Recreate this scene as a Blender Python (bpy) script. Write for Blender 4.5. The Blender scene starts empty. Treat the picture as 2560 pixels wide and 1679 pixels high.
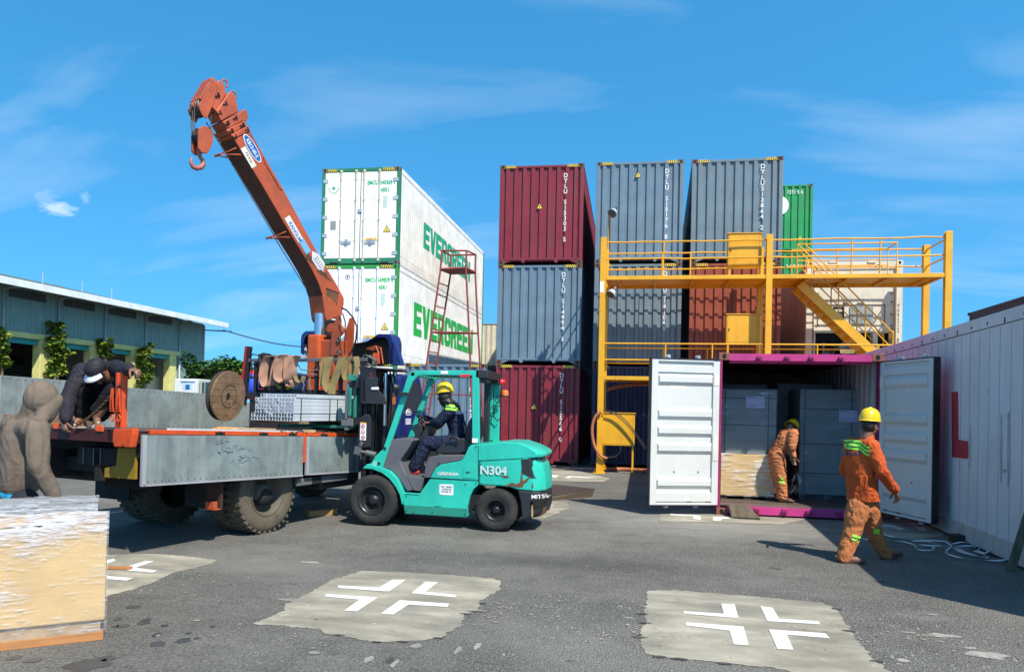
import bpy, bmesh, math, random
from mathutils import Vector, Matrix, Euler, noise
import numpy as np
random.seed(7)
R = math.radians
SC = bpy.context.scene
COL = SC.collection

# ------------------------------------------------------------------ camera
cam_d = bpy.data.cameras.new("camera")
cam = bpy.data.objects.new("camera", cam_d)
COL.objects.link(cam)
SC.camera = cam
F_PX, YAW, PITCH, ROLL, EYE = 1857.4, -.1709, .0087, -.0212, 1.648
CXP, CYP = 1285.5, 1001.2
def _basis():
    cp, sp, ct, st = math.cos(YAW), math.sin(YAW), math.cos(PITCH), math.sin(PITCH)
    f = Vector((sp*ct, cp*ct, st)); r = Vector((cp, -sp, 0)); u = r.cross(f)
    cr, sr = math.cos(ROLL), math.sin(ROLL)
    return f, r*cr - u*sr, u*cr + r*sr
FWD, RGT, UPV = _basis()
m = Matrix((RGT, UPV, -FWD)).transposed().to_4x4()
m.translation = Vector((0, 0, EYE))
cam.matrix_world = m
cam_d.sensor_width = 36
cam_d.sensor_fit = 'HORIZONTAL'
cam_d.lens = F_PX/2560*36
cam_d.shift_x = -(CXP-1280)/2560
cam_d.shift_y = (CYP-839.5)/2560
cam_d.clip_end = 3000
cam_d.clip_start = .05
SC.render.resolution_x, SC.render.resolution_y = 1024, 671

def at(u, v, x=None, y=None, z=None):
    """survey helper: the real-world point seen along one sight line on a known plane (metres)"""
    d = FWD + RGT*((u-CXP)/F_PX) - UPV*((v-CYP)/F_PX)
    t = x/d.x if x is not None else y/d.y if y is not None else (z-EYE)/d.z
    return Vector((0, 0, EYE)) + d*t

# ------------------------------------------------------------------ sky and sun
TO_SUN = Vector((.57, -.61, 1.0)).normalized()
ELEV = math.asin(TO_SUN.z)
AZ = math.atan2(TO_SUN.x, TO_SUN.y)
w = bpy.data.worlds.new("World")
SC.world = w
w.use_nodes = True
nt = w.node_tree
for n in list(nt.nodes): nt.nodes.remove(n)
N = nt.nodes.new
out = N('ShaderNodeOutputWorld'); bg = N('ShaderNodeBackground')
sky = N('ShaderNodeTexSky'); sky.sky_type = 'NISHITA'; sky.sun_disc = False
sky.sun_elevation = ELEV; sky.sun_rotation = AZ
sky.air_density = 1.0; sky.dust_density = .25; sky.ozone_density = 2.2
bg.inputs[1].default_value = .115   # sky strength
hs = N('ShaderNodeHueSaturation'); hs.inputs['Hue'].default_value = .484
hs.inputs['Saturation'].default_value = 1.34; hs.inputs['Value'].default_value = 1.86
tc0 = N('ShaderNodeTexCoord'); mp0 = N('ShaderNodeVectorMath'); mp0.operation = 'ADD'; mp0.inputs[1].default_value = (0, 0, .30)
nm0 = N('ShaderNodeVectorMath'); nm0.operation = 'NORMALIZE'
nt.links.new(tc0.outputs['Generated'], mp0.inputs[0]); nt.links.new(mp0.outputs[0], nm0.inputs[0]); nt.links.new(nm0.outputs[0], sky.inputs[0])
nt.links.new(sky.outputs[0], hs.inputs['Color'])
# thin cirrus: the direction projected on a high flat layer, stretched noise
tc = N('ShaderNodeTexCoord'); sx = N('ShaderNodeSeparateXYZ')
nt.links.new(tc.outputs['Generated'], sx.inputs[0])
mz = N('ShaderNodeMath'); mz.operation = 'ADD'; mz.inputs[1].default_value = .30
nt.links.new(sx.outputs[2], mz.inputs[0])
dx = N('ShaderNodeMath'); dx.operation = 'DIVIDE'; dy = N('ShaderNodeMath'); dy.operation = 'DIVIDE'
nt.links.new(sx.outputs[0], dx.inputs[0]); nt.links.new(mz.outputs[0], dx.inputs[1])
nt.links.new(sx.outputs[1], dy.inputs[0]); nt.links.new(mz.outputs[0], dy.inputs[1])
cb = N('ShaderNodeCombineXYZ')
nt.links.new(dx.outputs[0], cb.inputs[0]); nt.links.new(dy.outputs[0], cb.inputs[1])
mp = N('ShaderNodeMapping'); mp.inputs['Rotation'].default_value = (0, 0, R(38)); mp.inputs['Scale'].default_value = (1.1, 3.2, 1)
mp.inputs['Location'].default_value = (3.1, 1.7, 0)
nt.links.new(cb.outputs[0], mp.inputs[0])
no = N('ShaderNodeTexNoise'); no.inputs['Scale'].default_value = 1.0; no.inputs['Detail'].default_value = 7
no.inputs['Roughness'].default_value = .52; no.inputs['Distortion'].default_value = .5
nt.links.new(mp.outputs[0], no.inputs['Vector'])
rp = N('ShaderNodeMapRange'); rp.inputs[1].default_value = .50; rp.inputs[2].default_value = .80; rp.inputs[4].default_value = .34
nt.links.new(no.outputs[0], rp.inputs[0])
# one small puff of cumulus low in the west
def sight(u, v): return (FWD + RGT*((u-CXP)/F_PX) - UPV*((v-CYP)/F_PX)).normalized()
fac = rp.outputs[0]
for (u, v, wx_, wz_, amt) in ((146, 519, .017, .007, .55), (110, 488, .014, .009, .2), (213, 491, .005, .006, .2)):
    dv = N('ShaderNodeVectorMath'); dv.operation = 'SUBTRACT'; dv.inputs[1].default_value = sight(u, v)
    nt.links.new(tc.outputs['Generated'], dv.inputs[0])
    ms = N('ShaderNodeVectorMath'); ms.operation = 'MULTIPLY'; ms.inputs[1].default_value = (1/wx_, 1/wx_, 1/wz_); nt.links.new(dv.outputs[0], ms.inputs[0])
    nn = N('ShaderNodeTexNoise'); nn.inputs['Scale'].default_value = 1.3; nn.inputs['Detail'].default_value = 6; nt.links.new(ms.outputs[0], nn.inputs['Vector'])
    ln = N('ShaderNodeVectorMath'); ln.operation = 'LENGTH'; nt.links.new(ms.outputs[0], ln.inputs[0])
    sb = N('ShaderNodeMath'); sb.operation = 'SUBTRACT'; nt.links.new(nn.outputs[0], sb.inputs[0]); 
    sc_ = N('ShaderNodeMath'); sc_.operation = 'MULTIPLY'; sc_.inputs[1].default_value = .42; nt.links.new(ln.outputs['Value'], sc_.inputs[0]); nt.links.new(sc_.outputs[0], sb.inputs[1])
    r2 = N('ShaderNodeMapRange'); r2.inputs[1].default_value = -.02; r2.inputs[2].default_value = .35; r2.inputs[4].default_value = amt; nt.links.new(sb.outputs[0], r2.inputs[0])
    mxx = N('ShaderNodeMath'); mxx.operation = 'MAXIMUM'; nt.links.new(fac, mxx.inputs[0]); nt.links.new(r2.outputs[0], mxx.inputs[1]); fac = mxx.outputs[0]
mx = N('ShaderNodeMix'); mx.data_type = 'RGBA'
gz = N('ShaderNodeMapRange'); gz.inputs[1].default_value = .5; gz.inputs[2].default_value = 1.0; gz.inputs[3].default_value = 1; gz.inputs[4].default_value = .28
nt.links.new(sx.outputs[2], gz.inputs[0])
vm = N('ShaderNodeVectorMath'); vm.operation = 'SCALE'; nt.links.new(hs.outputs[0], vm.inputs[0]); nt.links.new(gz.outputs[0], vm.inputs['Scale'])
nt.links.new(fac, mx.inputs['Factor']); nt.links.new(vm.outputs[0], mx.inputs[6])
mx.inputs[7].default_value = (6.6, 7.4, 8.4, 1)
nt.links.new(mx.outputs[2], bg.inputs[0]); nt.links.new(bg.outputs[0], out.inputs[0])

sd = bpy.data.lights.new("sun", 'SUN'); sd.energy = 5.0; sd.angle = R(.5); sd.color = (1.0, .925, .80)
sun = bpy.data.objects.new("sun", sd); COL.objects.link(sun)
sun.rotation_euler = TO_SUN.to_track_quat('Z', 'Y').to_euler()
SC.view_settings.view_transform = 'Standard'; SC.view_settings.look = 'None'
SC.view_settings.exposure = .42; SC.view_settings.gamma = 1
SC.cycles.max_bounces = 6; SC.cycles.diffuse_bounces = 3; SC.cycles.glossy_bounces = 3
SC.cycles.transparent_max_bounces = 8; SC.cycles.transmission_bounces = 4
SC.cycles.sample_clamp_indirect = 6
SC.cycles.use_denoising = True

# ------------------------------------------------------------------ materials
MATS = {}
def s2l(c):
    return tuple((x/12.92 if x <= .04045 else ((x+.055)/1.055)**2.4) for x in c)
def mat(name, color, rough=.55, metal=0, dirt=None, dirt_amt=0, dirt_scale=3, streak=0, streak_col=None, rust=0,
        rust_col=(.13, .045, .015), bump=0, bump_scale=40, spec=.5, rust_scale=5, var=.08, alpha=1, coat=0, stretch=(1, 1, 1), fold=0):
    """painted / worn surface: colour varied by noise, dirt blotches, vertical streaks and rust spots, in object space"""
    if name in MATS: return MATS[name]
    M = bpy.data.materials.new(name); MATS[name] = M
    M.use_nodes = True
    T = M.node_tree; L = T.links.new; B = T.nodes['Principled BSDF']
    B.inputs['Roughness'].default_value = rough; B.inputs['Metallic'].default_value = metal
    B.inputs['Specular IOR Level'].default_value = spec
    if coat: B.inputs['Coat Weight'].default_value = coat
    tc = T.nodes.new('ShaderNodeTexCoord')
    cur = None
    def noise_(scale, detail=5, sc=(1, 1, 1), rough=.6, seed=0):
        mp = T.nodes.new('ShaderNodeMapping'); mp.inputs['Scale'].default_value = sc
        mp.inputs['Location'].default_value = (seed*3.7, seed*1.3, seed*2.1)
        L(tc.outputs['Object'], mp.inputs[0])
        n = T.nodes.new('ShaderNodeTexNoise'); n.inputs['Scale'].default_value = scale
        n.inputs['Detail'].default_value = detail; n.inputs['Roughness'].default_value = rough
        L(mp.outputs[0], n.inputs['Vector']); return n.outputs[0]
    def rng(x, a, b, c=0, d=1):
        r = T.nodes.new('ShaderNodeMapRange'); r.inputs[1].default_value = a; r.inputs[2].default_value = b
        r.inputs[3].default_value = c; r.inputs[4].default_value = d; L(x, r.inputs[0]); return r.outputs[0]
    def mixc(f, a, b):
        m_ = T.nodes.new('ShaderNodeMix'); m_.data_type = 'RGBA'; L(f, m_.inputs['Factor'])
        for i, v in ((6, a), (7, b)):
            if isinstance(v, tuple): m_.inputs[i].default_value = (*v[:3], 1)
            else: L(v, m_.inputs[i])
        return m_.outputs[2]
    c = tuple(color[:3])
    lo = tuple(x*(1-var*2) for x in c); hi = tuple(min(1, x*(1+var*1.5)) for x in c)
    cur = mixc(rng(noise_(1.7, 6, stretch), .3, .7), lo, hi)
    if dirt_amt:
        dc = dirt or (.06, .05, .04)
        cur = mixc(rng(noise_(dirt_scale, 8, stretch, .65, 1), .62-.25*dirt_amt, .85-.1*dirt_amt, 0, min(1, dirt_amt*1.3)), cur, dc)
    if streak:
        cur = mixc(rng(noise_(1, 5, (9, 9, .55), .6, 2), .5, .78, 0, streak), cur, streak_col or (.10, .075, .05))
    if rust:
        rf = rng(noise_(rust_scale, 9, (1, 1, 1), .7, 3), .70-.16*rust, .76-.14*rust, 0, 1)
        cur = mixc(rf, cur, rust_col)
    L(cur, B.inputs['Base Color'])
    L(rng(noise_(6, 4, (1, 1, 1), .6, 5), .3, .7, max(.02, rough-.1), min(1, rough+.12)), B.inputs['Roughness'])
    if bump:
        bn = T.nodes.new('ShaderNodeBump'); bn.inputs['Strength'].default_value = bump; bn.inputs['Distance'].default_value = .01
        L(noise_(bump_scale, 5, stretch, .6, 4), bn.inputs['Height']); L(bn.outputs[0], B.inputs['Normal'])
    if fold:       # soft cloth folds
        wv = T.nodes.new('ShaderNodeTexNoise'); wv.inputs['Scale'].default_value = 6.5; wv.inputs['Detail'].default_value = 3; wv.inputs['Distortion'].default_value = 1.6
        mp = T.nodes.new('ShaderNodeMapping'); mp.inputs['Scale'].default_value = (1.5, 1.5, .8); L(tc.outputs['Object'], mp.inputs[0]); L(mp.outputs[0], wv.inputs['Vector'])
        ab = T.nodes.new('ShaderNodeMath'); ab.operation = 'SUBTRACT'; ab.inputs[1].default_value = .5; L(wv.outputs[0], ab.inputs[0])
        a2 = T.nodes.new('ShaderNodeMath'); a2.operation = 'ABSOLUTE'; L(ab.outputs[0], a2.inputs[0])
        fb = T.nodes.new('ShaderNodeBump'); fb.inputs['Strength'].default_value = fold; fb.inputs['Distance'].default_value = .09; L(a2.outputs[0], fb.inputs['Height'])
        if bump: L(bn.outputs[0], fb.inputs['Normal'])
        L(fb.outputs[0], B.inputs['Normal'])
    if alpha < 1:
        B.inputs['Alpha'].default_value = alpha
    return M

# ------------------------------------------------------------------ mesh builder
class MB:
    def __init__(s): s.v = []; s.f = []; s.m = []; s.sm = []; s.cur = 0; s.xf = None
    def add(s, vs, fs, smooth=False):
        o = len(s.v)
        if s.xf is not None: vs = [s.xf @ Vector(p) for p in vs]
        s.v += [tuple(p) for p in vs]
        for f in fs: s.f.append([i+o for i in f]); s.m.append(s.cur); s.sm.append(smooth)
        return s
    def mi(s, i): s.cur = i; return s
    def box(s, x0, y0, z0, x1, y1, z1):
        if x0 > x1: x0, x1 = x1, x0
        if y0 > y1: y0, y1 = y1, y0
        if z0 > z1: z0, z1 = z1, z0
        v = [(x, y, z) for x in (x0, x1) for y in (y0, y1) for z in (z0, z1)]
        return s.add(v, [(0, 1, 3, 2), (4, 6, 7, 5), (0, 4, 5, 1), (2, 3, 7, 6), (0, 2, 6, 4), (1, 5, 7, 3)])
    def obox(s, c, size, rot=(0, 0, 0)):
        """box centred at c with size, rotated by euler"""
        r = Euler(rot).to_matrix(); h = [q/2 for q in size]
        v = [Vector(c) + r @ Vector((x*h[0], y*h[1], z*h[2])) for x in (-1, 1) for y in (-1, 1) for z in (-1, 1)]
        return s.add(v, [(0, 1, 3, 2), (4, 6, 7, 5), (0, 4, 5, 1), (2, 3, 7, 6), (0, 2, 6, 4), (1, 5, 7, 3)])
    def beam(s, p, q, w, h, up=(0, 0, 1)):
        """rectangular bar from p to q, w across, h along up"""
        p, q = Vector(p), Vector(q); d = (q-p); 
        if d.length < 1e-6: return s
        d.normalize(); u = Vector(up)
        if abs(d.dot(u)) > .98: u = Vector((0, 1, 0))
        r = d.cross(u).normalized(); u = r.cross(d).normalized()
        v = [pt + r*(a*w/2) + u*(b*h/2) for pt in (p, q) for a in (-1, 1) for b in (-1, 1)]
        return s.add(v, [(0, 1, 3, 2), (4, 6, 7, 5), (0, 4, 5, 1), (2, 3, 7, 6), (0, 2, 6, 4), (1, 5, 7, 3)])
    def tube(s, pts, r, n=8, cap=True, smooth=True):
        pts = [Vector(p) for p in pts]
        rs = r if isinstance(r, (list, tuple)) else [r]*len(pts)
        vs = []; fs = []; k = len(pts)
        ref = Vector((0, 0, 1))
        d0 = (pts[1]-pts[0]).normalized()
        if abs(d0.dot(ref)) > .9: ref = Vector((1, 0, 0))
        a = d0.cross(ref).normalized()
        for i, p in enumerate(pts):
            d = (pts[min(i+1, k-1)]-pts[max(i-1, 0)])
            d = d.normalized() if d.length > 1e-9 else d0
            a = (a - d*a.dot(d)); a = a.normalized() if a.length > 1e-6 else d.orthogonal().normalized()
            b = d.cross(a)
            for j in range(n):
                t = 2*math.pi*j/n
                vs.append(p + (a*math.cos(t)+b*math.sin(t))*rs[i])
        for i in range(k-1):
            for j in range(n):
                fs.append((i*n+j, i*n+(j+1) % n, (i+1)*n+(j+1) % n, (i+1)*n+j))
        s.add(vs, fs, smooth)
        if cap:
            s.add(vs[:n], [tuple(range(n))[::-1]]); s.add(vs[-n:], [tuple(range(n))])
        return s
    def cyl(s, p, q, r, n=16, r2=None): return s.tube([p, q], [r, r2 if r2 is not None else r], n)
    def lathe(s, prof, c=(0, 0, 0), axis='Z', n=24, smooth=True, cap=False):
        """prof: list of (radius, height) revolved round axis through c"""
        ax = {'X': lambda r, h, t: (h, r*math.cos(t), r*math.sin(t)), 'Y': lambda r, h, t: (r*math.cos(t), h, r*math.sin(t)),
              'Z': lambda r, h, t: (r*math.cos(t), r*math.sin(t), h)}[axis]
        vs = [Vector(c)+Vector(ax(r, h, 2*math.pi*j/n)) for r, h in prof for j in range(n)]
        fs = [(i*n+j, i*n+(j+1) % n, (i+1)*n+(j+1) % n, (i+1)*n+j) for i in range(len(prof)-1) for j in range(n)]
        s.add(vs, fs, smooth)
        if cap:
            s.add(vs[:n], [tuple(range(n))]); s.add(vs[-n:], [tuple(range(n))])
        return s
    def prism(s, poly, lo, hi, plane='XZ', xf=None):
        """2D polygon extruded between lo and hi along the missing axis"""
        def P(a, b, t):
            p = {'XZ': (a, t, b), 'XY': (a, b, t), 'YZ': (t, a, b)}[plane]
            return xf @ Vector(p) if xf is not None else p
        n = len(poly)
        v = [P(a, b, lo) for a, b in poly] + [P(a, b, hi) for a, b in poly]
        f = [tuple(range(n))[::-1], tuple(range(n, 2*n))] + [(i, (i+1) % n, n+(i+1) % n, n+i) for i in range(n)]
        return s.add(v, f)
    def quad(s, *p): return s.add(p, [tuple(range(len(p)))])
    def ribbon(s, pts, nrm, w, t=.006):
        """flat strap along pts; nrm = list of unit vectors across its width"""
        k = len(pts); vs = []
        for i, p in enumerate(pts):
            p = Vector(p); d = (Vector(pts[min(i+1, k-1)])-Vector(pts[max(i-1, 0)])).normalized()
            a = Vector(nrm[i] if isinstance(nrm, list) else nrm).normalized(); b = d.cross(a).normalized()
            vs += [p-a*w/2-b*t/2, p+a*w/2-b*t/2, p+a*w/2+b*t/2, p-a*w/2+b*t/2]
        fs = [(i*4+j, i*4+(j+1) % 4, i*4+4+(j+1) % 4, i*4+4+j) for i in range(k-1) for j in range(4)]
        fs += [(3, 2, 1, 0), tuple(range(4*k-4, 4*k))]
        return s.add(vs, fs)
    def build(s, name, mats, parent=None, bevel=0, smooth=None, fix=True, weld=0):
        me = bpy.data.meshes.new(name)
        me.from_pydata(s.v, [], s.f)
        for m_ in (mats if isinstance(mats, (list, tuple)) else [mats]): me.materials.append(m_)
        me.polygons.foreach_set('material_index', s.m)
        me.polygons.foreach_set('use_smooth', s.sm if smooth is None else [smooth]*len(s.f))
        if fix:
            bm = bmesh.new(); bm.from_mesh(me); bmesh.ops.recalc_face_normals(bm, faces=bm.faces); bm.to_mesh(me); bm.free()
        if weld:
            bm = bmesh.new(); bm.from_mesh(me); bmesh.ops.remove_doubles(bm, verts=bm.verts, dist=weld); bm.to_mesh(me); bm.free()
        me.update()
        o = bpy.data.objects.new(name, me); COL.objects.link(o)
        if parent is not None: o.parent = parent
        if bevel:
            b = o.modifiers.new('bevel', 'BEVEL'); b.width = bevel; b.segments = 2; b.limit_method = 'ANGLE'; b.angle_limit = R(40)
            b.harden_normals = False
        return o

def tag(o, label=None, cat=None, group=None, kind=None):
    if label: o['label'] = label
    if cat: o['category'] = cat
    if group: o['group'] = group
    if kind: o['kind'] = kind
    return o
def thing(name, label, cat, loc=(0, 0, 0), rz=0, group=None):
    o = bpy.data.objects.new(name, None); COL.objects.link(o)
    o.location = loc; o.rotation_euler = (0, 0, rz); o.empty_display_size = .2
    return tag(o, label, cat, group)
def lettering(name, txt, size, m_, parent, loc, rot=(R(90), 0, 0), sx=.8, bold=.0, extrude=.0015, align='CENTER', spacing=1.0, line=1.0):
    cu = bpy.data.curves.new(name, 'FONT'); cu.body = txt; cu.size = size; cu.align_x = align; cu.align_y = 'CENTER'
    cu.offset = bold; cu.extrude = extrude; cu.space_character = spacing; cu.space_line = line; cu.resolution_u = 3
    t = bpy.data.objects.new('tmp', cu); COL.objects.link(t)
    dg = bpy.context.evaluated_depsgraph_get()
    me = bpy.data.meshes.new_from_object(t.evaluated_get(dg))
    bpy.data.objects.remove(t)
    ys_ = [v.co.y for v in me.vertices]; cy = (max(ys_)+min(ys_))/2
    xs_ = [v.co.x for v in me.vertices]; cxx = (max(xs_)+min(xs_))/2 if align == 'CENTER' else 0
    for v in me.vertices: v.co.y -= cy; v.co.x = (v.co.x-cxx)*sx
    me.materials.clear(); me.materials.append(m_)
    o = bpy.data.objects.new(name, me); COL.objects.link(o)
    o.location = loc; o.rotation_euler = rot; o.parent = parent
    return o
def copy_tree(o, parent=None, loc=None, rz=None, label=None):
    c = o.copy(); COL.objects.link(c); c.parent = parent
    for ch in [q for q in bpy.data.objects if q.parent == o]: copy_tree(ch, c)
    if loc is not None: c.location = loc
    if rz is not None: c.rotation_euler = (0, 0, rz)
    if label: c['label'] = label
    return c
WHITE = mat('white_paint', (.78, .78, .78), .6, var=.02)
BLACK = mat('black_paint', (.012, .012, .014), .5)
YELL = mat('hazard_yellow', (.75, .55, .06), .5, var=.05)
# ------------------------------------------------------------------ ground
def asphalt():
    M = bpy.data.materials.new('asphalt'); M.use_nodes = True
    T = M.node_tree; L = T.links.new; B = T.nodes['Principled BSDF']
    tc = T.nodes.new('ShaderNodeTexCoord')
    def nz(s, d=6, r=.6, sc=(1, 1, 1), loc=(0, 0, 0), rot=0):
        mp = T.nodes.new('ShaderNodeMapping'); mp.inputs['Scale'].default_value = sc; mp.inputs['Location'].default_value = loc
        mp.inputs['Rotation'].default_value = (0, 0, rot)
        L(tc.outputs['Object'], mp.inputs[0])
        n = T.nodes.new('ShaderNodeTexNoise'); n.inputs['Scale'].default_value = s; n.inputs['Detail'].default_value = d
        n.inputs['Roughness'].default_value = r; L(mp.outputs[0], n.inputs['Vector']); return n.outputs[0]
    def rg(x, a, b, c=0, d=1):
        r = T.nodes.new('ShaderNodeMapRange'); r.inputs[1].default_value = a; r.inputs[2].default_value = b
        r.inputs[3].default_value = c; r.inputs[4].default_value = d; L(x, r.inputs[0]); return r.outputs[0]
    def mx(f, a, b, blend='MIX'):
        m_ = T.nodes.new('ShaderNodeMix'); m_.data_type = 'RGBA'; m_.blend_type = blend
        if isinstance(f, float): m_.inputs['Factor'].default_value = f
        else: L(f, m_.inputs['Factor'])
        for i, v in ((6, a), (7, b)):
            if isinstance(v, tuple): m_.inputs[i].default_value = (*v, 1)
            else: L(v, m_.inputs[i])
        return m_.outputs[2]
    base = mx(rg(nz(.7, 7, .62), .34, .66), (.122, .120, .110), (.205, .200, .181))
    base = mx(rg(nz(2.6, 8, .7, (1, 1, 1), (5, 2, 0)), .45, .72, 0, .7), base, (.078, .077, .073))
    # aggregate
    vo = T.nodes.new('ShaderNodeTexVoronoi'); vo.inputs['Scale'].default_value = 70; L(tc.outputs['Object'], vo.inputs['Vector'])
    base = mx(rg(vo.outputs['Color'], .25, .9, .0, .85), base, mx(.5, base, (.30, .29, .27)))
    base = mx(rg(nz(55, 4, .75), .49, .62, 0, .75), base, (.036, .035, .034))
    base = mx(rg(nz(16, 6, .8, (.7, 1.6, 1), (4, 4, 4)), .52, .72, 0, .40), base, (.07, .069, .066))
    base = mx(rg(nz(12, 7, .8, (.6, 1.6, 1), (14, 4, 4)), .56, .74, 0, .5), base, (.27, .26, .23))
    base = mx(rg(nz(38, 4, .75, (1, 1, 1), (3, 1, 2)), .60, .67, 0, .95), base, (.46, .44, .39))
    # scratches along the driving direction and scuffs
    base = mx(rg(nz(5, 6, .7, (.35, 6, 1), (1, 4, 0), .5), .60, .72, 0, .45), base, (.30, .30, .28))
    base = mx(rg(nz(3, 6, .7, (.3, 5, 1), (8, 4, 0), -.25), .58, .76, 0, .5), base, (.04, .04, .042))
    base = mx(rg(nz(.35, 8, .6, (1, 1.6, 1), (2.3, 8.1, 0)), .50, .70, 0, .6), base, (.27, .262, .235))
    base = mx(rg(nz(1.1, 9, .72, (1, 2.2, 1), (7, 3, 0)), .58, .72, 0, .5), base, (.30, .29, .26))
    # pale cement dust spread near the open container, darker tyre-worn lane across the middle
    for cx_, cy_, rx_, ry_, col, amt in ((1.2, 11.2, 2.6, 1.7, (.34, .33, .30), .75), (-1.0, 12.2, 3.2, 1.6, (.30, .295, .27), .5), (-.9, 7.9, 2.6, .5, (.06, .06, .057), .5), (2.6, 4.6, 1.6, 1.2, (.20, .195, .175), .5)):
        mp = T.nodes.new('ShaderNodeMapping'); mp.vector_type = 'TEXTURE'; mp.inputs['Location'].default_value = (cx_, cy_, 0); mp.inputs['Scale'].default_value = (rx_, ry_, 1)
        L(tc.outputs['Object'], mp.inputs[0]); ln = T.nodes.new('ShaderNodeVectorMath'); ln.operation = 'LENGTH'; L(mp.outputs[0], ln.inputs[0])
        ad = T.nodes.new('ShaderNodeMath'); ad.operation = 'MULTIPLY_ADD'; ad.inputs[1].default_value = 1.6; L(nz(1.6, 8, .7, (1, 1.8, 1), (cx_, 0, 0)), ad.inputs[0]); L(ln.outputs['Value'], ad.inputs[2])
        base = mx(rg(ad.outputs[0], 1.75, .9, 0, amt), base, col)
    # oil drips
    base = mx(rg(nz(3.3, 2, .4, (1, 1, 1), (9, 1, 0)), .73, .77, 0, .6), base, (.03, .03, .032))
    L(base, B.inputs['Base Color']); B.inputs['Roughness'].default_value = .88; B.inputs['Specular IOR Level'].default_value = .25
    bn = T.nodes.new('ShaderNodeBump'); bn.inputs['Strength'].default_value = 1.0; bn.inputs['Distance'].default_value = .012
    ad = T.nodes.new('ShaderNodeMath'); ad.operation = 'ADD'; L(vo.outputs['Distance'], ad.inputs[0]); L(nz(70, 5, .7), ad.inputs[1])
    L(ad.outputs[0], bn.inputs['Height']); L(bn.outputs[0], B.inputs['Normal'])
    return M
ASPH = asphalt()
g = MB()
# one sheet, finer near the camera and gently uneven there
xs = sorted(set([-900, -300, -120, -60] + [-30+.75*i for i in range(81)] + [60, 120, 300, 900]))
ys = sorted(set([-300, -60, -10] + [-2+.75*i for i in range(50)] + [45, 70, 130, 300, 900, 1500]))
for y in ys:
    for x in xs:
        g.v.append((x, y, 0))
nx = len(xs)
for j in range(len(ys)-1):
    for i in range(nx-1):
        g.f.append([j*nx+i, j*nx+i+1, (j+1)*nx+i+1, (j+1)*nx+i]); g.m.append(0); g.sm.append(True)
tag(g.build('ground', ASPH), kind='structure')

CONC = mat('old_concrete', (.36, .335, .27), .9, dirt=(.19, .183, .16), dirt_amt=.85, dirt_scale=2.2, bump=.5, bump_scale=60, spec=.2, var=.22, rust=.5, rust_col=(.48, .455, .39), rust_scale=11, streak=0, stretch=(.7, 1.6, 1))
DUST = mat('pale_concrete_dust', (.30, .295, .27), .95, dirt=(.16, .16, .155), dirt_amt=.7, dirt_scale=5, bump=.4, bump_scale=60, spec=.2, var=.1)
MARK = mat('road_marking_paint', (.70, .70, .69), .7, dirt=(.42, .41, .38), dirt_amt=.4, dirt_scale=9, var=.06, rust=.35, rust_col=(.35, .34, .3), rust_scale=25)
def jag(poly, step=.02, amp=.022, seed=0):
    rnd = random.Random(seed); o = []
    for i, a in enumerate(poly):
        b = poly[(i+1) % len(poly)]; d = b-a; n = max(1, int(d.length/step))
        nn = Vector((-d.y, d.x, 0)).normalized() if d.length > 0 else Vector((0, 0, 0))
        for k in range(n):
            p = a+d*(k/n); q = p + nn*(noise.noise(p*2.2)*amp*.9 + noise.noise(p*14)*amp*1.2 + rnd.uniform(-amp, amp)*.45); o.append(q)
    return o
def sheet(name, px, z, m_, jagged=0, kind='structure', thick=0):
    P = [at(u, v, z=0) for u, v in px]
    if jagged: P = jag(P, .02, jagged, len(px))
    bm = bmesh.new(); vs = [bm.verts.new((p.x, p.y, z)) for p in P]
    f = bm.faces.new(vs)
    if f.normal.z < 0 or f.calc_area() > 0 and (bm.normal_update() or f.normal.z < 0): bmesh.ops.reverse_faces(bm, faces=[f])
    bmesh.ops.triangulate(bm, faces=bm.faces)
    me = bpy.data.meshes.new(name); bm.to_mesh(me); bm.free(); me.materials.append(m_)
    o = bpy.data.objects.new(name, me); COL.objects.link(o); tag(o, kind=kind); return o
ZA = lambda l: [(600+x/2.479, 1250+y/2.479) for x, y in l]
ZB = lambda l: [(1500+x/2.245, 1250+y/2.245) for x, y in l]
ZC = lambda l: [(x/3.4766, 1230+y/3.4766) for x, y in l]
ZD = lambda l: [(1600+x/3.393, 860+y/3.393) for x, y in l]
ZE = lambda l: [(2000+x/3.1214, 950+y/3.1214) for x, y in l]
ZF = lambda l: [(1220+x/3.122, 850+y/3.122) for x, y in l]
sheet('concrete_patch', ZA([(90,765),(270,685),(275,645),(500,540),(560,500),(745,438),(1000,445),(1290,465),(1560,485),(1620,500),(1600,560),(1500,620),(1480,680),(1380,710),(1370,770),(1250,850),(1150,865),(1000,880),(840,880),(700,860),(510,825),(500,800),(300,785)]), .004, CONC, .02)
sheet('concrete_patch', ZB([(265,510),(420,505),(850,540),(1260,575),(1330,620),(1390,720),(1440,790),(1500,850),(1540,900),(1660,990),(1400,1010),(1100,975),(980,940),(700,915),(500,890),(330,880),(240,850),(225,740),(260,690),(250,640),(262,560)]), .004, CONC, .02)
sheet('concrete_patch', ZC([(300,560),(930,545),(1300,535),(1500,545),(1880,590),(1840,620),(1700,660),(1500,700),(1350,780),(1100,860),(930,905),(500,960),(200,940)]), .004, CONC, .02)
sheet('concrete_patch', ZD([(170,1435),(400,1390),(1000,1400),(1420,1480),(1200,1530),(700,1515),(165,1510)]), .004, CONC, .02)
sheet('concrete_patch', ZE([(560,1090),(860,1090),(1180,1190),(900,1260),(640,1210)]), .004, CONC, .03)
sheet('concrete_patch', ZF([(380,1010),(700,1020),(960,1080),(900,1105),(440,1098)]), .004, CONC, .03)
sheet('concrete_patch', ZF([(-150,1250),(300,1245),(620,1260),(640,1310),(430,1400),(0,1390)]), .004, CONC, .03)
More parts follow.
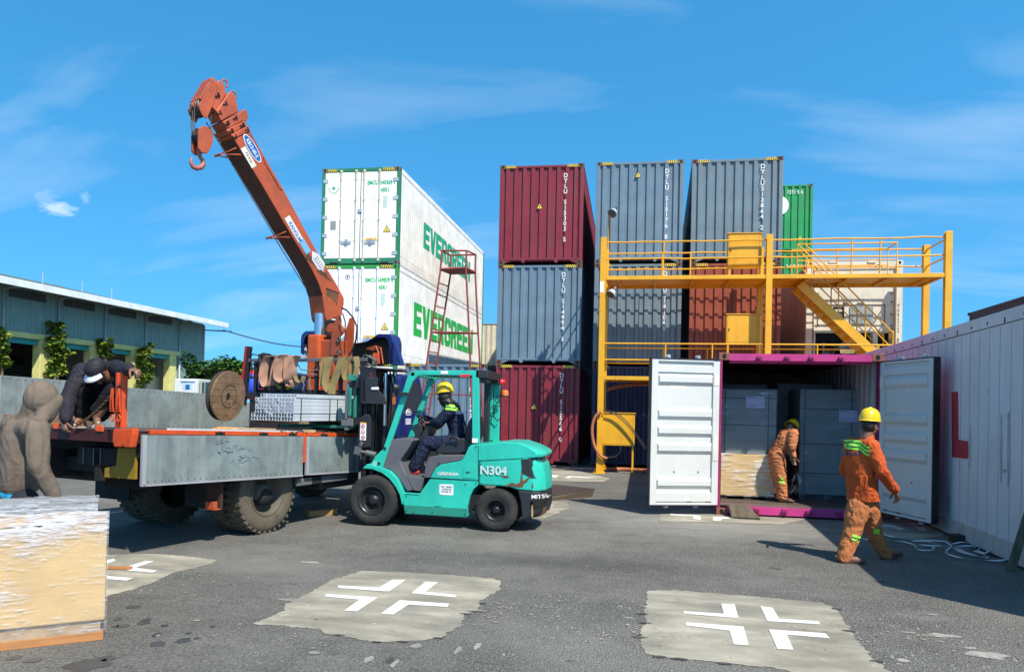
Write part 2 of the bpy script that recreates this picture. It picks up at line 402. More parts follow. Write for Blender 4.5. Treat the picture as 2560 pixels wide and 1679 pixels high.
for l in ([(605,530),(860,545),(945,495),(1027,497),(925,568),(895,568),(610,547)], [(1150,508),(1225,512),(1150,570),(1343,590),(1335,605),(1060,580)],
          [(535,585),(855,605),(725,692),(645,688),(740,620),(522,600)], [(990,622),(1295,645),(1285,665),(1045,650),(950,713),(870,708)]):
    sheet('road_marking', ZA(l), .008, MARK)
for l in ([(680,583),(755,585),(778,665),(470,640),(468,625),(695,640)], [(900,598),(968,605),(1005,668),(1225,682),(1238,700),(940,682)],
          [(480,688),(805,712),(835,818),(750,812),(728,735),(482,706)], [(948,728),(1265,750),(1290,778),(1050,758),(1086,843),(995,838)]):
    sheet('road_marking', ZB(l), .008, MARK)
for l in ([(1090,655),(1265,600),(1340,605),(1180,660),(1370,685),(1330,703),(1110,685)], [(700,715),(1160,750),(1100,772),(700,740)], [(850,615),(990,580),(1005,600),(850,650)]):
    sheet('road_marking', ZC(l), .008, MARK)
for l in ([(250,1440),(510,1455),(515,1492),(455,1485),(450,1462),(260,1452)], [(615,1465),(745,1468),(850,1480),(700,1482),(680,1500),(620,1498)]):
    sheet('road_marking', ZD(l), .008, MARK)
for l in ([(605,1128),(720,1135),(833,1165),(770,1168),(710,1148),(605,1140)], [(780,1105),(960,1130),(880,1132)], [(890,1145),(960,1150),(1000,1175),(940,1178)]):
    sheet('road_marking', ZE(l), .008, MARK)
for l in ([(440,1048),(555,1056),(530,1073),(490,1070),(505,1062),(440,1058)], [(625,1060),(850,1076),(780,1078),(650,1070),(640,1078),(600,1076)], [(440,1284),(515,1288),(500,1295),(440,1291)], [(440,1299),(497,1303),(490,1312),(440,1310)]):
    sheet('road_marking', ZF(l), .008, MARK)

# crumbled chips of concrete round the patch edges and pale scuffs on the asphalt
rnd = random.Random(77)
for (uv0, n_, sp) in ((ZA([(1480, 680)])[0], 60, .3), (ZA([(400, 790)])[0], 40, .35), (ZB([(240, 760)])[0], 50, .25), (ZB([(1400, 740)])[0], 60, .35), (ZC([(1350, 790)])[0], 50, .35)):
    c_ = at(*uv0, z=0); b = MB()
    for k in range(n_):
        x, y, s_ = c_.x+rnd.gauss(0, sp), c_.y+rnd.gauss(0, sp*.6), rnd.uniform(.006, .022)
        b.add([(x+s_*rnd.uniform(.6, 1.3)*math.cos(t), y+s_*rnd.uniform(.6, 1.3)*math.sin(t), .0055) for t in (0, 1.2, 2.3, 3.6, 5)], [(0, 1, 2, 3, 4)])
    tag(b.build('concrete_crumbs', CONC, None, fix=False), kind='stuff')

# oil drips, tar spots and pale broken places in the asphalt
OIL = mat('oil_spot', (.070, .069, .069), .6, var=.3, bump=.4, bump_scale=60)
PALE = mat('pale_broken_asphalt', (.34, .33, .295), .95, dirt=(.15, .148, .14), dirt_amt=.8, dirt_scale=14, bump=.6, bump_scale=50, var=.25)
def blot(uv, rx, ry, m_, name, seed, z):
    c_ = at(*uv, z=0); rnd = random.Random(seed); n = 26
    b = MB(); b.add([(c_.x+rx*(1+.45*noise.noise(Vector((math.cos(t)*1.5+seed, math.sin(t)*1.5, 0)))+rnd.uniform(-.12, .12))*math.cos(t), c_.y+ry*(1+.45*noise.noise(Vector((math.cos(t)*1.5+seed, math.sin(t)*1.5, 4)))+rnd.uniform(-.12, .12))*math.sin(t), z) for t in [2*math.pi*k/n for k in range(n)]], [tuple(range(n))])
    tag(b.build(name, m_, None, fix=False), kind='structure')
for i, (x, y, r_) in enumerate(((1160, 1000, .05), (1020, 1105, .03), (1065, 1163, .04), (1270, 1110, .035), (1250, 1135, .04), (1365, 1240, .03), (1590, 1290, .05), (1370, 1318, .05), (1430, 1160, .025), (1710, 1270, .02), (760, 1500, .11), (1850, 1165, .02), (930, 1445, .05), (1000, 1165, .025), (1640, 1225, .02), (120, 1438, .04), (290, 1458, .05))):
    blot(ZC([(x, y)])[0], r_, r_*1.1, OIL, 'oil_stain', i, .0035)
for i, (x, y, rx, ry) in enumerate(((1735, 742, .06, .02), (1930, 760, .13, .05), (2180, 870, .12, .09), (2080, 830, .05, .03), (1860, 640, .05, .03), (165, 660, .04, .02), (1700, 900, .05, .03))):
    blot(ZB([(x, y)])[0], rx, ry, PALE, 'worn_spot', 50+i, .0035)
for i, (x, y, rx, ry) in enumerate(((1350, 930, .02, .09), (1470, 905, .02, .08), (960, 1010, .02, .07), (800, 985, .025, .06), (460, 945, .04, .03), (430, 385, .12, .05), (350, 620, .14, .05), (1090, 905, .04, .05))):
    blot(ZA([(x, y)])[0], rx, ry, PALE, 'worn_spot', 80+i, .0035)
# dark hollows along the broken edges of the patches
for i, (x, y) in enumerate(((255, 690), (222, 770), (240, 640), (330, 880), (450, 893), (700, 918), (1560, 905), (1395, 735), (1330, 612))):
    blot(ZB([(x, y)])[0], .05, .022, OIL, 'edge_crack', 110+i, .0062)
for i, (x, y) in enumerate(((1010, 878), (1230, 856), (1390, 705), (620, 838), (850, 880), (1440, 690), (1500, 640))):
    blot(ZA([(x, y)])[0], .04, .014, OIL, 'edge_crack', 130+i, .0062)
# ------------------------------------------------------------------ shipping containers
CW, CH, CL = 2.438, 2.896, 12.192
def paint(name, c, **k):
    d = dict(rough=.5, dirt=(.10, .08, .06), dirt_amt=.22, dirt_scale=1.6, streak=.38, rust=.22, rust_scale=7, bump=.12, bump_scale=5)
    d.update(k); return mat(name, c, **d)
BURG = paint('burgundy_paint', (.20, .016, .030))
BLUE = paint('grey_blue_paint', (.125, .195, .255), streak_col=(.16, .15, .12))
BLUE2 = paint('weathered_grey_blue', (.135, .195, .235), streak=.5, streak_col=(.20, .18, .13), rust=.22)
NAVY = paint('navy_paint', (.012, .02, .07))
RUST = paint('red_oxide_paint', (.27, .058, .026), rust=.2)
GREEN = paint('bright_green_paint', (.01, .28, .075), rust=.05)
GFRAME = paint('green_frame_paint', (.02, .20, .10), rust=.25)
GFRAME2 = paint('bright_green_frame', (.03, .30, .06), rust=.08)
CREAM = paint('cream_paint', (.62, .57, .44), streak=.2, rust=.1)
DIRTYW = paint('dirty_white_paint', (.86, .84, .77), streak=.28, streak_col=(.52, .47, .35), rust=.08, dirt=(.5, .46, .36), dirt_amt=.25)
CLEANW = paint('clean_white_paint', (.88, .89, .89), streak=.12, streak_col=(.5, .5, .48), rust=.02, dirt_amt=.08)
CAST = paint('rusty_corner_casting', (.11, .055, .04), rough=.8, rust=.5, dirt_amt=.5)
GREYCAST = paint('grey_corner_casting', (.12, .13, .13), rough=.8, rust=.35, dirt_amt=.4)
DARK = mat('dark_void', (.006, .006, .007), .9, var=.02)
STEEL = mat('galvanised_steel', (.50, .54, .56), .38, .55, dirt=(.3, .32, .34), dirt_amt=.4, dirt_scale=6, var=.1)
GREENTXT = mat('green_lettering', (.015, .40, .20), .5, var=.05)
GREENTXT2 = mat('bright_green_lettering', (.02, .46, .07), .5, var=.05)
TXTW = mat('white_lettering', (.74, .74, .72), .6, var=.05)
TXTK = mat('black_lettering', (.03, .03, .03), .6, var=.05)

def corr(n, x0, x1, depth, y, flat=.55):
    """outline (x, y) of a trapezoidal corrugation with n ridges, ridge tops at y - depth"""
    p = (x1-x0)/n; s = p*.12; o = []
    for i in range(n):
        a = x0+i*p
        o += [(a, y), (a+p*(1-flat)/2-s/2, y), (a+p*(1-flat)/2+s/2, y-depth), (a+p*(1+flat)/2-s/2, y-depth), (a+p*(1+flat)/2+s/2, y)]
    o.append((x1, y)); return o
def corr_wall(mb, outline, z0, z1, swap=False, xf=None):
    n = len(outline)
    P = (lambda a, b, z: (b, a, z)) if swap else (lambda a, b, z: (a, b, z))
    vs = [P(a, b, z0) for a, b in outline] + [P(a, b, z1) for a, b in outline]
    mb.add(vs, [(i, i+1, n+i+1, n+i) for i in range(n-1)])
def castings(t, W, L, H, m_, depth=.178, only_front=False):
    cs = [(0, 0), (W-.162, 0)] + ([] if only_front else [(0, L-.178), (W-.162, L-.178)])
    for x, y in cs:
        for z in (0, H-.118):
            b = MB(); b.box(x-.003, y-.004, z, x+.165, y+.178, z+.118)
            b.mi(1)
            for fy in ((-.0055,) if y < 1 else (L+.0055-y,)):
                pts = [(x+.081+.032*math.cos(a), y+fy, z+.059+.042*math.sin(a)) for a in [k*math.pi/6 for k in range(12)]]
                b.add(pts, [tuple(range(12))])
            for fx in (x-.0045, x+.1665):
                pts = [(fx, y+.089+.045*math.cos(a), z+.059+.03*math.sin(a)) for a in [k*math.pi/6 for k in range(12)]]
                b.add(pts, [tuple(range(12))])
            b.build('corner_casting', [m_, DARK], t, .006, fix=False)
def hazard(t, x0, z, y, w=.30, h=.075):
    b = MB(); b.box(x0, y-.002, z, x0+w, y, z+h)
    b.mi(1); n = 5; p = w/n
    for i in range(n):
        a = x0+i*p
        b.add([(a+.01, y-.0035, z+.004), (a+p*.5, y-.0035, z+.004), (a+p*.98, y-.0035, z+h-.004), (a+p*.5, y-.0035, z+h-.004)], [(0, 1, 2, 3)])
    b.build('hazard_stripe', [YELL, BLACK], t, fix=False)
def triangle(t, x, z, y, s=.17):
    b = MB(); hgt = s*.95
    b.add([(x-s/2, y, z), (x+s/2, y, z), (x, y, z+hgt)], [(0, 1, 2)])
    b.mi(1); k = .78; zc = z+hgt*.35
    b.add([(x-s/2*k, y-.0015, zc+(z-zc)*k), (x+s/2*k, y-.0015, zc+(z-zc)*k), (x, y-.0015, zc+(z+hgt-zc)*k)], [(0, 1, 2)])
    b.mi(0)
    b.add([(x-.008, y-.003, z+.035), (x+.008, y-.003, z+.035), (x+.012, y-.003, z+.09), (x-.012, y-.003, z+.09)], [(0, 1, 2, 3)])
    b.build('warning_sign', [BLACK, YELL], t, fix=False)
def shell(t, W, L, H, m_, ribs=44, side_depth=.036, flat_sides=False, front=True, sidem=None):
    """side walls, roof, floor, back"""
    b = MB(); y0, y1 = .10, L-.10
    if flat_sides:
        for x, s in ((.012, 1), (W-.012, -1)):
            b.box(x-.01, y0, .16, x+.01, y1, H-.12)
    else:
        for side in (0, 1):
            o = corr(ribs, y0, y1, side_depth, 0)
            o = [(a, (.045+bb) if side == 0 else (W-.045-bb)) for a, bb in o]
            corr_wall(b, o, .15, H-.06, swap=True)
    b.build('side_wall', sidem or m_, t)
    b = MB(); b.box(.03, .1, H-.04, W-.03, L-.1, H-.02); b.build('roof', m_, t)
    b = MB(); b.box(.05, .02, .10, W-.05, L-.02, .15); b.build('floor', m_, t)
    b = MB(); b.box(.05, L-.06, .15, W-.05, L-.04, H-.05); b.build('back_wall', m_, t)
    for x in (.0, W-.06):
        for z0, z1 in ((H-.075, H-.015), (.012, .16)):
            b = MB(); b.box(x, .17, z0, x+.06, L-.17, z1); b.build('side_rail', m_, t)
def dry_container(loc, yaw, m_, label, num=None, numx=1.88, numz=2.45, cast=CAST, n=9, tri=None, L=CL, H=CH, group=None, hz=True, sub=.17, numm=None):
    t = thing('shipping_container', label, 'container', loc, yaw, group)
    W = CW; shell(t, W, L, H, m_)
    b = MB(); corr_wall(b, corr(n, .10, W-.10, .045, .055, .5), .155, H-.09)
    b.build('end_wall', m_, t)
    for x in (0, W-.105):
        b = MB(); b.box(x, .0, .117, x+.105, .12, H-.117); b.build('corner_post', m_, t, .008)
    b = MB(); b.box(.165, .004, H-.10, W-.165, .10, H-.03); b.build('top_rail', m_, t, .006)
    b = MB(); b.box(.105, .002, .13, W-.105, .10, .18)
    b.add([(.165, .01, .13), (.42, .01, .13), (.165, .01, .02), (.165, .03, .02)], [(0, 1, 2)])
    b.add([(W-.165, .01, .13), (W-.42, .01, .13), (W-.165, .01, .02)], [(0, 1, 2)])
    for x in (.70, W-.78):
        b.add([(x-.05, .0, .13), (x+.09, .0, .13), (x+.06, .0, .045), (x, .0, .045), (x-.05, .3, .13), (x+.09, .3, .13), (x+.06, .3, .045), (x, .3, .045)],
              [(0, 1, 2, 3), (7, 6, 5, 4), (0, 4, 5, 1), (3, 2, 6, 7), (0, 3, 7, 4), (1, 5, 6, 2)])
    b.build('bottom_rail', m_, t)
    castings(t, W, L, H, cast)
    if hz: hazard(t, .17, H-.095, 0.0); hazard(t, W-.47, H-.095, 0.0)
    if num: lettering('number_lettering', '\n'.join(num), .178, numm or TXTW, t, (numx, .003, numz-.5*.152*len(num)), line=.154/.178, sx=.88, bold=.004)
    if tri: triangle(t, tri[0], tri[1], .002, .19)
    return t

GLY = {'E': [[(0, 0), (1, 0), (1, .23), (.36, .23), (.36, .39), (.93, .39), (.93, .61), (.36, .61), (.36, .77), (1, .77), (1, 1), (0, 1)]],
       'V': [[(.32, 0), (.68, 0), (1, 1), (.64, 1), (.5, .42), (.36, 1), (0, 1)]],
       'R': [[(0, 0), (.36, 0), (.36, .36), (.5, .36), (.62, 0), (1, 0), (.84, .4), (.97, .52), (.97, .86), (.84, 1), (0, 1), (0, .8), (.58, .8), (.64, .76), (.64, .6), (.58, .56), (.36, .56), (.36, .8), (0, .8)]],
       'G': [[(.18, 0), (.82, 0), (1, .15), (1, .55), (.52, .55), (.52, .36), (.66, .36), (.66, .24), (.60, .2), (.42, .2), (.36, .26), (.36, .74), (.42, .8), (.6, .8), (.66, .74), (.66, .68), (1, .68), (1, .85), (.84, 1), (.16, 1), (0, .86), (0, .14)]],
       'N': [[(0, 0), (.34, 0), (.34, .5), (.66, 0), (1, 0), (1, 1), (.66, 1), (.66, .5), (.34, 1), (0, 1)]]}
def block_name(t, txt, x, y0, z0, w, h, m_):
    n = len(txt); p = w/n; o = MB()
    for i, ch in enumerate(txt):
        for poly in GLY[ch]:
            o.add([(x, y0-w/2+p*(i+.02+.94*a), z0-h/2+h*bb) for a, bb in poly], [tuple(range(len(poly)))])
    o.build('company_lettering', m_, t, fix=False)
def reefer_doors(loc, yaw, frame, wallm, doorm, label, num, logo, logom, logo_y, logo_z, logo_h, rusty=False, emblem=True, txtm=GREENTXT, L=CL, H=CH):
    t = thing('refrigerated_container', label, 'container', loc, yaw, 'white refrigerated containers with green frames')
    W = CW
    b = MB(); b.box(.012, .12, .20, .03, L-.12, H-.16); b.build('side_wall', wallm, t)
    b = MB(); b.box(W-.03, .12, .20, W-.012, L-.12, H-.16)
    for i in range(60):   # shallow pressed ribs of the side sheets
        y = .25+i*(L-.5)/60
        b.box(W-.013, y, .28, W-.006, y+.085, H-.24)
    b.build('side_wall', wallm, t, .002)
    for x in (.0, W-.05):
        for z0, z1 in ((H-.16, H-.012), (.02, .20)):
            b = MB(); b.box(x, .17, z0, x+.05, L-.17, z1); b.build('side_rail', wallm, t, .004)
    b = MB(); b.box(.03, .1, H-.05, W-.03, L-.1, H-.03); b.build('roof', wallm, t)
    b = MB(); b.box(.03, .1, .05, W-.03, L-.02, .16); b.build('floor', wallm, t)
    b = MB(); b.box(.05, L-.06, .16, W-.05, L-.04, H-.05); b.build('back_wall', wallm, t)
    for x in (0, W-.09):
        for y in (0, L-.16):
            b = MB(); b.box(x, y, .117, x+.09, y+.16, H-.117); b.build('corner_post', frame, t, .006)
    b = MB(); b.box(.165, .0, H-.115, W-.165, .12, H-.012); b.build('top_rail', frame, t, .006)
    b = MB(); b.box(.165, .0, .03, W-.165, .12, .18); b.box(.09, .0, .117, .165, .12, .18); b.box(W-.165, 0, .117, W-.09, .12, .18)
    b.mi(1); b.box(.3, -.002, .005, .55, .05, .075); b.box(W-.55, -.002, .005, W-.3, .05, .075)
    b.build('bottom_rail', [frame, DARK], t, .004)
    castings(t, W, L, H, frame if not rusty else GREYCAST)
    hazard(t, .18, H-.105, -.002); hazard(t, W-.52, H-.105, -.002, .34, .085)
    for x0, x1 in ((.10, W/2-.012), (W/2+.012, W-.10)):
        b = MB(); b.box(x0, .012, .19, x1, .09, H-.125); b.build('door', doorm, t, .012)
    b = MB(); b.box(W/2-.012, .03, .19, W/2+.012, .08, H-.125); b.build('door_seal', DARK, t)
    for x in (.62, 1.09, 1.345, 1.82):
        b = MB(); b.cyl((x, -.012, .13), (x, -.012, H-.09), .017, 8)
        for z in (.13, H-.10): b.box(x-.035, -.03, z-.03, x+.035, .02, z+.03)
        for z in (.75, 1.35, 1.95): b.box(x-.028, -.025, z-.02, x+.028, .013, z+.02)
        b.box(x-.03, -.02, H-.36, x+.03, .014, H-.16)
        b.build('locking_rod', WHITE if not rusty else CREAM, t)
    for x, s in ((.80, 1), (1.56, -1)):
        b = MB(); b.box(x-.17, -.035, .66, x+.17, -.018, .70); b.box(x-.03, -.03, .60, x+.05, .012, .76); b.build('door_handle', STEEL, t)
    for k in range(5):
        z = .34+k*(H-.72)/4.
        for x in (.045, W-.20):
            b = MB(); b.box(x, -.006, z-.05, x+.155, .013, z+.05); b.mi(1)
            for q in range(3): b.box(x+.03+q*.035, -.0085, z+.01, x+.045+q*.035, -.004, z+.045)
            b.build('hinge', [mat('hinge_metal', (.52, .58, .62), .5, .3), GREYCAST], t, .003)
    b = MB(); b.box(W/2-.06, -.03, 1.56, W/2+.06, .013, 1.66); b.build('latch_plate', STEEL, t, .003)
    z = H-.46
    lettering('number_lettering', num[0], .165, txtm, t, (1.60, .008, z), sx=.78, bold=.005)
    lettering('number_lettering', num[1], .165, txtm, t, (2.05, .008, z), sx=.78, bold=.005)
    lettering('number_lettering', '45R1', .165, txtm, t, (1.97, .008, z-.22), sx=.78, bold=.005)
    b = MB()
    rnd = random.Random(3)
    for c in range(14):
        zz = z-.42-c*.027
        b.box(2.00-.08, .009, zz, 2.00+rnd.uniform(.03, .10), .011, zz+.013)
        if c % 3 == 0: b.box(1.58, .009, zz, 1.58+rnd.uniform(.08, .14), .011, zz+.012)
    b.build('weight_table', mat('faded_green_print', (.42, .60, .50), .6), t, fix=False)
    triangle(t, 2.06, .95, .008, .24)
    b = MB(); b.box(1.41, .006, .72, 1.75, .010, .79); b.build('orange_label', mat('orange_label', (.85, .45, .04), .6), t)
    if emblem:
        b = MB(); c = (.37, 2.30)
        pts = []
        for i in range(16):
            r = .075 if i % 2 == 0 else .03; a = math.pi/2+i*math.pi/8
            pts.append((c[0]+r*math.cos(a), .008, c[1]+r*math.sin(a)))
        b.add(pts+[(c[0], .008, c[1])], [(i, (i+1) % 16, 16) for i in range(16)])
        for i in range(9):
            a = math.pi*1.02+i*math.pi*.96/8
            b.obox((c[0]+.15*math.cos(a), .008, c[1]+.15*math.sin(a)), (.026, .002, .036), (0, -a-math.pi/2, 0))
        b.build('company_emblem', txtm, t, fix=False)
        b = MB(); b.box(.29, .008, 1.05, .46, .011, 1.32); b.build('data_plate', mat('data_plate', (.25, .26, .24), .5), t)
    else:
        b = MB(); b.lathe([(.055, 0), (.075, 0)], (.87, .009, 2.52), 'Y', 20); b.box(.85, .008, 2.50, .89, .010, 2.56)
        b.build('company_emblem', mat('navy_print', (.03, .06, .12), .5), t, fix=False)
    block_name(t, logo, W-.003, logo_y, logo_z, LOGO_W, logo_h, logom)
    return t

# front row (fronts at y = 21.25); columns of three
Y0 = 21.22
g3 = 'corrugated containers stacked in columns of three'
dry_container((-4.22, Y0, 2*CH), .019, BURG, 'burgundy container on top of the left column, number ending 303 5', 'DYLU 515303 5', 1.92, 2.62, tri=(1.18, 1.60), group=g3)
dry_container((-4.22, Y0+.0, CH), .019, BLUE, 'grey blue container in the middle of the column between two burgundy ones', 'DYLU 514994 5', 1.92, 2.66, group=g3)
dry_container((-4.22, Y0, 0), .019, BURG, 'burgundy container at the foot of the stack behind the forklift counterweight', 'DYLU 515566 0', 1.92, 2.66, tri=(1.14, 1.60), group=g3)
dry_container((-1.418, Y0, 2*CH), .006, BLUE, 'grey blue container with a yellow triangle near its top edge, above the platform lamp', 'DYLU 515176 8', 1.98, 2.64, tri=(1.18, 2.42), cast=GREYCAST, group=g3)
dry_container((-1.418, Y0, CH), .006, BLUE2, 'grey blue container in the middle of its column behind the upper platform, number 5141060', 'DYLU5141060', 1.98, 2.66, group=g3)
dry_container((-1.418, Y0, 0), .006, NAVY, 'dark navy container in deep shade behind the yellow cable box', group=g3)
dry_container((1.246, Y0+.08, 2*CH), -.02, BLUE2, 'weathered grey blue container with brown stained corner posts, number ending 864 2', 'DYLU513864\u200a2', 1.90, 2.70, group=g3)
dry_container((1.246, Y0+.08, CH), -.02, RUST, 'rust red container behind the yellow boxes of the platform, number ending 147 8', 'DYLU478147\n8', 1.90, 2.66, group=g3)
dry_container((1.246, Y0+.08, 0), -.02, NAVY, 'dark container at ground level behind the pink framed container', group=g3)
dry_container((-6.98, Y0+.02, 0), .01, BLUE, 'single grey blue container standing low between the white stack and the burgundy stack', 'DYLU 514377 0', 2.02, 2.66, group='single height containers')
# white refrigerated stack
LOGO_W = 6.9
reefer_doors((-9.62, 20.96, 2*CH), .006, GFRAME, DIRTYW, DIRTYW, 'dirty white container with green frame on top of the company stack, number 540369 1', ('EMCU', '540369 1'), 'EVERGREEN', GREENTXT, 6.0, 1.47, .84, rusty=True)
LOGO_W = 8.6
reefer_doors((-9.62, 20.96, CH), .006, GFRAME2, CLEANW, CLEANW, 'clean white container with bright green frame below the dirty one, number 569829 4', ('EMCU', '569829 4'), 'EVERGREEN', GREENTXT2, 5.95, 1.50, 1.06, emblem=False, txtm=GREENTXT2)
LOGO_W = 6.9
reefer_doors((-9.62, 20.96, 0), .006, GFRAME, DIRTYW, DIRTYW, 'white container at the bottom of the company stack, mostly hidden behind the truck', ('EMCU', '561204 7'), 'EVERGREEN', GREENTXT, 6.0, 1.47, .72)
# cream container further back
t = thing('cream_container', 'cream coloured container with a brown lower band seen past the white stack', 'container', (-7.75, 34.3, 2*1.45), 0)
shell(t, CW, CL, CH-.2, CREAM)
b = MB(); corr_wall(b, corr(9, .1, CW-.1, .04, .05, .5), .7, CH-.3); b.build('end_wall', CREAM, t)
b = MB(); b.box(.05, 0, .1, CW-.05, .04, .7); b.build('lower_band', mat('brown_band', (.10, .06, .04), .7), t)
b = MB(); b.box(1.75, -.01, .9, 2.1, .003, 1.9); b.build('red_label', mat('red_label', (.7, .03, .04), .5), t)
t = thing('cream_container', 'lower container carrying the cream one past the white stack', 'container', (-7.75, 34.3, 0), 0)
shell(t, CW, CL, CH, RUST)
# green pair behind
for z, lab, num in ((8.466+.0, 'bright green container on top with a white round emblem', '1371 5 6'), (8.466-CH, 'bright green container underneath, cut off by the platform deck', '2 6 8 7 1')):
    tt = dry_container((4.50, 33.0, z), .0, GREEN, lab, None, cast=GREYCAST, n=8, hz=False, tri=(1.95, .55) if z > 8 else None, group='green containers behind the front row')
    lettering('number_lettering', num, .22, TXTW, tt, (1.72, .003, 2.56 if z > 8 else 2.3), sx=.85, bold=.003)
    if z > 8:
        b = MB(); b.add([(1.05+.42*math.cos(a), .002, 2.0+.42*math.sin(a)) for a in [k*math.pi/16 for k in range(32)]], [tuple(range(32))])
        b.mi(1)
        pts = [(1.05+(.2 if i % 2 == 0 else .08)*math.cos(i*math.pi/8), .0005, 2.0+(.2 if i % 2 == 0 else .08)*math.sin(i*math.pi/8)) for i in range(16)]
        b.add(pts+[(1.05, .0005, 2.0)], [(i, (i+1) % 16, 16) for i in range(16)])
        b.build('company_emblem', [WHITE, GREEN], tt, fix=False)
for z in (0, 2.68):
    dry_container((4.50, 33.0, z), .0, GREEN if z else NAVY, 'green container low in the rear stack' if z else 'bottom container of the rear stack', None, cast=GREYCAST, hz=False, H=2.68 if not z else CH, group='hidden lower containers of the rear stack')
# ------------------------------------------------------------------ small projection helpers for the surveyed crops
c1 = lambda x, y: (780+x/3.002, 400+y/3.002)
c2 = lambda x, y: (1220+x/2.788, 380+y/2.788)
c3 = lambda x, y: (1700+x/2.9457, 370+y/2.9457)
c4 = lambda x, y: (1220+x/3.122, 850+y/3.122)
c5 = lambda x, y: (1600+x/3.393, 860+y/3.393)
c6 = lambda x, y: (2000+x/3.1214, 950+y/3.1214)
YP = mat('yellow_steel_paint', (.72, .37, .012), .45, dirt=(.35, .14, .01), dirt_amt=.35, dirt_scale=2.2, streak=.2, streak_col=(.3, .12, .02), rust=.12, rust_col=(.16, .06, .02), rust_scale=6, bump=.1, bump_scale=9, var=.07)

# ------------------------------------------------------------------ machinery end reefer, right of the front row
def machinery_reefer():
    t = thing('refrigerated_container', 'cream container with its cooling machinery showing behind the stairs, number ending 909212 8', 'container', (4.36, 21.30, CH), 0)
    W, L, H = CW, CL, CH; m_ = mat('cream_reefer_paint', (.66, .63, .52), .5, dirt=(.25, .2, .14), dirt_amt=.25, streak=.3, streak_col=(.35, .27, .16), rust=.12)
    side = mat('brown_bounce_side', (.42, .30, .25), .6, streak=.4, streak_col=(.16, .09, .06), dirt_amt=.3)  # shade and rust red bounce put into the cream wall's colour
    for x, mm in ((.01, side), (W-.03, m_)):
        b = MB(); b.box(x, .1, .16, x+.02, L-.1, H-.1)
        for i in range(56): y = .2+i*.21; b.box(x-.006 if x < 1 else x+.015, y, .25, x+.004 if x < 1 else x+.026, y+.08, H-.2)
        b.build('side_wall', mm, t)
    for x in (0, W-.2):
        b = MB(); b.box(x, 0, .118, x+.2, .15, H-.118); b.mi(1); b.box(x+(.155 if x < 1 else .0), -.003, .12, x+(.2 if x < 1 else .05), .001, H-.12)
        b.build('corner_post', [m_, mat('brown_stain', (.22, .14, .09), .7)], t, .005)
    b = MB(); b.box(.17, .0, H-.22, W-.17, .1, H-.02); b.box(.55, -.02, H-.05, .75, .03, H+.02); b.box(1.55, -.03, H-.06, 1.75, .03, H+.0)
    b.mi(1)
    for k in range(6): b.box(.5+k*.27, -.006, H-.17, .55+k*.27, .0, H-.14)
    b.build('top_rail', [m_, DARK], t, .005)
    b = MB(); b.box(.17, 0, .02, W-.17, .1, .2); b.build('bottom_rail', m_, t)
    # upper panel with fan housing
    b = MB(); b.box(.2, .03, 1.72, W-.2, .08, H-.22)
    b.build('fan_panel', m_, t, .003); b = MB(); b.mi(1)
    for z in (2.30, 2.02, 1.78, 1.45, 1.15, .8, .5):
        b.obox((W-.26, .022, z), (.035, .02, .03), (0, .5, 0)); b.obox((.3, .022, z), (.035, .02, .03), (0, .5, 0))
    b.box(.95, .024, 1.735, 1.1, .032, 1.765); b.box(1.3, .024, 1.735, 1.47, .032, 1.765)
    b.box(.5, .026, 2.28, .51, .032, 2.38); b.box(.56, .026, 2.28, .57, .032, 2.38); b.box(1.2, .026, 2.3, 1.21, .032, 2.4); b.box(1.6, .026, 2.28, 1.61, .032, 2.4)
    b.build('vent_slots', [m_, DARK], t)
    b = MB(); b.box(.2, .05, 1.08, W-.2, .1, 1.72)
    b.mi(1); b.box(.30, .03, 1.70, W-.42, .05, 1.72); b.box(.30, .03, 1.16, .315, .05, 1.70); b.box(W-.435, .03, 1.16, W-.42, .05, 1.70); b.box(.3, .03, 1.155, W-.42, .05, 1.17)
    b.build('evaporator_panel', [m_, mat('brown_frame', (.13, .08, .06), .6)], t)
    b = MB(); b.box(.70, .02, 1.22, .98, .05, 1.66); b.mi(1)
    for z in (1.28, 1.4, 1.52): b.box(.74, .01, z, .92, .022, z+.07)
    b.build('control_box', [BLACK, mat('pale_display', (.5, .52, .48), .4)], t, .01)
    b = MB(); corr_wall(b, corr(18, 1.12, 1.72, .012, .03, .5), 1.2, 1.68)
    b.build('corrugated_cover', mat('translucent_cover', (.42, .46, .44), .3, dirt=(.08, .14, .25), dirt_amt=.6, dirt_scale=5), t)
    b = MB(); b.box(.2, .03, .98, W-.3, .06, 1.08); b.mi(1); b.box(1.98, .02, 1.0, 2.08, .032, 1.06); b.box(2.12, .015, .78, 2.24, .032, .94); b.box(.3, .028, 1.5, .42, .032, 1.66)
    b.build('middle_rail', [m_, mat('orange_label', (.85, .45, .04), .6)], t)
    # machinery bay
    b = MB(); b.box(.2, .35, .2, W-.2, .4, .98); b.build('machinery_bay', DARK, t)
    b = MB()
    for x in (.2, 1.33, 1.72, W-.24): b = MB(); b.box(x, .03, .2, x+(.12 if x in (1.72,) else .05), .35, .98); b.build('bay_divider', m_, t)
    b = MB(); b.lathe([(0, 0), (.16, .0), (.17, .03), (.17, .3), (0, .31)], (.62, .32, .36), 'Y', 20); b.cyl((.5, .2, .22), (.5, .2, .7), .03); b.tube([(.7, .2, .3), (.8, .15, .55), (1.0, .18, .6), (1.2, .16, .85)], .02)
    b.box(1.4, .12, .3, 1.62, .3, .62); b.build('compressor', mat('dull_metal', (.2, .2, .2), .4, .7), t)
    b = MB(); b.lathe([(.06, 0), (.2, .01), (.21, .0)], (1.1, .14, .55), 'Y', 24)
    for k in range(12): a = k*math.pi/6; b.beam((1.1, .14, .55), (1.1+.2*math.cos(a), .14, .55+.2*math.sin(a)), .01, .01, (0, 1, 0))
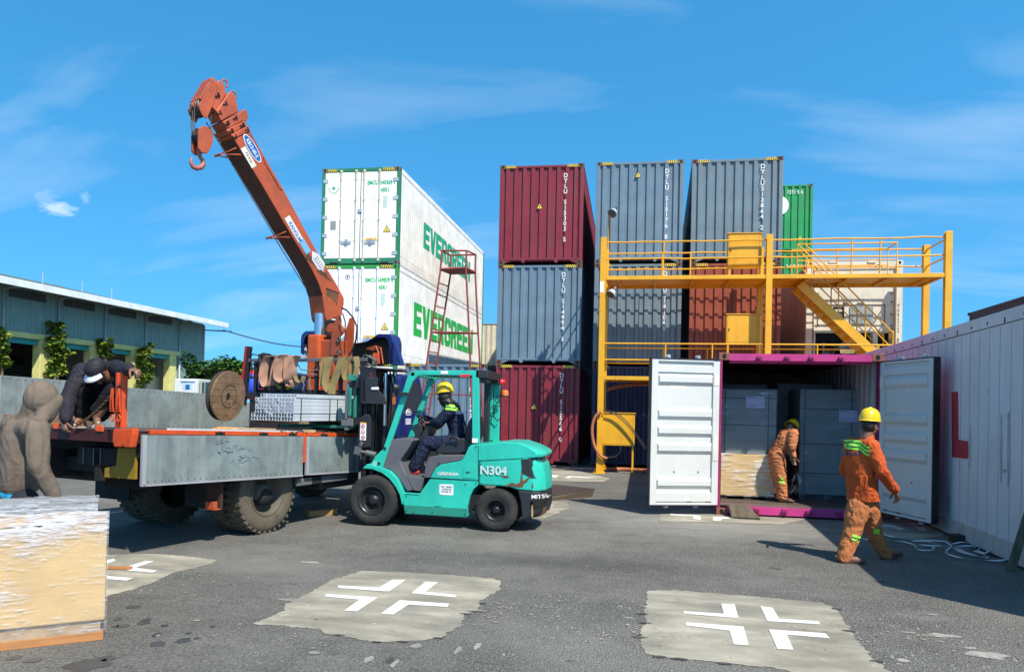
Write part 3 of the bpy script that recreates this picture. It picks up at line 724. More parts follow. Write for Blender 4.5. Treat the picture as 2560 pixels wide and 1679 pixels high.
    b.build('fan_guard', mat('dull_metal', (.2, .2, .2), .4, .7), t)
    castings(t, W, L, H, m_)
    lettering('number_lettering', 'U\nN', .15, TXTK, t, (W-.1, -.003, 2.32), sx=.7, line=.85)
    lettering('number_lettering', '9\n0\n9\n2\n1\n2\n\n8', .16, TXTK, t, (W-.1, -.003, 1.22), sx=.7, line=.82)
    return t
machinery_reefer()
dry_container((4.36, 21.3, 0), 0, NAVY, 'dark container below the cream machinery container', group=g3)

# ------------------------------------------------------------------ yellow platform
FY, RY = 19.2, 20.6
px0, px1, px2 = -1.06, 3.03, 7.12
def fz(u, v): return at(u, v, y=FY).z
plat = thing('inspection_platform', 'yellow two level steel platform with guard rails and a stair', 'platform', (px0, FY, 0))
O3 = Vector((px0, FY, 0))
def PB(): b = MB(); b.xf = Matrix.Translation(-O3); return b
ZT = 6.06; ZD = 5.06; ZL = 2.50
for x in (px0, px1, px2):
    for y in (FY, RY):
        b = PB(); w_ = .075
        # H-section column with base plate
        b.box(x-w_, y-w_, .02, x+w_, y-w_+.016, ZT if y == FY else ZT-.02)
        b.box(x-w_, y+w_-.016, .02, x+w_, y+w_, ZT if y == FY else ZT-.02)
        b.box(x-.008, y-w_+.016, .02, x+.008, y+w_-.016, ZT-.02)
        if x != px1: b.box(x-w_+.001 if x > 3 else x+w_-.012, y-w_+.016, .02, x-w_+.012 if x > 3 else x+w_-.001, y+w_-.016, ZT-.03)
        b.box(x-.15, y-.15, 0.0, x+.15, y+.15, .02)
        for sx in (-1, 1):
            b.add([(x+sx*w_, y, .02), (x+sx*(w_+.07), y, .02), (x+sx*w_, y, .16)], [(0, 1, 2)])
        b.build('post', YP, plat, .004)
for z0, z1, nm in ((ZD-.10, ZD, 'upper'), (ZL-.10, ZL, 'lower')):
    x0, x1 = px0+.08, px2-.08
    if nm == 'lower': x1 = px2-.08
    b = PB(); b.box(x0, FY-.06, z0, x1, FY-.01, z1); b.build('edge_beam', YP, plat, .004)
    b = PB(); b.box(x0, RY-.02, z0-.0, x1, RY+.03, z1); b.build('edge_beam', YP, plat, .004)
    for x in [x0+.3+i*.93 for i in range(9)]:
        if x < x1: b = PB(); b.box(x, FY-.01, z0, x+.05, RY-.02, z1-.025); b.build('cross_beam', YP, plat)
    for x in (x0+.0, x1-.05): b = PB(); b.box(x, FY-.01, z0, x+.05, RY-.02, z1-.012); b.build('edge_beam', YP, plat)
    b = PB(); b.box(x0+.05, FY-.012, z1-.022, x1-.05, RY-.02, z1-.014); b.build('deck_plate', YP, plat)
def rail(pts, r=.021, nm='guard_rail'):
    b = PB(); b.tube(pts, r, 8, smooth=True); b.build(nm, YP, plat)
def rail_v(v, u=1924): return fz(u, v)
z1 = at(*c3(1000, 670), y=FY).z; z2 = at(*c3(1000, 800), y=FY).z
rnd = random.Random(2)
for y, (a, bz) in ((FY, (z1, z2)), (RY, (z1, z2))):
    for z in (a, bz):
        for xa, xb in ((px0+.06, px1-.05), (px1+.05, px2-.06)):
            pts = [(xa+(xb-xa)*i/8, y+rnd.uniform(-.01, .01), z+rnd.uniform(-.012, .012)) for i in range(9)]
            rail(pts)
    for x in (.45, 1.9 if y == FY else 1.2, 4.95, 6.0 if y == RY else 5.6)[:4]:
        if not (y == FY and x in (1.9,)): rail([(x, y, ZD), (x+.01, y, a)], .018, 'rail_post')
for z in (z1, z2):
    for x in (px0, px2): rail([(x, FY+.06, z-.02), (x, RY-.06, z-.02)])
# stairwell guard on the upper deck
sy = 19.75
A_ = at(*c3(865, 707), y=sy); Bp = at(*c3(1600, 700), y=sy)
ztop = A_.z
for ys_ in (sy, RY-.15):
    rail([(A_.x, ys_, ZD), (A_.x, ys_, ztop), (Bp.x, ys_, ztop), (Bp.x, ys_, ZD)], .02)
    rail([(A_.x, ys_, ZD+.45), (Bp.x, ys_, ZD+.45)], .016)
rail([(Bp.x, sy, ztop), (Bp.x, RY-.15, ztop)], .02)
# stair
st_t = at(*c3(885, 990), y=sy); st_b = at(*c3(1395, 1470), y=sy)
dirv = (st_b-st_t); 
e = st_t + dirv*1.38
for ys_ in (sy, sy+.75):
    b = PB(); b.beam((st_t.x, ys_, ZD-.13), (e.x, ys_, ZD-.13+(e.z-st_t.z)), .05, .22); b.build('stair_stringer', YP, plat, .003)
    for k, off in enumerate((.55, .95)):
        rail([(st_t.x+.12, ys_, ZD-.1+off), (e.x-.1, ys_, ZD-.1+off+(e.z-st_t.z)+.05)], .018 if k else .015, 'hand_rail')
    for k in range(4):
        q = .12+k*.28; rail([(st_t.x+dirv.x*1.38*q, ys_, ZD-.05+dirv.z*1.38*q), (st_t.x+dirv.x*1.38*q, ys_, ZD+.86+dirv.z*1.38*q)], .016, 'rail_post')
rail([(A_.x, sy, ztop), (A_.x+.85, sy, ZD+.02)], .018, 'hand_rail')
for k in range(13):
    q = (k+.6)/13; b = PB(); x = st_t.x+dirv.x*1.38*q; z = ZD-.10+dirv.z*1.38*q
    b.obox((x, sy+.375, z), (.22, .70, .025), (0, .06, 0)); b.box(x-.1, sy+.03, z-.05, x-.09, sy+.72, z); b.build('stair_tread', YP, plat)
# lower level rails
zl1 = at(*c3(1000, 1447), y=FY).z; zl2 = at(*c2(795, 1445), y=FY).z
for y in (FY, RY):
    for z in (zl1, zl2):
        rail([(px0+.06, y, z), (px1-.05, y, z+.0)]); rail([(px1+.05, y, z), (px2-.06, y, z)])
    for x in (.55, 1.7, 4.2, 5.6): rail([(x, y, ZL), (x, y, zl1)], .018, 'rail_post')
rail([(px0, FY+.06, zl1), (px0, RY-.06, zl1)]); rail([(px0, FY+.06, zl2), (px0, RY-.06, zl2)])
# cabinets
def cabinet(p0, p1, y0, y1, legs_to, roofed=True):
    a = at(*p0, y=y0); c = at(*p1, y=y0)
    b = PB(); b.box(a.x, y0, c.z, c.x, y1, a.z)
    b.box(a.x-.02, y0-.03, a.z, c.x+.02, y1+.02, a.z+.02)
    b.box(c.x-.05, y0-.008, c.z+.03, c.x-.03, y0, a.z-.03)
    cb_ = b.build('electrical_cabinet', YP, plat, .006)
    b = PB(); b.box(a.x+.03, y0-.007, c.z+.03, c.x-.06, y0-.001, a.z-.03); b.mi(1); b.box(a.x+.05, y0-.02, (a.z+c.z)/2-.05, a.x+.07, y0-.007, (a.z+c.z)/2+.02)
    b.build('cabinet_door', [YP, DARK], cb_, .004)
    for x in (a.x+.02, c.x-.06):
        b = PB(); b.box(x, y0+.02, legs_to, x+.045, y0+.065, c.z); b.build('cabinet_leg', YP, plat)
    return a, c
cabinet(c3(358, 632), c3(600, 862), FY+.12, FY+.45, ZD)
cabinet(c3(345, 1225), c3(590, 1440), FY+.3, FY+.6, ZL)
ga, gc = cabinet(c4(878, 568), c4(1142, 825), FY-.02, FY+.35, 0.01)
# flood lamps
def lamp(p, aim, polebase):
    b = PB(); b.tube([polebase, (polebase[0], polebase[1], p.z+.05), (p.x-.05, p.y, p.z)], .018); b.build('lamp_bracket', YP, plat)
    b = PB(); b.xf = Matrix.Translation(p-O3) @ Euler(aim).to_matrix().to_4x4()
    b.lathe([(.04, -.1), (.07, -.08), (.12, .05), (.13, .065)], (0, 0, 0), 'Z', 14, cap=True); b.mi(1); b.lathe([(0.0, .067), (.115, .067)], (0, 0, 0), 'Z', 14); b.mi(2); b.box(-.03, -.05, -.2, .03, .05, -.12)
    b.build('flood_lamp', [mat('lamp_housing', (.5, .52, .54), .45, .1), mat('lamp_glass', (.1, .1, .11), .1), BLACK], plat)
lamp(at(*c2(872, 420), y=FY-.1), (R(140), R(30), 0), (px0+.11, FY, ZT-.3))
lamp(at(*c2(862, 982), y=FY-.05), (R(150), R(30), 0), (px0+.11, FY, at(*c2(862, 982), y=FY).z-.1))
b = PB(); b.box(px0-.07, FY-.079, at(*c2(790, 980), y=FY).z, px0+.03, FY-.0765, at(*c2(790, 905), y=FY).z); b.build('white_band', WHITE, plat)
b = PB(); q1 = at(*c3(1180, 1500), y=FY); b.box(q1.x, FY-.01, q1.z-.03, q1.x+.32, FY, q1.z+.05); cs_ = b.build('caution_sign', mat('sign_brown', (.5, .33, .12), .6), plat)
lettering('sign_lettering', 'CAUTION', .07, TXTK, plat, tuple(Vector((q1.x+.16, FY-.012, q1.z+.01))-O3), sx=.9)

# cables and ribbed hoses hanging from the cabinet
CAB = mat('black_cable', (.012, .012, .013), .5)
HOSE = mat('orange_conduit', (.42, .14, .06), .6)
def cable(name, label, pts, r, m_, sub=8, ribs=0, group=None):
    P = []
    n = len(pts)
    for i in range(n-1):
        p0 = Vector(pts[max(i-1, 0)]); p1 = Vector(pts[i]); p2 = Vector(pts[i+1]); p3 = Vector(pts[min(i+2, n-1)])
        for k in range(sub):
            t_ = k/sub; P.append(.5*((2*p1)+(-p0+p2)*t_+(2*p0-5*p1+4*p2-p3)*t_*t_+(-p0+3*p1-3*p2+p3)*t_**3))
    P.append(Vector(pts[-1]))
    rr = [r*(1+.16*(i % 2)) for i in range(len(P))] if ribs else r
    b = MB(); b.tube(P, rr, 8); o = b.build(name, m_)
    return tag(o, label, 'cable' if 'cable' in name else 'hose', group)
f_ = lambda x, y, yy=FY-.15: at(*c4(x, y), y=yy)
for k, dxx in enumerate((0, 14)):
    cable('power_cable', ('outer' if k else 'inner')+' of two thin black cables arching from the yellow cabinet to the white door', [f_(905+dxx, 552-k*5), f_(985+dxx, 575-k*8), f_(1065+dxx, 640-k*8), f_(1150+dxx, 740), f_(1255+dxx, 905), f_(1290+dxx, 1010)], .013, CAB)
cable('ribbed_hose', 'ribbed orange hose bulging left of the yellow post', [f_(885, 560), f_(835, 600), f_(812, 700), f_(830, 820), f_(880, 900), f_(930, 922)], .035, HOSE, 12, 1)
cable('ribbed_hose', 'ribbed orange hose curving under the lower yellow beam', [f_(885, 455, RY), f_(905, 415, RY), f_(950, 380, RY), f_(1060, 355, RY), f_(1180, 345, RY), f_(1300, 345, RY)], .05, HOSE, 12, 1)
cable('ground_hose', 'dull orange hose lying on the ground behind the yellow cabinet', [(-.9, 19.9, .05), (-.5, 20.1, .05), (.1, 19.8, .06), (.6, 19.7, .05), (1.2, 19.4, .05)], .05, HOSE, 12, 1)
cable('power_cable', 'black cable loop hanging below the yellow cabinet', [f_(930, 915), f_(990, 908), f_(1025, 880), f_(1035, 850), f_(1030, 825)], .022, CAB)

# ------------------------------------------------------------------ red access tower
RS = mat('red_steel_paint', (.25, .045, .035), .55, rust=.4, dirt_amt=.3, dirt_scale=6)
tw = thing('ladder_tower', 'thin red steel ladder tower with a railed top stand in front of the white stack', 'ladder', (-4.2, 16.2, 0))
TO = Vector((-4.2, 16.2, 0))
def TB(): b = MB(); b.xf = Matrix.Translation(-TO); return b
ya, yb = 16.0, 16.5
legs = {'nl': [(975, 680), (965, 820), (895, 1290), (855, 1560)], 'nr': [(1160, 680), (1155, 810), (1180, 1295), (1190, 1560)],
        'fl': [(1040, 715), (1040, 850), (970, 1300), (930, 1560)], 'fr': [(1228, 710), (1225, 845), (1247, 1300), (1262, 1560)]}
LP = {}
for k, l in legs.items():
    yy = ya if k[0] == 'n' else yb
    P = [at(*c1(*q), y=yy) for q in l]
    d = (P[-1]-P[-2]); d = d/abs(d.z); P.append(P[-1]+d*P[-1].z); LP[k] = P
    b = TB(); b.tube(P, .022, 8, smooth=True); b.build('leg', RS, tw)
def ring(i, nm, r=.02):
    q = [LP['nl'][i], LP['nr'][i], LP['fr'][i], LP['fl'][i]]
    for k in range(4): b = TB(); b.tube([q[k], q[(k+1) % 4]], r, 8); b.build(nm, RS, tw)
ring(0, 'top_rail'); ring(1, 'platform_frame', .03); ring(2, 'brace', .02)
b = TB(); q = [LP['nl'][1], LP['nr'][1], LP['fr'][1], LP['fl'][1]]
b.add([p+Vector((0, 0, .01)) for p in q]+[p-Vector((0, 0, .02)) for p in q], [(0, 1, 2, 3), (7, 6, 5, 4), (0, 4, 5, 1), (1, 5, 6, 2), (2, 6, 7, 3), (3, 7, 4, 0)])
b.build('platform_plate', RS, tw)
def on(k, z):
    P = LP[k]
    for i in range(len(P)-1):
        if P[i].z >= z >= P[i+1].z: f = (P[i].z-z)/(P[i].z-P[i+1].z); return P[i].lerp(P[i+1], f)
    return P[-1]
z = LP['nl'][1].z-.3
while z > .2:
    b = TB(); b.tube([on('nl', z), on('fl', z)], .014, 6); b.build('rung', RS, tw); z -= .255
for a, c in (('nl', 'nr'), ('nr', 'fr')):
    b = TB(); b.tube([on(a, 1.9), on(c, 1.9)], .016, 6); b.build('brace', RS, tw)

# ------------------------------------------------------------------ white reefer on the right
def wx(y): return 4.21+.046*(y-11.2)
ryaw = -math.atan(.046)
t = thing('refrigerated_container', 'long white container in shade along the yard edge with a red painted mark', 'container', (wx(5.95), 5.95, 0), ryaw)
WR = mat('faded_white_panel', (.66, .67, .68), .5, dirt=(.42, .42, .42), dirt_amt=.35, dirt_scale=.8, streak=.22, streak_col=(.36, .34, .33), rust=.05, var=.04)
W, L, H = CW, 12.192, CH
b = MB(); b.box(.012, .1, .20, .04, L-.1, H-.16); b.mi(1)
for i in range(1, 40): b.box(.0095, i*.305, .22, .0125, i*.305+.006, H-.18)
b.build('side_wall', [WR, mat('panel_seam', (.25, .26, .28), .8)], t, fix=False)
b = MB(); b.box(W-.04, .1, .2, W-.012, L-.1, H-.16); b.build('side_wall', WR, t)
for x in (0, W-.05):
    b = MB(); b.box(x, .17, H-.15, x+.05, L-.17, H); b.mi(1)
    if x == 0:
        for i in range(24): b.box(-.004, .5+i*.5, H-.12-.03*(i % 3 == 0), .001, .53+i*.5, H-.08)
    b.build('side_rail', [WR, DARK], t, .004)
    b = MB(); b.box(x-.004, .17, .03, x+.05, L-.17, .25)
    b.build('side_rail', mat('stained_lower_rail', (.5, .48, .46), .6, streak=.5, streak_col=(.2, .13, .1), dirt_amt=.5, dirt=(.25, .15, .12)), t, .004)
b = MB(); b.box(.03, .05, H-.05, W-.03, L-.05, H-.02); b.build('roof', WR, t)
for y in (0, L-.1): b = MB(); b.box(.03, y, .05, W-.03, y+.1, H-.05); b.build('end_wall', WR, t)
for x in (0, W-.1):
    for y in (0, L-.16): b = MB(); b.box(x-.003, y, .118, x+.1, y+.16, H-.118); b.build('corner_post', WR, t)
castings(t, W, L, H, WR)
RW = Matrix.Rotation(-ryaw, 4, 'Z') @ Matrix.Translation(-Vector((wx(5.95), 5.95, 0)))
def onwall(x, y):
    u, v = c6(x, y)
    d = FWD + RGT*((u-CXP)/F_PX) - UPV*((v-CYP)/F_PX)
    # wall plane: x = wx(y)
    tt = (4.21-.046*11.2)/(d.x-.046*d.y)
    return RW @ (Vector((0, 0, EYE))+d*tt)
poly = [(1175, 92), (1227, 88), (1232, 462), (1308, 478), (1310, 600), (1295, 614), (1180, 598)]
b = MB(); P = [onwall(*q) for q in poly]; b.add([(.0085, p.y, p.z) for p in P], [tuple(range(len(P)))])
b.build('red_marking', mat('faded_red', (.45, .035, .05), .55, dirt_amt=.15), t, fix=False)
STN = mat('rust_stain', (.30, .24, .22), .8, var=.2)
for (xa, xb, ya_, yb_) in ((1553, 1572, 260, 800), (1606, 1634, 250, 830), (1570, 1610, 690, 720), (1308, 1330, 350, 700), (1236, 1243, 612, 700), (1140, 1166, 760, 1080), (1296, 1308, 455, 480)):
    rnd = random.Random(int(xa)); pts = []
    n = 16
    for i in range(n+1): f = i/n; p = onwall(xa+rnd.uniform(-3, 3)+(xb-xa)*.25*abs(2*f-1), ya_+(yb_-ya_)*f); pts.append((.0088, p.y, p.z))
    for i in range(n, -1, -1): f = i/n; p = onwall(xb+rnd.uniform(-3, 3)-(xb-xa)*.25*abs(2*f-1), ya_+(yb_-ya_)*f); pts.append((.0088, p.y, p.z))
    b = MB(); b.add(pts, [tuple(range(len(pts)))]); b.build('rust_stain', mat('faint_rust_stain', (.45, .42, .41), .8, var=.2), t, fix=False)

# maroon corrugated stack beyond it
t = thing('shipping_container', 'maroon corrugated container whose top shows above the long white one', 'container', (12.55, 20.1, CH), -.015)
MAR = mat('maroon_paint', (.16, .028, .045), .5, dirt_amt=.2)
mt_ = t; shell(t, CW, CL, CH, MAR, ribs=60)
castings(t, CW, CL, CH, MAR)
t = thing('shipping_container', 'maroon container at ground level behind the long white one', 'container', (12.55, 20.1, 0), -.015)
shell(t, CW, CL, CH, MAR, ribs=60)
# ------------------------------------------------------------------ pink framed container with open doors
PX, PY = 1.195, 12.25
PW, PH, PL = 2.455, 2.591, 6.058
PINK = mat('pink_paint', (.50, .035, .20), .5, dirt=(.12, .02, .05), dirt_amt=.25, dirt_scale=3, rust=.2, rust_scale=6, streak=.15, streak_col=(.2, .03, .08))
MAUVE = mat('dull_magenta_paint', (.28, .02, .10), .55, dirt=(.10, .02, .04), dirt_amt=.4, rust=.35, rust_scale=5)
INW = mat('container_inside_paint', (.33, .34, .34), .6, dirt_amt=.25, streak=.3)
DOORW = mat('door_inside_paint', (.58, .59, .565), .5, dirt=(.50, .48, .42), dirt_amt=.3, dirt_scale=2.4, streak=.1, streak_col=(.5, .5, .46), rust=.04, bump=.05, bump_scale=4, var=.03)
DOORB = mat('door_tape_repairs', (.55, .50, .42), .6, var=.1)
pk = thing('open_container', 'pink framed container with both doors swung open and wrapped crates inside', 'container', (PX, PY, 0))
b = MB()
for side in (0, 1):
    b = MB(); o = corr(20, .10, PL-.1, .03, 0)
    o = [(a, (.07+bb) if side == 0 else (PW-.07-bb)) for a, bb in o]
    corr_wall(b, o, .15, PH-.06, swap=True); b.build('side_wall', INW, pk)
    b = MB(); x = .022 if side == 0 else PW-.025; b.box(x-.002, .1, .15, x+.002, PL-.1, PH-.06); b.build('side_wall', PINK, pk)
b = MB(); b.box(.03, .1, PH-.05, PW-.03, PL-.05, PH-.025); b.build('roof', PINK, pk)
b = MB(); b.box(.05, PL-.07, .15, PW-.05, PL-.04, PH-.05); b.build('back_wall', INW, pk)
WOODF = mat('worn_plywood_floor', (.075, .055, .045), .8, dirt=(.13, .10, .09), dirt_amt=.6, dirt_scale=6, stretch=(1, .3, 1), var=.15)
b = MB(); b.box(.06, .06, .12, PW-.06, PL-.06, .172); b.build('floor', WOODF, pk)
for x in (0, PW-.055):
    b = MB(); b.box(x, .0, .117, x+.055, .14, PH-.117); b.build('corner_post', MAUVE, pk, .005)
    for z0, z1 in ((PH-.08, PH-.01), (.012, .15)): b = MB(); b.box(x, .17, z0, x+.055, PL-.17, z1); b.build('side_rail', MAUVE, pk)
b = MB(); b.add([(.165, -.0, PH-.015), (PW-.165, -.0, PH-.015), (PW-.165, -.0, PH-.125), (.165, 0, PH-.125), (.165, .1, PH-.015), (PW-.165, .1, PH-.015), (PW-.165, .1, PH-.165), (.165, .1, PH-.165)],
      [(0, 1, 2, 3), (4, 7, 6, 5), (0, 4, 5, 1), (3, 2, 6, 7)])
b.build('top_rail', PINK, pk)
b = MB(); b.box(.165, -.002, .03, PW-.165, .12, .160); b.build('bottom_rail', PINK, pk, .006)
b = MB(); b.box(.06, .0, .160, PW-.06, .16, .178); b.build('threshold_plate', mat('worn_threshold', (.16, .09, .10), .6, rust=.4, dirt_amt=.4), pk)
for x in (.62, 1.04, 1.40, 1.84):
    for z in (PH-.085, .10):
        b = MB(); b.obox((x, -.022, z), (.10, .04, .035), (0, .5, 0)); b.obox((x+.02, -.03, z-.01), (.03, .05, .07), (0, .2, 0)); b.cyl((x-.02, -.05, z+.012), (x-.02, 0, z+.012), .022, 10)
        b.build('lock_keeper', MAUVE, pk, .004)
castings(pk, PW, PL, PH, mat('rust_pink_casting', (.24, .085, .06), .8, rust=.4, dirt_amt=.4))
b = MB(); b.box(PW-.115, .35, 1.45, PW-.108, .42, 1.75); b.build('load_table_label', WHITE, pk)

def door(hinge, free, name_lab, flip):
    """door leaf: local x from hinge to free edge, inner face at -y"""
    h = Vector(hinge); f = Vector(free); d = f-h; wd = d.length
    ang = math.atan2(d.y, d.x)
    Mx = Matrix.Translation(h-Vector((PX, PY, 0))) @ Matrix.Rotation(ang, 4, 'Z')
    s = -1 if flip else 1    # inner face direction in local y
    z0, z1 = .16, 2.46
    H_ = z1-z0
    prof = [(.0, .0), (.028, .0), (.03, .03), (.075, .03), (.08, .0), (.085, .0), (.107, .045), (.145, .045), (.172, .0), (.33, 0), (.352, .045), (.388, .045), (.415, 0), (.452, 0), (.474, .045), (.508, .045), (.535, 0),
            (.572, 0), (.594, .045), (.632, .045), (.658, 0), (.822, 0), (.844, .045), (.878, .045), (.905, 0), (.925, 0), (.93, .03), (.99, .03), (1, 0)]
    b = MB(); b.xf = Mx
    xa, xb = .10, wd-.10
    vs = []; fs = []
    for q, dep in prof:
        z = z1-.035-(H_-.07)*q
        tp = .03 if dep > .04 else 0
        vs += [(xa, s*.012, z), (xa+tp, s*(.012+dep*1.0), z), (xb-tp, s*(.012+dep), z), (xb, s*.012, z)]
    for i in range(len(prof)-1):
        for k in range(3): fs.append((i*4+k, i*4+k+1, i*4+4+k+1, i*4+4+k))
    b.add(vs, fs); pn = b.build('door_panel', DOORW, None)
    # leaf frame is the part, everything else hangs on it
    b = MB(); b.xf = Mx
    b.box(0, -.03, z0, .105, .045 if s > 0 else .03, z1) if s > 0 else b.box(0, -.045, z0, .105, .03, z1)
    y0_, y1_ = ((-.03, .05) if s > 0 else (-.05, .03))
    b.box(wd-.105, y0_, z0, wd, y1_, z1)
    b.box(.105, y0_, z1-.035, wd-.105, y1_, z1); b.box(.105, y0_, z0, wd-.105, y1_, z0+.035)
    fr = b.build('door', DOORW, pk, .004)
    pn.parent = fr
    b = MB(); b.xf = Mx; yb = -s*.032
    b.box(.0, yb-.004, z0, wd, yb+.004, z1); b.build('outer_skin', MAUVE, fr)
    b = MB(); b.xf = Mx
    yy0, yy1 = sorted((-s*.040, s*.058))
    b.box(wd, yy0, z0-.01, wd+.022, yy1, z1+.012); b.box(0, yy0, z1, wd, yy1, z1+.014); b.box(0, yy0, z0-.012, wd, yy1, z0)
    b.build('rubber_gasket', BLACK, fr)
    for x in (.32, .82):
        b = MB(); b.xf = Mx; yr = -s*.075
        b.cyl((x, yr, z0-.05), (x, yr, z1+.05), .017, 8)
        b.obox((x, yr, z1+.045), (.07, .05, .03), (0, 0, .4)); b.obox((x+.01, yr, z1+.065), (.08, .025, .02), (0, .2, 0)); b.obox((x, yr, z0-.045), (.07, .05, .03), (0, 0, .4)); b.build('locking_rod', STEEL, fr)
    b = MB(); b.xf = Mx
    for zz in (z1-.13, z1-1.32, z0+.13, z0+.05):
        for x in (.14, .18, .45, .49):
            b.obox((x, s*(.045 if zz in (z0+.05,) else .016), zz), (.012, .006, .022), (0, .4, 0))
    for x in (.32, .72):
        for zz in (z0+.52, z0+.42): b.obox((x, s*.016, zz), (.012, .008, .025), (0, .4, 0))
    b.build('rivets', BLACK, fr)
    for x0_, zz, w_, h_ in ((.55, z1-.46, .28, .05), (.12, z1-.81, .18, .06), (.33, z1-.81, .62, .05), (.005, z1-.4, .09, .18), (.005, z0+.7, .09, .4)):
        b = MB(); b.xf = Mx; b.box(x0_, s*.0135 if x0_ > .02 else s*.0515, zz, x0_+w_, s*.0115 if x0_ > .02 else s*.05, zz+h_)
        b.build('faded_patch', mat('faint_tape', (.66, .63, .55), .6), fr)
    return fr
door((PX-.0, PY+.02, 0), (.125, 11.93, 0), '', False)
door((PX+PW+.0, PY+.02, 0), (4.02, 11.15, 0), '', True)
# ------------------------------------------------------------------ people
class Fig(MB):
    def cap(s, p, q, r1, r2, flat=1.0, side=None, n=14):
        """tapered capsule p->q, optionally flattened across the side vector"""
        p, q = Vector(p), Vector(q); d = q-p
        if d.length < 1e-5: d = Vector((0, 0, 1e-3)); q = p+d
        L_ = d.length; d = d/L_
        a = Vector(side) if side is not None else d.orthogonal()
        a = (a-d*a.dot(d)).normalized(); b = d.cross(a)
        rings = []
        for k in range(5): t = math.pi/2*(k/4); rings.append((-r1*math.cos(t), r1*math.sin(t)))
        for k in range(1, 4): f = k/4; rings.append((L_*f, r1+(r2-r1)*f))
        for k in range(5): t = math.pi/2*(k/4); rings.append((L_+r2*math.sin(t), r2*math.cos(t)))
        vs = []; m_ = len(rings)
        for h, r in rings:
            for j in range(n):
                t = 2*math.pi*j/n; vs.append(p+d*h+(a*math.cos(t)+b*math.sin(t)*flat)*max(r, 1e-4))
        s.add(vs, [(i*n+j, i*n+(j+1) % n, (i+1)*n+(j+1) % n, (i+1)*n+j) for i in range(m_-1) for j in range(n)]+[tuple(range(n))[::-1], tuple(range((m_-1)*n, m_*n))])
        return s
    def chain(s, pts, rs, flat=1.0, side=None):
        for i in range(len(pts)-1): s.cap(pts[i], pts[i+1], rs[i], rs[i+1], flat, side)
        return s
    def ell(s, c, r, mtx=None, n=16):
        M3 = mtx or Matrix.Identity(3); vs = []
        for i in range(n+1):
            ph = math.pi*i/n
            for j in range(n):
                t = 2*math.pi*j/n
                vs.append(Vector(c)+M3 @ Vector((r[0]*math.sin(ph)*math.cos(t) or 1e-5*math.cos(t), r[1]*math.sin(ph)*math.sin(t), r[2]*math.cos(ph))))
        return s.add(vs, [(i*n+j, i*n+(j+1) % n, (i+1)*n+(j+1) % n, (i+1)*n+j) for i in range(n) for j in range(n)])
    def organic(s, name, m_, parent, voxel=.011, smooth=4, wrinkle=0, wscale=9, cut=(), seed=0, fold=(1, 1, 2.2)):
        """fuse everything into one smooth skin"""
        me = bpy.data.meshes.new('tmp'); me.from_pydata(s.v, [], s.f)
        bm = bmesh.new(); bm.from_mesh(me); bmesh.ops.recalc_face_normals(bm, faces=bm.faces); bm.to_mesh(me); bm.free()
        o = bpy.data.objects.new('tmp', me); COL.objects.link(o)
        r = o.modifiers.new('r', 'REMESH'); r.mode = 'VOXEL'; r.voxel_size = voxel
        if smooth: sm_ = o.modifiers.new('s', 'SMOOTH'); sm_.factor = .5; sm_.iterations = smooth
        dg = bpy.context.evaluated_depsgraph_get()
        m2 = bpy.data.meshes.new_from_object(o.evaluated_get(dg)); bpy.data.objects.remove(o); bpy.data.meshes.remove(me)
        m2.name = name
        if wrinkle:
            co = [v.co.copy() for v in m2.vertices]; no_ = [v.normal.copy() for v in m2.vertices]
            for v, c, nn in zip(m2.vertices, co, no_):
                q = Vector((c.x*fold[0], c.y*fold[1], c.z*fold[2]))*wscale+Vector((seed*5.1, seed*2.3, 0))
                a = noise.noise(q + Vector((noise.noise(q*.5), noise.noise(q*.5+Vector((9, 0, 0))), 0))*1.5)
                ridge = 1-abs(a)*2.2
                v.co = c+nn*wrinkle*(ridge*.8-.3 + .35*noise.noise(q*2.7))
        if cut:
            bm = bmesh.new(); bm.from_mesh(m2)
            for co_, n_ in cut: bmesh.ops.bisect_plane(bm, geom=bm.verts[:]+bm.edges[:]+bm.faces[:], plane_co=co_, plane_no=n_, clear_outer=True)
            bm.to_mesh(m2); bm.free()
        m2.materials.clear(); m2.materials.append(m_)
        m2.polygons.foreach_set('use_smooth', [True]*len(m2.polygons)); m2.update()
        o = bpy.data.objects.new(name, m2); COL.objects.link(o); o.parent = parent
        return o
SKIN = mat('brown_skin', (.20, .095, .055), .5, var=.08, bump=.05)
def head(f, c, fwd, up, s=1.0):
    """skull, jaw, nose, brow, ears about head centre c"""
    fwd = Vector(fwd).normalized(); up = Vector(up); up = (up-fwd*up.dot(fwd)).normalized(); rt = fwd.cross(up)
    M3 = Matrix((rt, fwd, up)).transposed(); c = Vector(c)
    P = lambda x, y, z: c+M3 @ Vector((x*s, y*s, z*s))
    f.ell(P(0, -.005, .02), (.074*s, .094*s, .10*s), M3)
    f.ell(P(0, .03, -.035), (.056*s, .062*s, .078*s), M3)
    f.cap(P(0, .085, -.005), P(0, .108, -.03), .010*s, .016*s)          # nose
    f.cap(P(-.04, .082, .012), P(.04, .082, .012), .012*s, .012*s)      # brow
    f.cap(P(-.02, .083, -.065), P(.02, .083, -.065), .011*s, .011*s)    # lips
    f.ell(P(0, .068, -.10), (.028*s, .022*s, .02*s), M3)
    for x in (-1, 1): f.ell(P(x*.076, -.005, -.01), (.012*s, .022*s, .034*s), M3); f.ell(P(x*.042, .062, -.03), (.022*s, .025*s, .022*s), M3)
    f.cap(P(0, -.02, -.05), P(0, -.035, -.15), .055*s, .058*s)
    return P
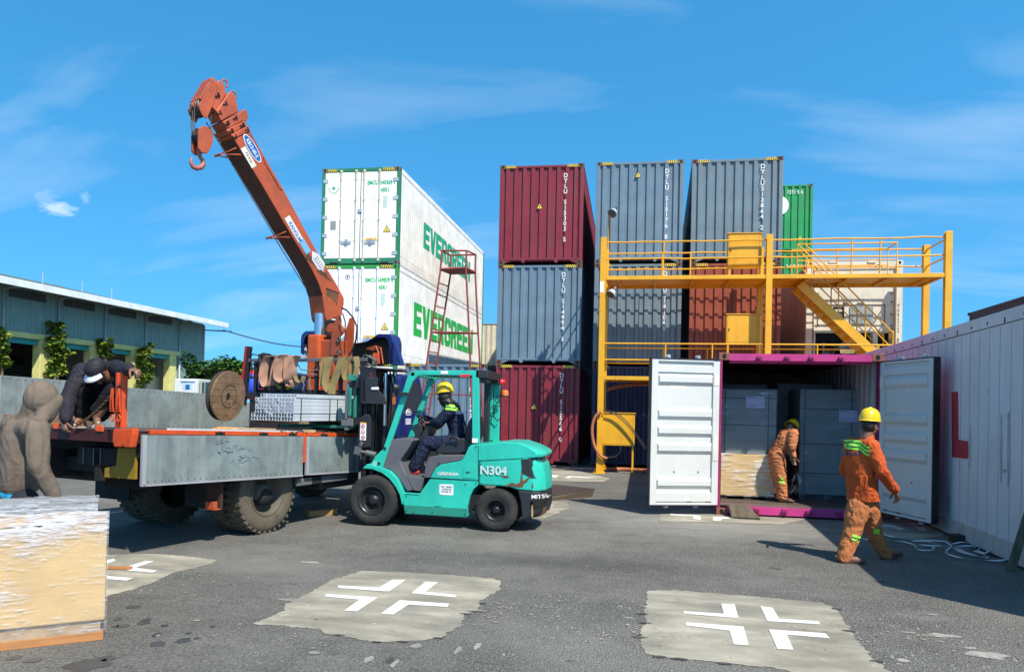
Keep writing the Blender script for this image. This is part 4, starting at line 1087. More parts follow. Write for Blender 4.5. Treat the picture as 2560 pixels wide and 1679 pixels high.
def hand(f, wrist, direction, palm_n, thumb_side, curl=.5, spread=.5, s=1.0):
    """palm, four unequal curled fingers and a thumb leaving the side of the palm"""
    d = Vector(direction).normalized(); n = Vector(palm_n); n = (n-d*n.dot(d)).normalized(); a = d.cross(n).normalized()*thumb_side
    w = Vector(wrist)
    f.cap(w, w+d*.085*s, .026*s, .034*s, .55, a)
    lens = (.070, .080, .074, .058)
    for i, L_ in enumerate(lens):
        off = (1.5-i)*.0185*s
        p = w+d*.088*s+a*off; c_ = curl*(1+.12*i)
        dd = (d+a*(1.5-i)*.08*spread).normalized()
        r = .0098*s if i < 3 else .0088*s
        for k, fr in enumerate((.44, .32, .24)):
            ang = c_*(.5+.75*k); dr = (dd*math.cos(ang)+n*math.sin(ang)); q = p+dr*L_*fr*s*1.05
            f.cap(p, q, r, r*.92); p = q; r *= .92
    p = w+d*.03*s+a*.028*s
    for k, (L_, ang) in enumerate(((.042, .2), (.034, .45), (.026, .75))):
        dr = (d*.75+a*(.75-.3*k)+n*(.25+.4*curl*k)).normalized(); q = p+dr*L_*s; f.cap(p, q, .0125*s-.001*k, .0115*s-.001*k); p = q
def foot(f, ankle, toe_dir, ground_z, s=1.0, r=.043, L_=.17):
    a = Vector(ankle); t = Vector((toe_dir[0], toe_dir[1], 0)).normalized(); g_ = ground_z
    heel = Vector((a.x, a.y, g_+.035))-t*.035; ball = Vector((a.x, a.y, g_+.03))+t*(L_-.05); toe = Vector((a.x, a.y, g_+.024))+t*L_
    f.cap(a, heel, r*.9, .036*s); f.cap(heel, ball, .037*s, .036*s, 1.0); f.cap(a+Vector((0, 0, -.02)), ball, .036*s, .03*s); f.cap(ball, toe, .036*s, .026*s, .8, Vector((0, 0, 1)).cross(t))
def helmet(parent, P, m_=None, name='hard_hat', up_off=.055):
    m_ = m_ or mat('yellow_hard_hat', (.80, .55, .01), .28, coat=.4, var=.05, dirt=(.4, .3, .1), dirt_amt=.2, dirt_scale=14)
    c = P(0, -.005, up_off); X = (P(1, 0, 0)-P(0, 0, 0)).normalized(); Y = (P(0, 1, 0)-P(0, 0, 0)).normalized(); Z = (P(0, 0, 1)-P(0, 0, 0)).normalized()
    b = MB(); b.xf = Matrix(((X.x, Y.x, Z.x, c.x), (X.y, Y.y, Z.y, c.y), (X.z, Y.z, Z.z, c.z), (0, 0, 0, 1)))
    n = 28; prof = [(1.0, 0), (1.0, .02), (.985, .045), (.93, .075), (.82, .105), (.66, .127), (.45, .142), (.22, .149), (.02, .151)]
    vs = []
    for rr, h in prof:
        for j in range(n): t = 2*math.pi*j/n; k = 1+.015*math.cos(6*t)*(1-rr); vs.append((.103*rr*math.cos(t)*k, .124*rr*math.sin(t)*k, h*.95))
    b.add(vs, [(i*n+j, i*n+(j+1) % n, (i+1)*n+(j+1) % n, (i+1)*n+j) for i in range(len(prof)-1) for j in range(n)], True)
    brim = []
    for rr, h in ((1.0, .006), (1.09, -.002), (1.10, -.008), (1.0, -.004)):
        for j in range(n):
            t = 2*math.pi*j/n; ex = .022*max(0, math.sin(t))**2 if rr > 1.05 else 0
            brim.append((.103*rr*math.cos(t), (.124*rr+ex)*math.sin(t), h-ex*.3))
    b.add(brim, [(i*n+j, i*n+(j+1) % n, ((i+1) % 4)*n+(j+1) % n, ((i+1) % 4)*n+j) for i in range(4) for j in range(n)], True)
    b.tube([(0, -.108, .057), (0, -.055, .126), (0, 0, .146), (0, .055, .13), (0, .108, .066)], .009, 8)
    o = b.build(name, m_, parent)
    b = MB(); b.xf = Matrix(((X.x, Y.x, Z.x, c.x), (X.y, Y.y, Z.y, c.y), (X.z, Y.z, Z.z, c.z), (0, 0, 0, 1)))
    b.lathe([(.083, -.035), (.092, -.005)], (0, 0, 0), 'Z', 20); b.build('helmet_band', BLACK, parent)
    return o
def on_surface(o, pts, up, lift=.006):
    """push strip points onto the nearest place of a garment"""
    out_ = []
    for p in pts:
        ok, loc, nrm, _ = o.closest_point_on_mesh(Vector(p)); out_.append((loc+nrm*lift, nrm))
    return out_
def strip(o, pts, axis, w, m_, name, parent, lift=.005, n=18):
    """reflective tape lying on a garment: a band along pts, w wide along axis"""
    P = []
    for i in range(n+1):
        f = i/n*(len(pts)-1); k = min(int(f), len(pts)-2); P.append(Vector(pts[k]).lerp(Vector(pts[k+1]), f-k))
    ax = Vector(axis).normalized(); b = MB(); vs = []
    view = (Vector((0, 0, EYE))-(P[len(P)//2]+o.parent.location)); view.z = 0; view.normalize()
    for j in range(4):
        for p in P:
            q = p+ax*w*(j/3-.5); ok, loc, nrm, _ = o.ray_cast(q+view*.6, -view)
            if not ok: ok, loc, nrm, _ = o.closest_point_on_mesh(q)
            vs.append(loc+view*lift*.6+nrm*lift*.6)
    m = n+1
    b.add(vs, [(j*m+i, j*m+i+1, (j+1)*m+i+1, (j+1)*m+i) for j in range(3) for i in range(n)], True)
    return b.build(name, m_, parent)
LIME = mat('lime_reflective_tape', (.36, .85, .07), .45, var=.03)
TAPE = mat('dark_green_tape', (.02, .10, .05), .5)
SILV = mat('silver_reflective_tape', (.45, .55, .40), .35, var=.03)
def W_(crop, x, y, yy):
    return at(*crop(x, y), y=yy)

def limb_radii(k=1.0): return k
# ---- walking man in orange
base = Vector((2.45, 8.92, 0))
pw = thing('person', 'person in orange work clothes and yellow hard hat walking across the asphalt, seen from behind', 'person', base)
V = lambda x, y, yy: W_(c6, x, y, yy)-base
ORA = mat('orange_work_cloth', (.56, .10, .025), .85, bump=.35, bump_scale=30, spec=.2, var=.12, dirt=(.34, .055, .015), dirt_amt=.45, fold=.7)
ORP = mat('faded_orange_trousers', (.46, .165, .06), .88, bump=.35, bump_scale=30, spec=.2, var=.12, dirt=(.26, .09, .035), dirt_amt=.5, fold=.45)
fd = Vector((.80, .6, 0))
hc = V(543, 352, 8.9); neck = V(520, 440, 8.9)
sL = V(395, 500, 9.05); sR = V(560, 515, 8.76); chest = V(462, 600, 8.92); waist = V(475, 790, 8.93); pel = V(490, 920, 8.94)
eR = V(640, 715, 8.72); wR = V(742, 858, 8.86); eL = V(350, 690, 9.2); wL = V(420, 790, 9.32)
hL = V(540, 985, 9.02); hR = V(455, 985, 8.88); kR = V(412, 1165, 8.86); aR = V(345, 1380, 8.78); kL = V(575, 1190, 9.12); aL = V(668, 1372, 9.12)
f = Fig()
hd = (Vector((.78, .62, -.05)))
P = head(f, hc, hd, (.05, 0, 1))
f.chain([neck, chest, waist, pel], [.06, .13, .115, .12], .72, sR-sL)
f.chain([sR, eR, wR], [.055, .042, .028]); f.chain([sL, eL, wL], [.055, .042, .028]); f.cap(sL, sR, .055, .055)
f.chain([hR, kR, aR], [.08, .055, .042]); f.chain([hL, kL, aL], [.08, .055, .042])
hand(f, wR, Vector((.35, .2, -.9)), (-.8, -.3, .1), 1, .75); hand(f, wL, (.6, .5, -.5), (0, -1, 0), -1, .6)
foot(f, aR, (1, -.12), 0.012); foot(f, aL, (.9, .25), .05)
f.organic('body', SKIN, pw, .0065, 3)
f = Fig()
f.chain([neck+Vector((-.0, 0, -.035)), chest, waist, pel+Vector((0, 0, -.02))], [.088, .175, .178, .19], .80, sR-sL)
f.cap(sL, sR, .078, .08); f.chain([sR, sR.lerp(eR, .5), eR, wR+Vector((-.01, 0, .015))], [.082, .076, .07, .054]); f.chain([sL, eL, wL], [.078, .068, .05])
f.cap(pel, pel+Vector((.03, .02, -.14)), .19, .21, .80, sR-sL)
f.cap(neck+Vector((0, 0, -.01)), neck+Vector((0, 0, .025)), .072, .066)
jk = f.organic('jacket', ORA, pw, .010, 4, .012, 6, seed=1, fold=(1.4, 1.4, 1.0), cut=[(V(500, 938, 8.9), Vector((.06, 0, -1)))])
f = Fig()
f.cap(pel, pel+Vector((0, 0, -.1)), .14, .135, .85, sR-sL)
f.chain([hR, hR.lerp(kR, .5), kR, kR.lerp(aR, .55), aR+Vector((0, 0, .01))], [.118, .118, .098, .092, .076]); f.chain([hL, hL.lerp(kL, .5), kL, kL.lerp(aL, .6), aL+Vector((0, 0, .02))], [.112, .108, .088, .078, .066])
tr_ = f.organic('trousers', ORP, pw, .010, 3, .014, 8, seed=2, fold=(1.3, 1.3, 1.1))
helmet(pw, P)
f = Fig(); f.ell(P(0, -.025, .005), (.082, .088, .098)); f.organic('hair', mat('black_hair', (.010, .009, .009), .6), pw, .008, 3, .004, 14, cut=[(P(0, .035, 0), (P(0, 1, 0)-P(0, 0, 0)))])
# cargo pocket on the near thigh
b = MB(); q = [V(432, 1010, 8.70), V(520, 1040, 8.70), V(505, 1085, 8.70), V(425, 1060, 8.70)]
qq = []
for p in q: ok, loc, nrm, _ = tr_.ray_cast(p+Vector((0, -.5, 0)), Vector((0, 1, 0))); qq.append((loc if ok else p)+Vector((0, -.012, 0)))
b.add(qq+[p+Vector((0, .02, 0)) for p in qq], [(0, 1, 2, 3), (7, 6, 5, 4), (0, 4, 5, 1), (1, 5, 6, 2), (2, 6, 7, 3), (3, 7, 4, 0)]); b.build('pocket_flap', ORP, pw, .004)
SHOE = mat('brown_shoe', (.10, .04, .03), .6, dirt_amt=.3)
for a_, t_, g0 in ((aR, Vector((1, -.12, 0)), 0), (aL, Vector((.9, .25, 0)), .03)):
    f = Fig(); foot(f, a_+Vector((0, 0, -.05)), t_, g0, 1.15, .05, .185); f.organic('shoe', SHOE, pw, .008, 3)
bp = [V(335, 500, 8.86), V(400, 502, 8.72), V(470, 505, 8.7), V(530, 535, 8.62)]
strip(jk, [V(332, 508, 8.95), V(390, 505, 8.75), V(470, 512, 8.7), V(512, 550, 8.62), V(545, 560, 8.62)], (0, 0, 1), .105, LIME, 'reflective_tape', pw, .006)
strip(jk, [V(332, 522, 8.95), V(390, 521, 8.75), V(470, 528, 8.7), V(512, 562, 8.62), V(545, 572, 8.62)], (0, 0, 1), .013, TAPE, 'tape_stripe', pw, .009)
strip(jk, [V(332, 492, 8.95), V(390, 488, 8.75), V(470, 495, 8.7), V(512, 532, 8.62), V(545, 542, 8.62)], (0, 0, 1), .013, TAPE, 'tape_stripe', pw, .009)
strip(tr_, [V(405, 1225, 8.7), V(440, 1235, 8.7), V(478, 1250, 8.7)], (.2, 0, 1), .06, LIME, 'reflective_tape', pw, .006, 8)
strip(tr_, [V(405, 1227, 8.7), V(440, 1238, 8.7), V(478, 1253, 8.7)], (.2, 0, 1), .016, TAPE, 'tape_stripe', pw, .009, 8)
strip(tr_, [V(575, 1180, 8.95), V(600, 1185, 8.95), V(620, 1183, 8.98)], (0, 0, 1), .06, LIME, 'reflective_tape', pw, .006, 8)
tx = lettering('back_lettering', 'CANAL PSP', .065, mat('navy_print', (.03, .03, .09), .6), pw, (0, 0, 0), sx=.85, bold=.002, extrude=0)
c0_ = V(395, 575, 8.7); ax_ = (V(470, 578, 8.7)-V(330, 572, 8.85)).normalized()
for v in tx.data.vertices:
    q = c0_+ax_*v.co.x+Vector((0, 0, v.co.y)); ok, loc, nrm, _ = jk.ray_cast(q+Vector((-.1, -.6, 0)), Vector((.16, .98, 0))); v.co = (loc if ok else q)+Vector((-.001, -.006, 0))
tx.location = (0, 0, 0); tx.rotation_euler = (0, 0, 0)

# ---- stooping man inside the container
base = Vector((2.33, 12.95, .18))
ps = thing('person', 'person in orange overalls bent over between the wrapped crates inside the pink framed container', 'person', base)
V = lambda x, y, yy: W_(c5, x, y, yy)-base
hc = V(1276, 722, 13.12); neck = V(1268, 742, 12.99); sR = V(1302, 760, 12.78); sL = V(1225, 755, 13.05); chest = V(1235, 800, 12.92); waist = V(1190, 880, 12.95); pel = V(1160, 940, 12.97)
eR = V(1288, 865, 12.74); wR = V(1278, 925, 12.76); eL = V(1280, 860, 13.15); wL = V(1300, 950, 13.1)
hR = V(1170, 960, 12.87); hL = V(1150, 950, 13.06); kR = V(1188, 1110, 12.85); aR = V(1205, 1290, 12.87); kL = V(1150, 1100, 13.1); aL = V(1145, 1240, 13.15)
f = Fig(); P = head(f, hc, (.45, .55, -.8), (.5, .5, .7)); f.chain([neck, chest, waist, pel], [.06, .12, .11, .12], .75, sR-sL); f.cap(sL, sR, .055, .055)
f.chain([sR, eR, wR], [.055, .042, .028]); f.chain([sL, eL, wL], [.055, .042, .028]); f.chain([hR, kR, aR], [.08, .055, .042]); f.chain([hL, kL, aL], [.08, .055, .042])
hand(f, wR, (.1, 0, -1), (.5, .6, 0), 1, .9); hand(f, wL, (.1, 0, -1), (0, -1, 0), -1, .6); foot(f, aR, (.85, -.35), 0); foot(f, aL, (.9, -.1), 0)
f.organic('body', SKIN, ps, .0075, 3)
ORC = mat('salmon_orange_overalls', (.54, .20, .085), .88, bump=.35, bump_scale=30, spec=.2, var=.12, dirt=(.32, .10, .04), dirt_amt=.45, fold=.4)
f = Fig(); f.chain([neck, chest, waist, pel], [.085, .15, .15, .165], .82, sR-sL); f.cap(sL, sR, .08, .08); f.chain([sR, eR, wR+Vector((0, 0, .02))], [.085, .07, .052]); f.chain([sL, eL, wL], [.08, .066, .05])
f.chain([hR, kR, aR], [.13, .10, .085]); f.chain([hL, kL, aL], [.125, .10, .08])
ov = f.organic('overalls', ORC, ps, .010, 3, .014, 8, seed=4)
helmet(ps, P)
for a_, t_, g0 in ((aR, Vector((.85, -.35, 0)), 0), (aL, Vector((.9, -.1, 0)), 0)):
    f = Fig(); foot(f, a_+Vector((0, 0, -.05)), t_, g0, 1.15, .05, .17); f.organic('shoe', SHOE, ps, .009, 3)
strip(ov, [V(1185, 1125, 12.7), V(1210, 1150, 12.7), V(1225, 1165, 12.75)], (0, 0, 1), .03, LIME, 'reflective_tape', ps, .006, 8)
strip(ov, [V(1180, 1170, 12.7), V(1205, 1175, 12.7), V(1225, 1180, 12.75)], (0, 0, 1), .03, LIME, 'reflective_tape', ps, .006, 8)
bar = MB(); bar.beam(V(1238, 820, 12.66), V(1300, 1015, 12.7), .014, .04); bo = bar.build('pry_bar', mat('dark_tool', (.05, .04, .04), .4, .6)); bo.location = base
tag(bo, 'dark metal bar held by the person bent over inside the container', 'pry bar')

# ---- hooded man behind the wrapped box
cr2 = lambda x, y: (x/3.717, 850+y/3.717)
base = Vector((-5.5, 6.1, 0))
ph = thing('person', 'person in faded brown hooded sweatshirt standing with back turned beside the truck', 'person', base)
V = lambda x, y, yy: W_(cr2, x, y, yy)-base
hc = V(400, 520, 6.08); neck = V(330, 690, 6.08); sL = V(105, 790, 6.2); sR = V(345, 830, 5.9); chest = V(200, 900, 6.08); waist = V(160, 1180, 6.08); pel = V(150, 1420, 6.1)
eR = V(355, 1160, 5.86); wR = V(500, 1440, 5.95); eL = V(-10, 1150, 6.35); wL = V(60, 1420, 6.5)
hR = V(230, 1500, 6.0); hL = V(60, 1500, 6.2); kR = hR+Vector((.02, .0, -.42)); kL = hL+Vector((0, .03, -.42)); aR = Vector((kR.x, kR.y, .09)); aL = Vector((kL.x, kL.y+.05, .09))
f = Fig(); P = head(f, hc+Vector((.0, .02, -.01)), (.85, .5, -.25), (.25, .1, 1)); f.chain([neck, chest, waist, pel], [.06, .13, .12, .13], .72, sR-sL); f.cap(sL, sR, .055, .055)
f.chain([sR, eR, wR], [.055, .042, .03]); f.chain([sL, eL, wL], [.055, .042, .03]); f.chain([hR, kR, aR], [.08, .055, .042]); f.chain([hL, kL, aL], [.08, .055, .042])
hand(f, wR, (.35, .15, -.9), (-.5, .8, 0), 1, .7); hand(f, wL, (.3, .3, -.8), (0, -1, 0), -1, .6); foot(f, aR, (.6, .8), 0); foot(f, aL, (.5, .85), 0)
f.organic('body', SKIN, ph, .0075, 3)
HOOD = mat('faded_brown_sweatshirt', (.165, .13, .10), .95, bump=.15, bump_scale=90, spec=.15, var=.10, dirt=(.085, .06, .042), dirt_amt=.5, dirt_scale=3.5, rust=.12, rust_col=(.075, .055, .04), rust_scale=5, fold=.22)
f = Fig(); f.chain([V(290, 770, 6.08), chest, waist+Vector((.03, 0, 0)), pel+Vector((.02, 0, .08))], [.12, .20, .20, .205], .80, sR-sL); f.cap(V(300, 790, 6.08), sR, .10, .10); f.cap(V(280, 780, 6.1), sL, .10, .10)
f.cap(sL+Vector((.03, 0, -.01)), sR+Vector((-.03, 0, -.01)), .10, .10); f.chain([sR, sR.lerp(eR, .5), eR, eR.lerp(wR, .5), wR], [.105, .098, .09, .078, .062]); f.chain([sL, eL, wL], [.10, .088, .06])
# hood: skull cover with a peak that opens to the right
f.ell(V(385, 540, 6.08), (.145, .15, .165)); f.cap(V(400, 545, 6.08), V(515, 556, 6.14), .145, .065); f.cap(V(500, 575, 6.12), V(415, 700, 6.06), .075, .085); f.cap(V(355, 600, 6.08), V(300, 735, 6.08), .125, .115); f.cap(V(300, 740, 6.08), V(230, 800, 6.12), .12, .13)
f.cap(V(470, 590, 6.1), V(395, 720, 6.0), .085, .06)
sw_ = f.organic('sweatshirt', HOOD, ph, .010, 6, .010, 6, seed=7, fold=(1.6, 1.6, .6))
strip(sw_, [V(-20, 1362, 6.0), V(60, 1372, 5.95), V(150, 1380, 5.9), V(240, 1382, 5.9), V(290, 1380, 5.95)], (0, 0, 1), .055, mat('ribbed_hem', (.125, .09, .064), .95, bump=.6, bump_scale=60), 'hem_band', ph, .004)
strip(sw_, [V(225, 650, 5.9), V(270, 700, 5.9), V(330, 740, 5.9), V(395, 745, 5.9)], (.3, 0, 1), .012, mat('ribbed_hem', (.125, .09, .064), .95), 'hood_seam', ph, .003)
hz_ = V(150, 1405, 6.0).z
bm = bmesh.new(); bm.from_mesh(sw_.data)
geo = [g_ for g_ in bm.faces[:] if all(v.co.x < V(345, 1400, 5.9).x and v.co.z < hz_+.1 for v in g_.verts)]
gs = set(geo); ed = {e_ for g_ in geo for e_ in g_.edges}; vv = {v for g_ in geo for v in g_.verts}
bmesh.ops.bisect_plane(bm, geom=list(vv)+list(ed)+geo, plane_co=Vector((0, 0, hz_)), plane_no=Vector((.05, 0, -1)), clear_outer=True)
bm.to_mesh(sw_.data); bm.free()
f = Fig(); f.chain([pel+Vector((.01, 0, .08)), pel+Vector((.01, 0, -.02))], [.185, .185], .80, sR-sL); f.organic('undershirt', mat('sky_blue_cloth', (.02, .36, .55), .8), ph, .011, 3, .006, 8)
f = Fig(); f.cap(pel+Vector((0, 0, -.06)), pel+Vector((0, 0, -.16)), .185, .17, .82, sR-sL); f.chain([hR, kR, aR], [.12, .09, .075]); f.chain([hL, kL, aL], [.12, .09, .075]); f.organic('trousers', mat('black_trousers', (.012, .013, .018), .85), ph, .011, 3, .01, 8)

# ---- crouching man in a dark cap on the truck bed
base = Vector((-5.45, 7.25, 1.32))
pc = thing('person', 'person in dark clothes and white-brimmed cap crouching on the truck bed and gripping a chain', 'person', base)
V = lambda x, y, yy: W_(cr2, x, y, yy)-base
Y_ = 7.25
hc = V(905, 290, 7.0); neck = V(930, 260, 7.15); sA = V(770, 290, 7.15); sB = V(1085, 260, 7.2); chest = V(935, 330, 7.3); waist = V(930, 500, 7.5); pel = V(905, 610, 7.52)
eA = V(640, 520, 7.0); wA = V(608, 745, 6.85); eB = V(1165, 300, 6.95); wB = V(1215, 262, 6.62)
hA = V(830, 600, 7.45); hB = V(1000, 600, 7.45); kA = V(730, 480, 7.1); kB = V(1060, 470, 7.1); aA = V(745, 720, 7.15); aB = V(900, 715, 7.1)
f = Fig(); P = head(f, hc, (-.15, -.55, -.75), (-.1, -.75, .6)); f.chain([neck, chest, waist, pel], [.06, .13, .12, .13], .8, sB-sA); f.cap(sA, sB, .055, .055)
f.chain([sA, eA, wA], [.055, .042, .03]); f.chain([sB, eB, wB], [.055, .042, .03]); f.chain([hA, kA, aA], [.08, .055, .042]); f.chain([hB, kB, aB], [.08, .055, .042])
hand(f, wA, (.15, -.25, -.9), (.3, .8, .0), 1, 1.0); hand(f, wB, (.75, -.15, -.25), (-.3, .3, -1), -1, 1.1, s=1.05)
foot(f, aA, (-.3, -.9), .0); foot(f, aB, (.65, -.6), .0)
f.organic('body', SKIN, pc, .0065, 3)
DK = mat('dark_charcoal_jacket', (.016, .014, .022), .75, bump=.4, bump_scale=40, spec=.35, var=.2, fold=.5)
DK2 = mat('black_cloth', (.008, .008, .010), .85, spec=.25)
f = Fig(); f.chain([neck+Vector((0, .05, 0)), chest, waist, pel], [.10, .18, .18, .17], .85, sB-sA); f.cap(sA, sB, .09, .09); f.chain([sA, sA.lerp(eA, .5), eA, wA+Vector((0, 0, .02))], [.10, .092, .085, .06]); f.chain([sB, eB, wB+Vector((-.02, 0, 0))], [.095, .075, .055])
f.organic('jacket', DK, pc, .010, 4, .010, 6, seed=9, fold=(1.2, 1.2, 1.0))
f = Fig(); f.cap(pel, pel+Vector((0, 0, -.03)), .16, .16); f.chain([hA, kA, aA+Vector((0, 0, .05))], [.12, .09, .07]); f.chain([hB, kB, aB+Vector((0, 0, .08))], [.12, .09, .07]); f.organic('trousers', DK2, pc, .011, 3, .008, 8)
f = Fig()
X = (P(1, 0, 0)-P(0, 0, 0)); Yv = (P(0, 1, 0)-P(0, 0, 0)); Zv = (P(0, 0, 1)-P(0, 0, 0)); M3 = Matrix((X, Yv, Zv)).transposed()
f.ell(P(0, -.01, .045), (.098, .118, .098), M3); f.organic('cap', mat('black_cap', (.012, .010, .016), .7, var=.2), pc, .009, 3, .003, 12)
b = MB(); vs = []
for i in range(13):
    t = math.pi*(.12+.76*i/12)
    for rr, zz in ((.10, .03), (.168, .012)): vs.append(P(rr*math.cos(t)*(.98 if rr < .12 else .78), rr*math.sin(t), zz-.02*abs(math.cos(t))))
vs += [v+Zv*.012 for v in vs[:26]]
b.add(vs, [(2*i, 2*i+1, 2*i+3, 2*i+2) for i in range(12)]+[(26+2*i, 26+2*i+2, 26+2*i+3, 26+2*i+1) for i in range(12)]+[(2*i+1, 2*i+27, 2*i+29, 2*i+3) for i in range(12)], True)
b.build('cap_brim', mat('white_cap_brim', (.72, .72, .76), .6), pc)
for a_, t_ in ((aA, Vector((-.3, -.9, 0))), (aB, Vector((.65, -.6, 0)))):
    b = MB(); t_ = t_.normalized(); s_ = Vector((-t_.y, t_.x, 0)); c_ = Vector((a_.x, a_.y, 0)); pts = [c_-t_*.07-s_*.035, c_-t_*.07+s_*.035, c_+t_*.08+s_*.05, c_+t_*.19+s_*.035, c_+t_*.2-s_*.02, c_+t_*.08-s_*.05]
    b.add([p+Vector((0, 0, .0)) for p in pts]+[p+Vector((0, 0, .022)) for p in pts], [(5, 4, 3, 2, 1, 0), (6, 7, 8, 9, 10, 11)]+[(i, (i+1) % 6, 6+(i+1) % 6, 6+i) for i in range(6)])
    b.tube([c_+t_*.07+s_*.05+Vector((0, 0, .02)), c_+t_*.11+Vector((0, 0, .075)), c_+t_*.07-s_*.05+Vector((0, 0, .02))], .012, 6)
    b.build('sandal', mat('pale_sandal', (.45, .40, .38), .7), pc)
# ------------------------------------------------------------------ forklift
f6 = lambda x, y: (820+x/3.252, 880+y/3.252)
FO = Vector((-3.57, 9.6, 0))
fk = thing('forklift', 'turquoise forklift with black mast lifting a bundle of steel tubes', 'forklift', FO)
def G(x, y, yy=9.68): p = at(*f6(x, y), y=yy)-FO; return (p.x, p.z)
TEAL = mat('turquoise_paint', (.022, .47, .36), .33, dirt=(.02, .20, .16), dirt_amt=.3, dirt_scale=2.5, rust=.02, rust_col=(.16, .06, .02), bump=.04, bump_scale=5, spec=.5, coat=.15, var=.07, streak=.22, streak_col=(.02, .22, .17))
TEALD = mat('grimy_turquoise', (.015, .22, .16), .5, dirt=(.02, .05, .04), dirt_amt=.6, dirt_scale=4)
GRYP = mat('grey_plastic', (.10, .10, .115), .55, dirt=(.17, .16, .15), dirt_amt=.4, var=.08)
BLK = mat('grimy_black_paint', (.018, .02, .024), .45, dirt=(.06, .055, .05), dirt_amt=.35, dirt_scale=5, rust=.05)
RUB = mat('tyre_rubber', (.028, .028, .028), .85, dirt=(.075, .07, .063), dirt_amt=.5, dirt_scale=5, bump=.3, bump_scale=40, spec=.2)
def side(poly, y0, y1, name, m_, bev=.008, parent=None, yy=9.68):
    b = MB(); b.prism([G(x, y, yy) for x, y in poly], y0-9.6, y1-9.6); return b.build(name, m_, parent or fk, bev)
def smoothpoly(pts, it=2):
    for _ in range(it):
        o = []
        for i, a in enumerate(pts):
            c = pts[(i+1) % len(pts)]; o += [(a[0]*.75+c[0]*.25, a[1]*.75+c[1]*.25), (a[0]*.25+c[0]*.75, a[1]*.25+c[1]*.75)]
        pts = o
    return pts
# chassis and side panels
side([(612, 1140), (745, 1148), (828, 1030), (1222, 1045), (1222, 1078), (1180, 1115), (1150, 1180), (1132, 1265), (1132, 1338), (625, 1305), (615, 1240)], 9.68, 10.72, 'chassis', TEAL)
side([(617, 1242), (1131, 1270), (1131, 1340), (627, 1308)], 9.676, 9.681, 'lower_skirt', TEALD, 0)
side([(830, 1022), (868, 945), (912, 912), (1080, 882), (1108, 845), (1140, 772), (1163, 752), (1223, 747), (1223, 1043)], 9.685, 10.715, 'side_panel', TEAL, .012)
p_ = [(1105, 930), (1125, 912), (1195, 912), (1205, 925), (1205, 1018), (1195, 1026), (1100, 1022), (1095, 1010)]
pan = side(p_, 9.679, 9.686, 'fuel_flap', TEAL, .003)
side([(1122, 972), (1150, 970), (1160, 976), (1125, 985)], 9.675, 9.680, 'flap_latch', BLK, 0, pan)
def cw(poly, prof, name, m_, bev=.02):
    """rounded counterweight: the side outline pulled in toward the rear corner in plan"""
    b = MB(); vs = []; n = len(poly)
    for yo, k in prof:
        for x, y in poly:
            g_ = G(x, y); xr = g_[0]; xm = 1.95
            xx = xr-(max(0, xr-xm))*k
            vs.append((xx, yo-9.6, g_[1]))
    m = len(prof)
    b.add(vs, [tuple(range(n))[::-1], tuple(range((m-1)*n, m*n))]+[(i*n+j, i*n+(j+1) % n, (i+1)*n+(j+1) % n, (i+1)*n+j) for i in range(m-1) for j in range(n)])
    return b.build(name, m_, fk, bev)
PRF = [(9.69, .42), (9.75, .15), (9.85, .0), (10.2, -.08), (10.55, .0), (10.65, .15), (10.71, .42)]
cw([(1226, 888), (1590, 868), (1640, 862), (1700, 866), (1735, 940), (1750, 1000), (1758, 1060), (1760, 1135), (1545, 1118), (1480, 1098), (1400, 1088), (1226, 1080)], PRF, 'counterweight', TEAL)
bmp_ = cw([(1545, 1121), (1758, 1138), (1758, 1240), (1750, 1315), (1700, 1350), (1612, 1368), (1598, 1300), (1585, 1220)], PRF, 'rear_bumper', BLK)
cw([(1135, 790), (1165, 750), (1345, 742), (1420, 730), (1540, 735), (1650, 765), (1745, 808), (1762, 830), (1758, 852), (1735, 860), (1590, 866), (1400, 876), (1226, 884), (1130, 884)], [(9.70, .3), (9.76, .1), (9.9, 0), (10.2, -.04), (10.5, 0), (10.64, .1), (10.70, .3)], 'engine_hood', TEAL, .03)
cw([(1592, 872), (1700, 866), (1742, 1010), (1750, 1028), (1610, 985)], [(9.683, .4), (9.76, .12), (9.86, -.02), (10.2, -.10), (10.5, -.02), (10.65, .1), (10.716, .4)], 'rear_grille', BLK, .004)
cw([(1696, 1215), (1756, 1205), (1755, 1262), (1700, 1270)], [(9.69, .3), (9.76, .1), (9.86, -.03), (10.2, -.11), (10.5, -.03), (10.65, .1), (10.71, .4)], 'bumper_recess', DARK, 0)
# grey plastics
side([(515, 707), (600, 698), (672, 702), (690, 716), (645, 790), (583, 878), (586, 900), (684, 1120), (640, 1132), (560, 1010), (500, 955), (440, 940)], 9.70, 10.70, 'cowl', GRYP, .012)
side([(630, 1004), (778, 1022), (748, 1130), (690, 1122)], 9.695, 10.70, 'step_well', GRYP, .006)
side([(776, 1020), (792, 905), (818, 852), (900, 838), (1102, 836), (1106, 850), (1080, 880), (910, 911), (862, 948), (828, 1022)], 9.69, 10.70, 'seat_base', GRYP, .015)
side([(330, 905), (440, 935), (510, 962), (568, 1020), (602, 1090), (622, 1150), (613, 1235), (592, 1150), (560, 1090), (508, 1022), (450, 978), (370, 946), (295, 941), (300, 935)], 9.62, 9.90, 'fender', TEAL, .006)
side([(330, 905), (440, 935), (510, 962), (568, 1020), (602, 1090), (622, 1150), (613, 1235), (592, 1150), (560, 1090), (508, 1022), (450, 978), (370, 946), (295, 941), (300, 935)], 10.5, 10.78, 'fender', TEAL, .006)
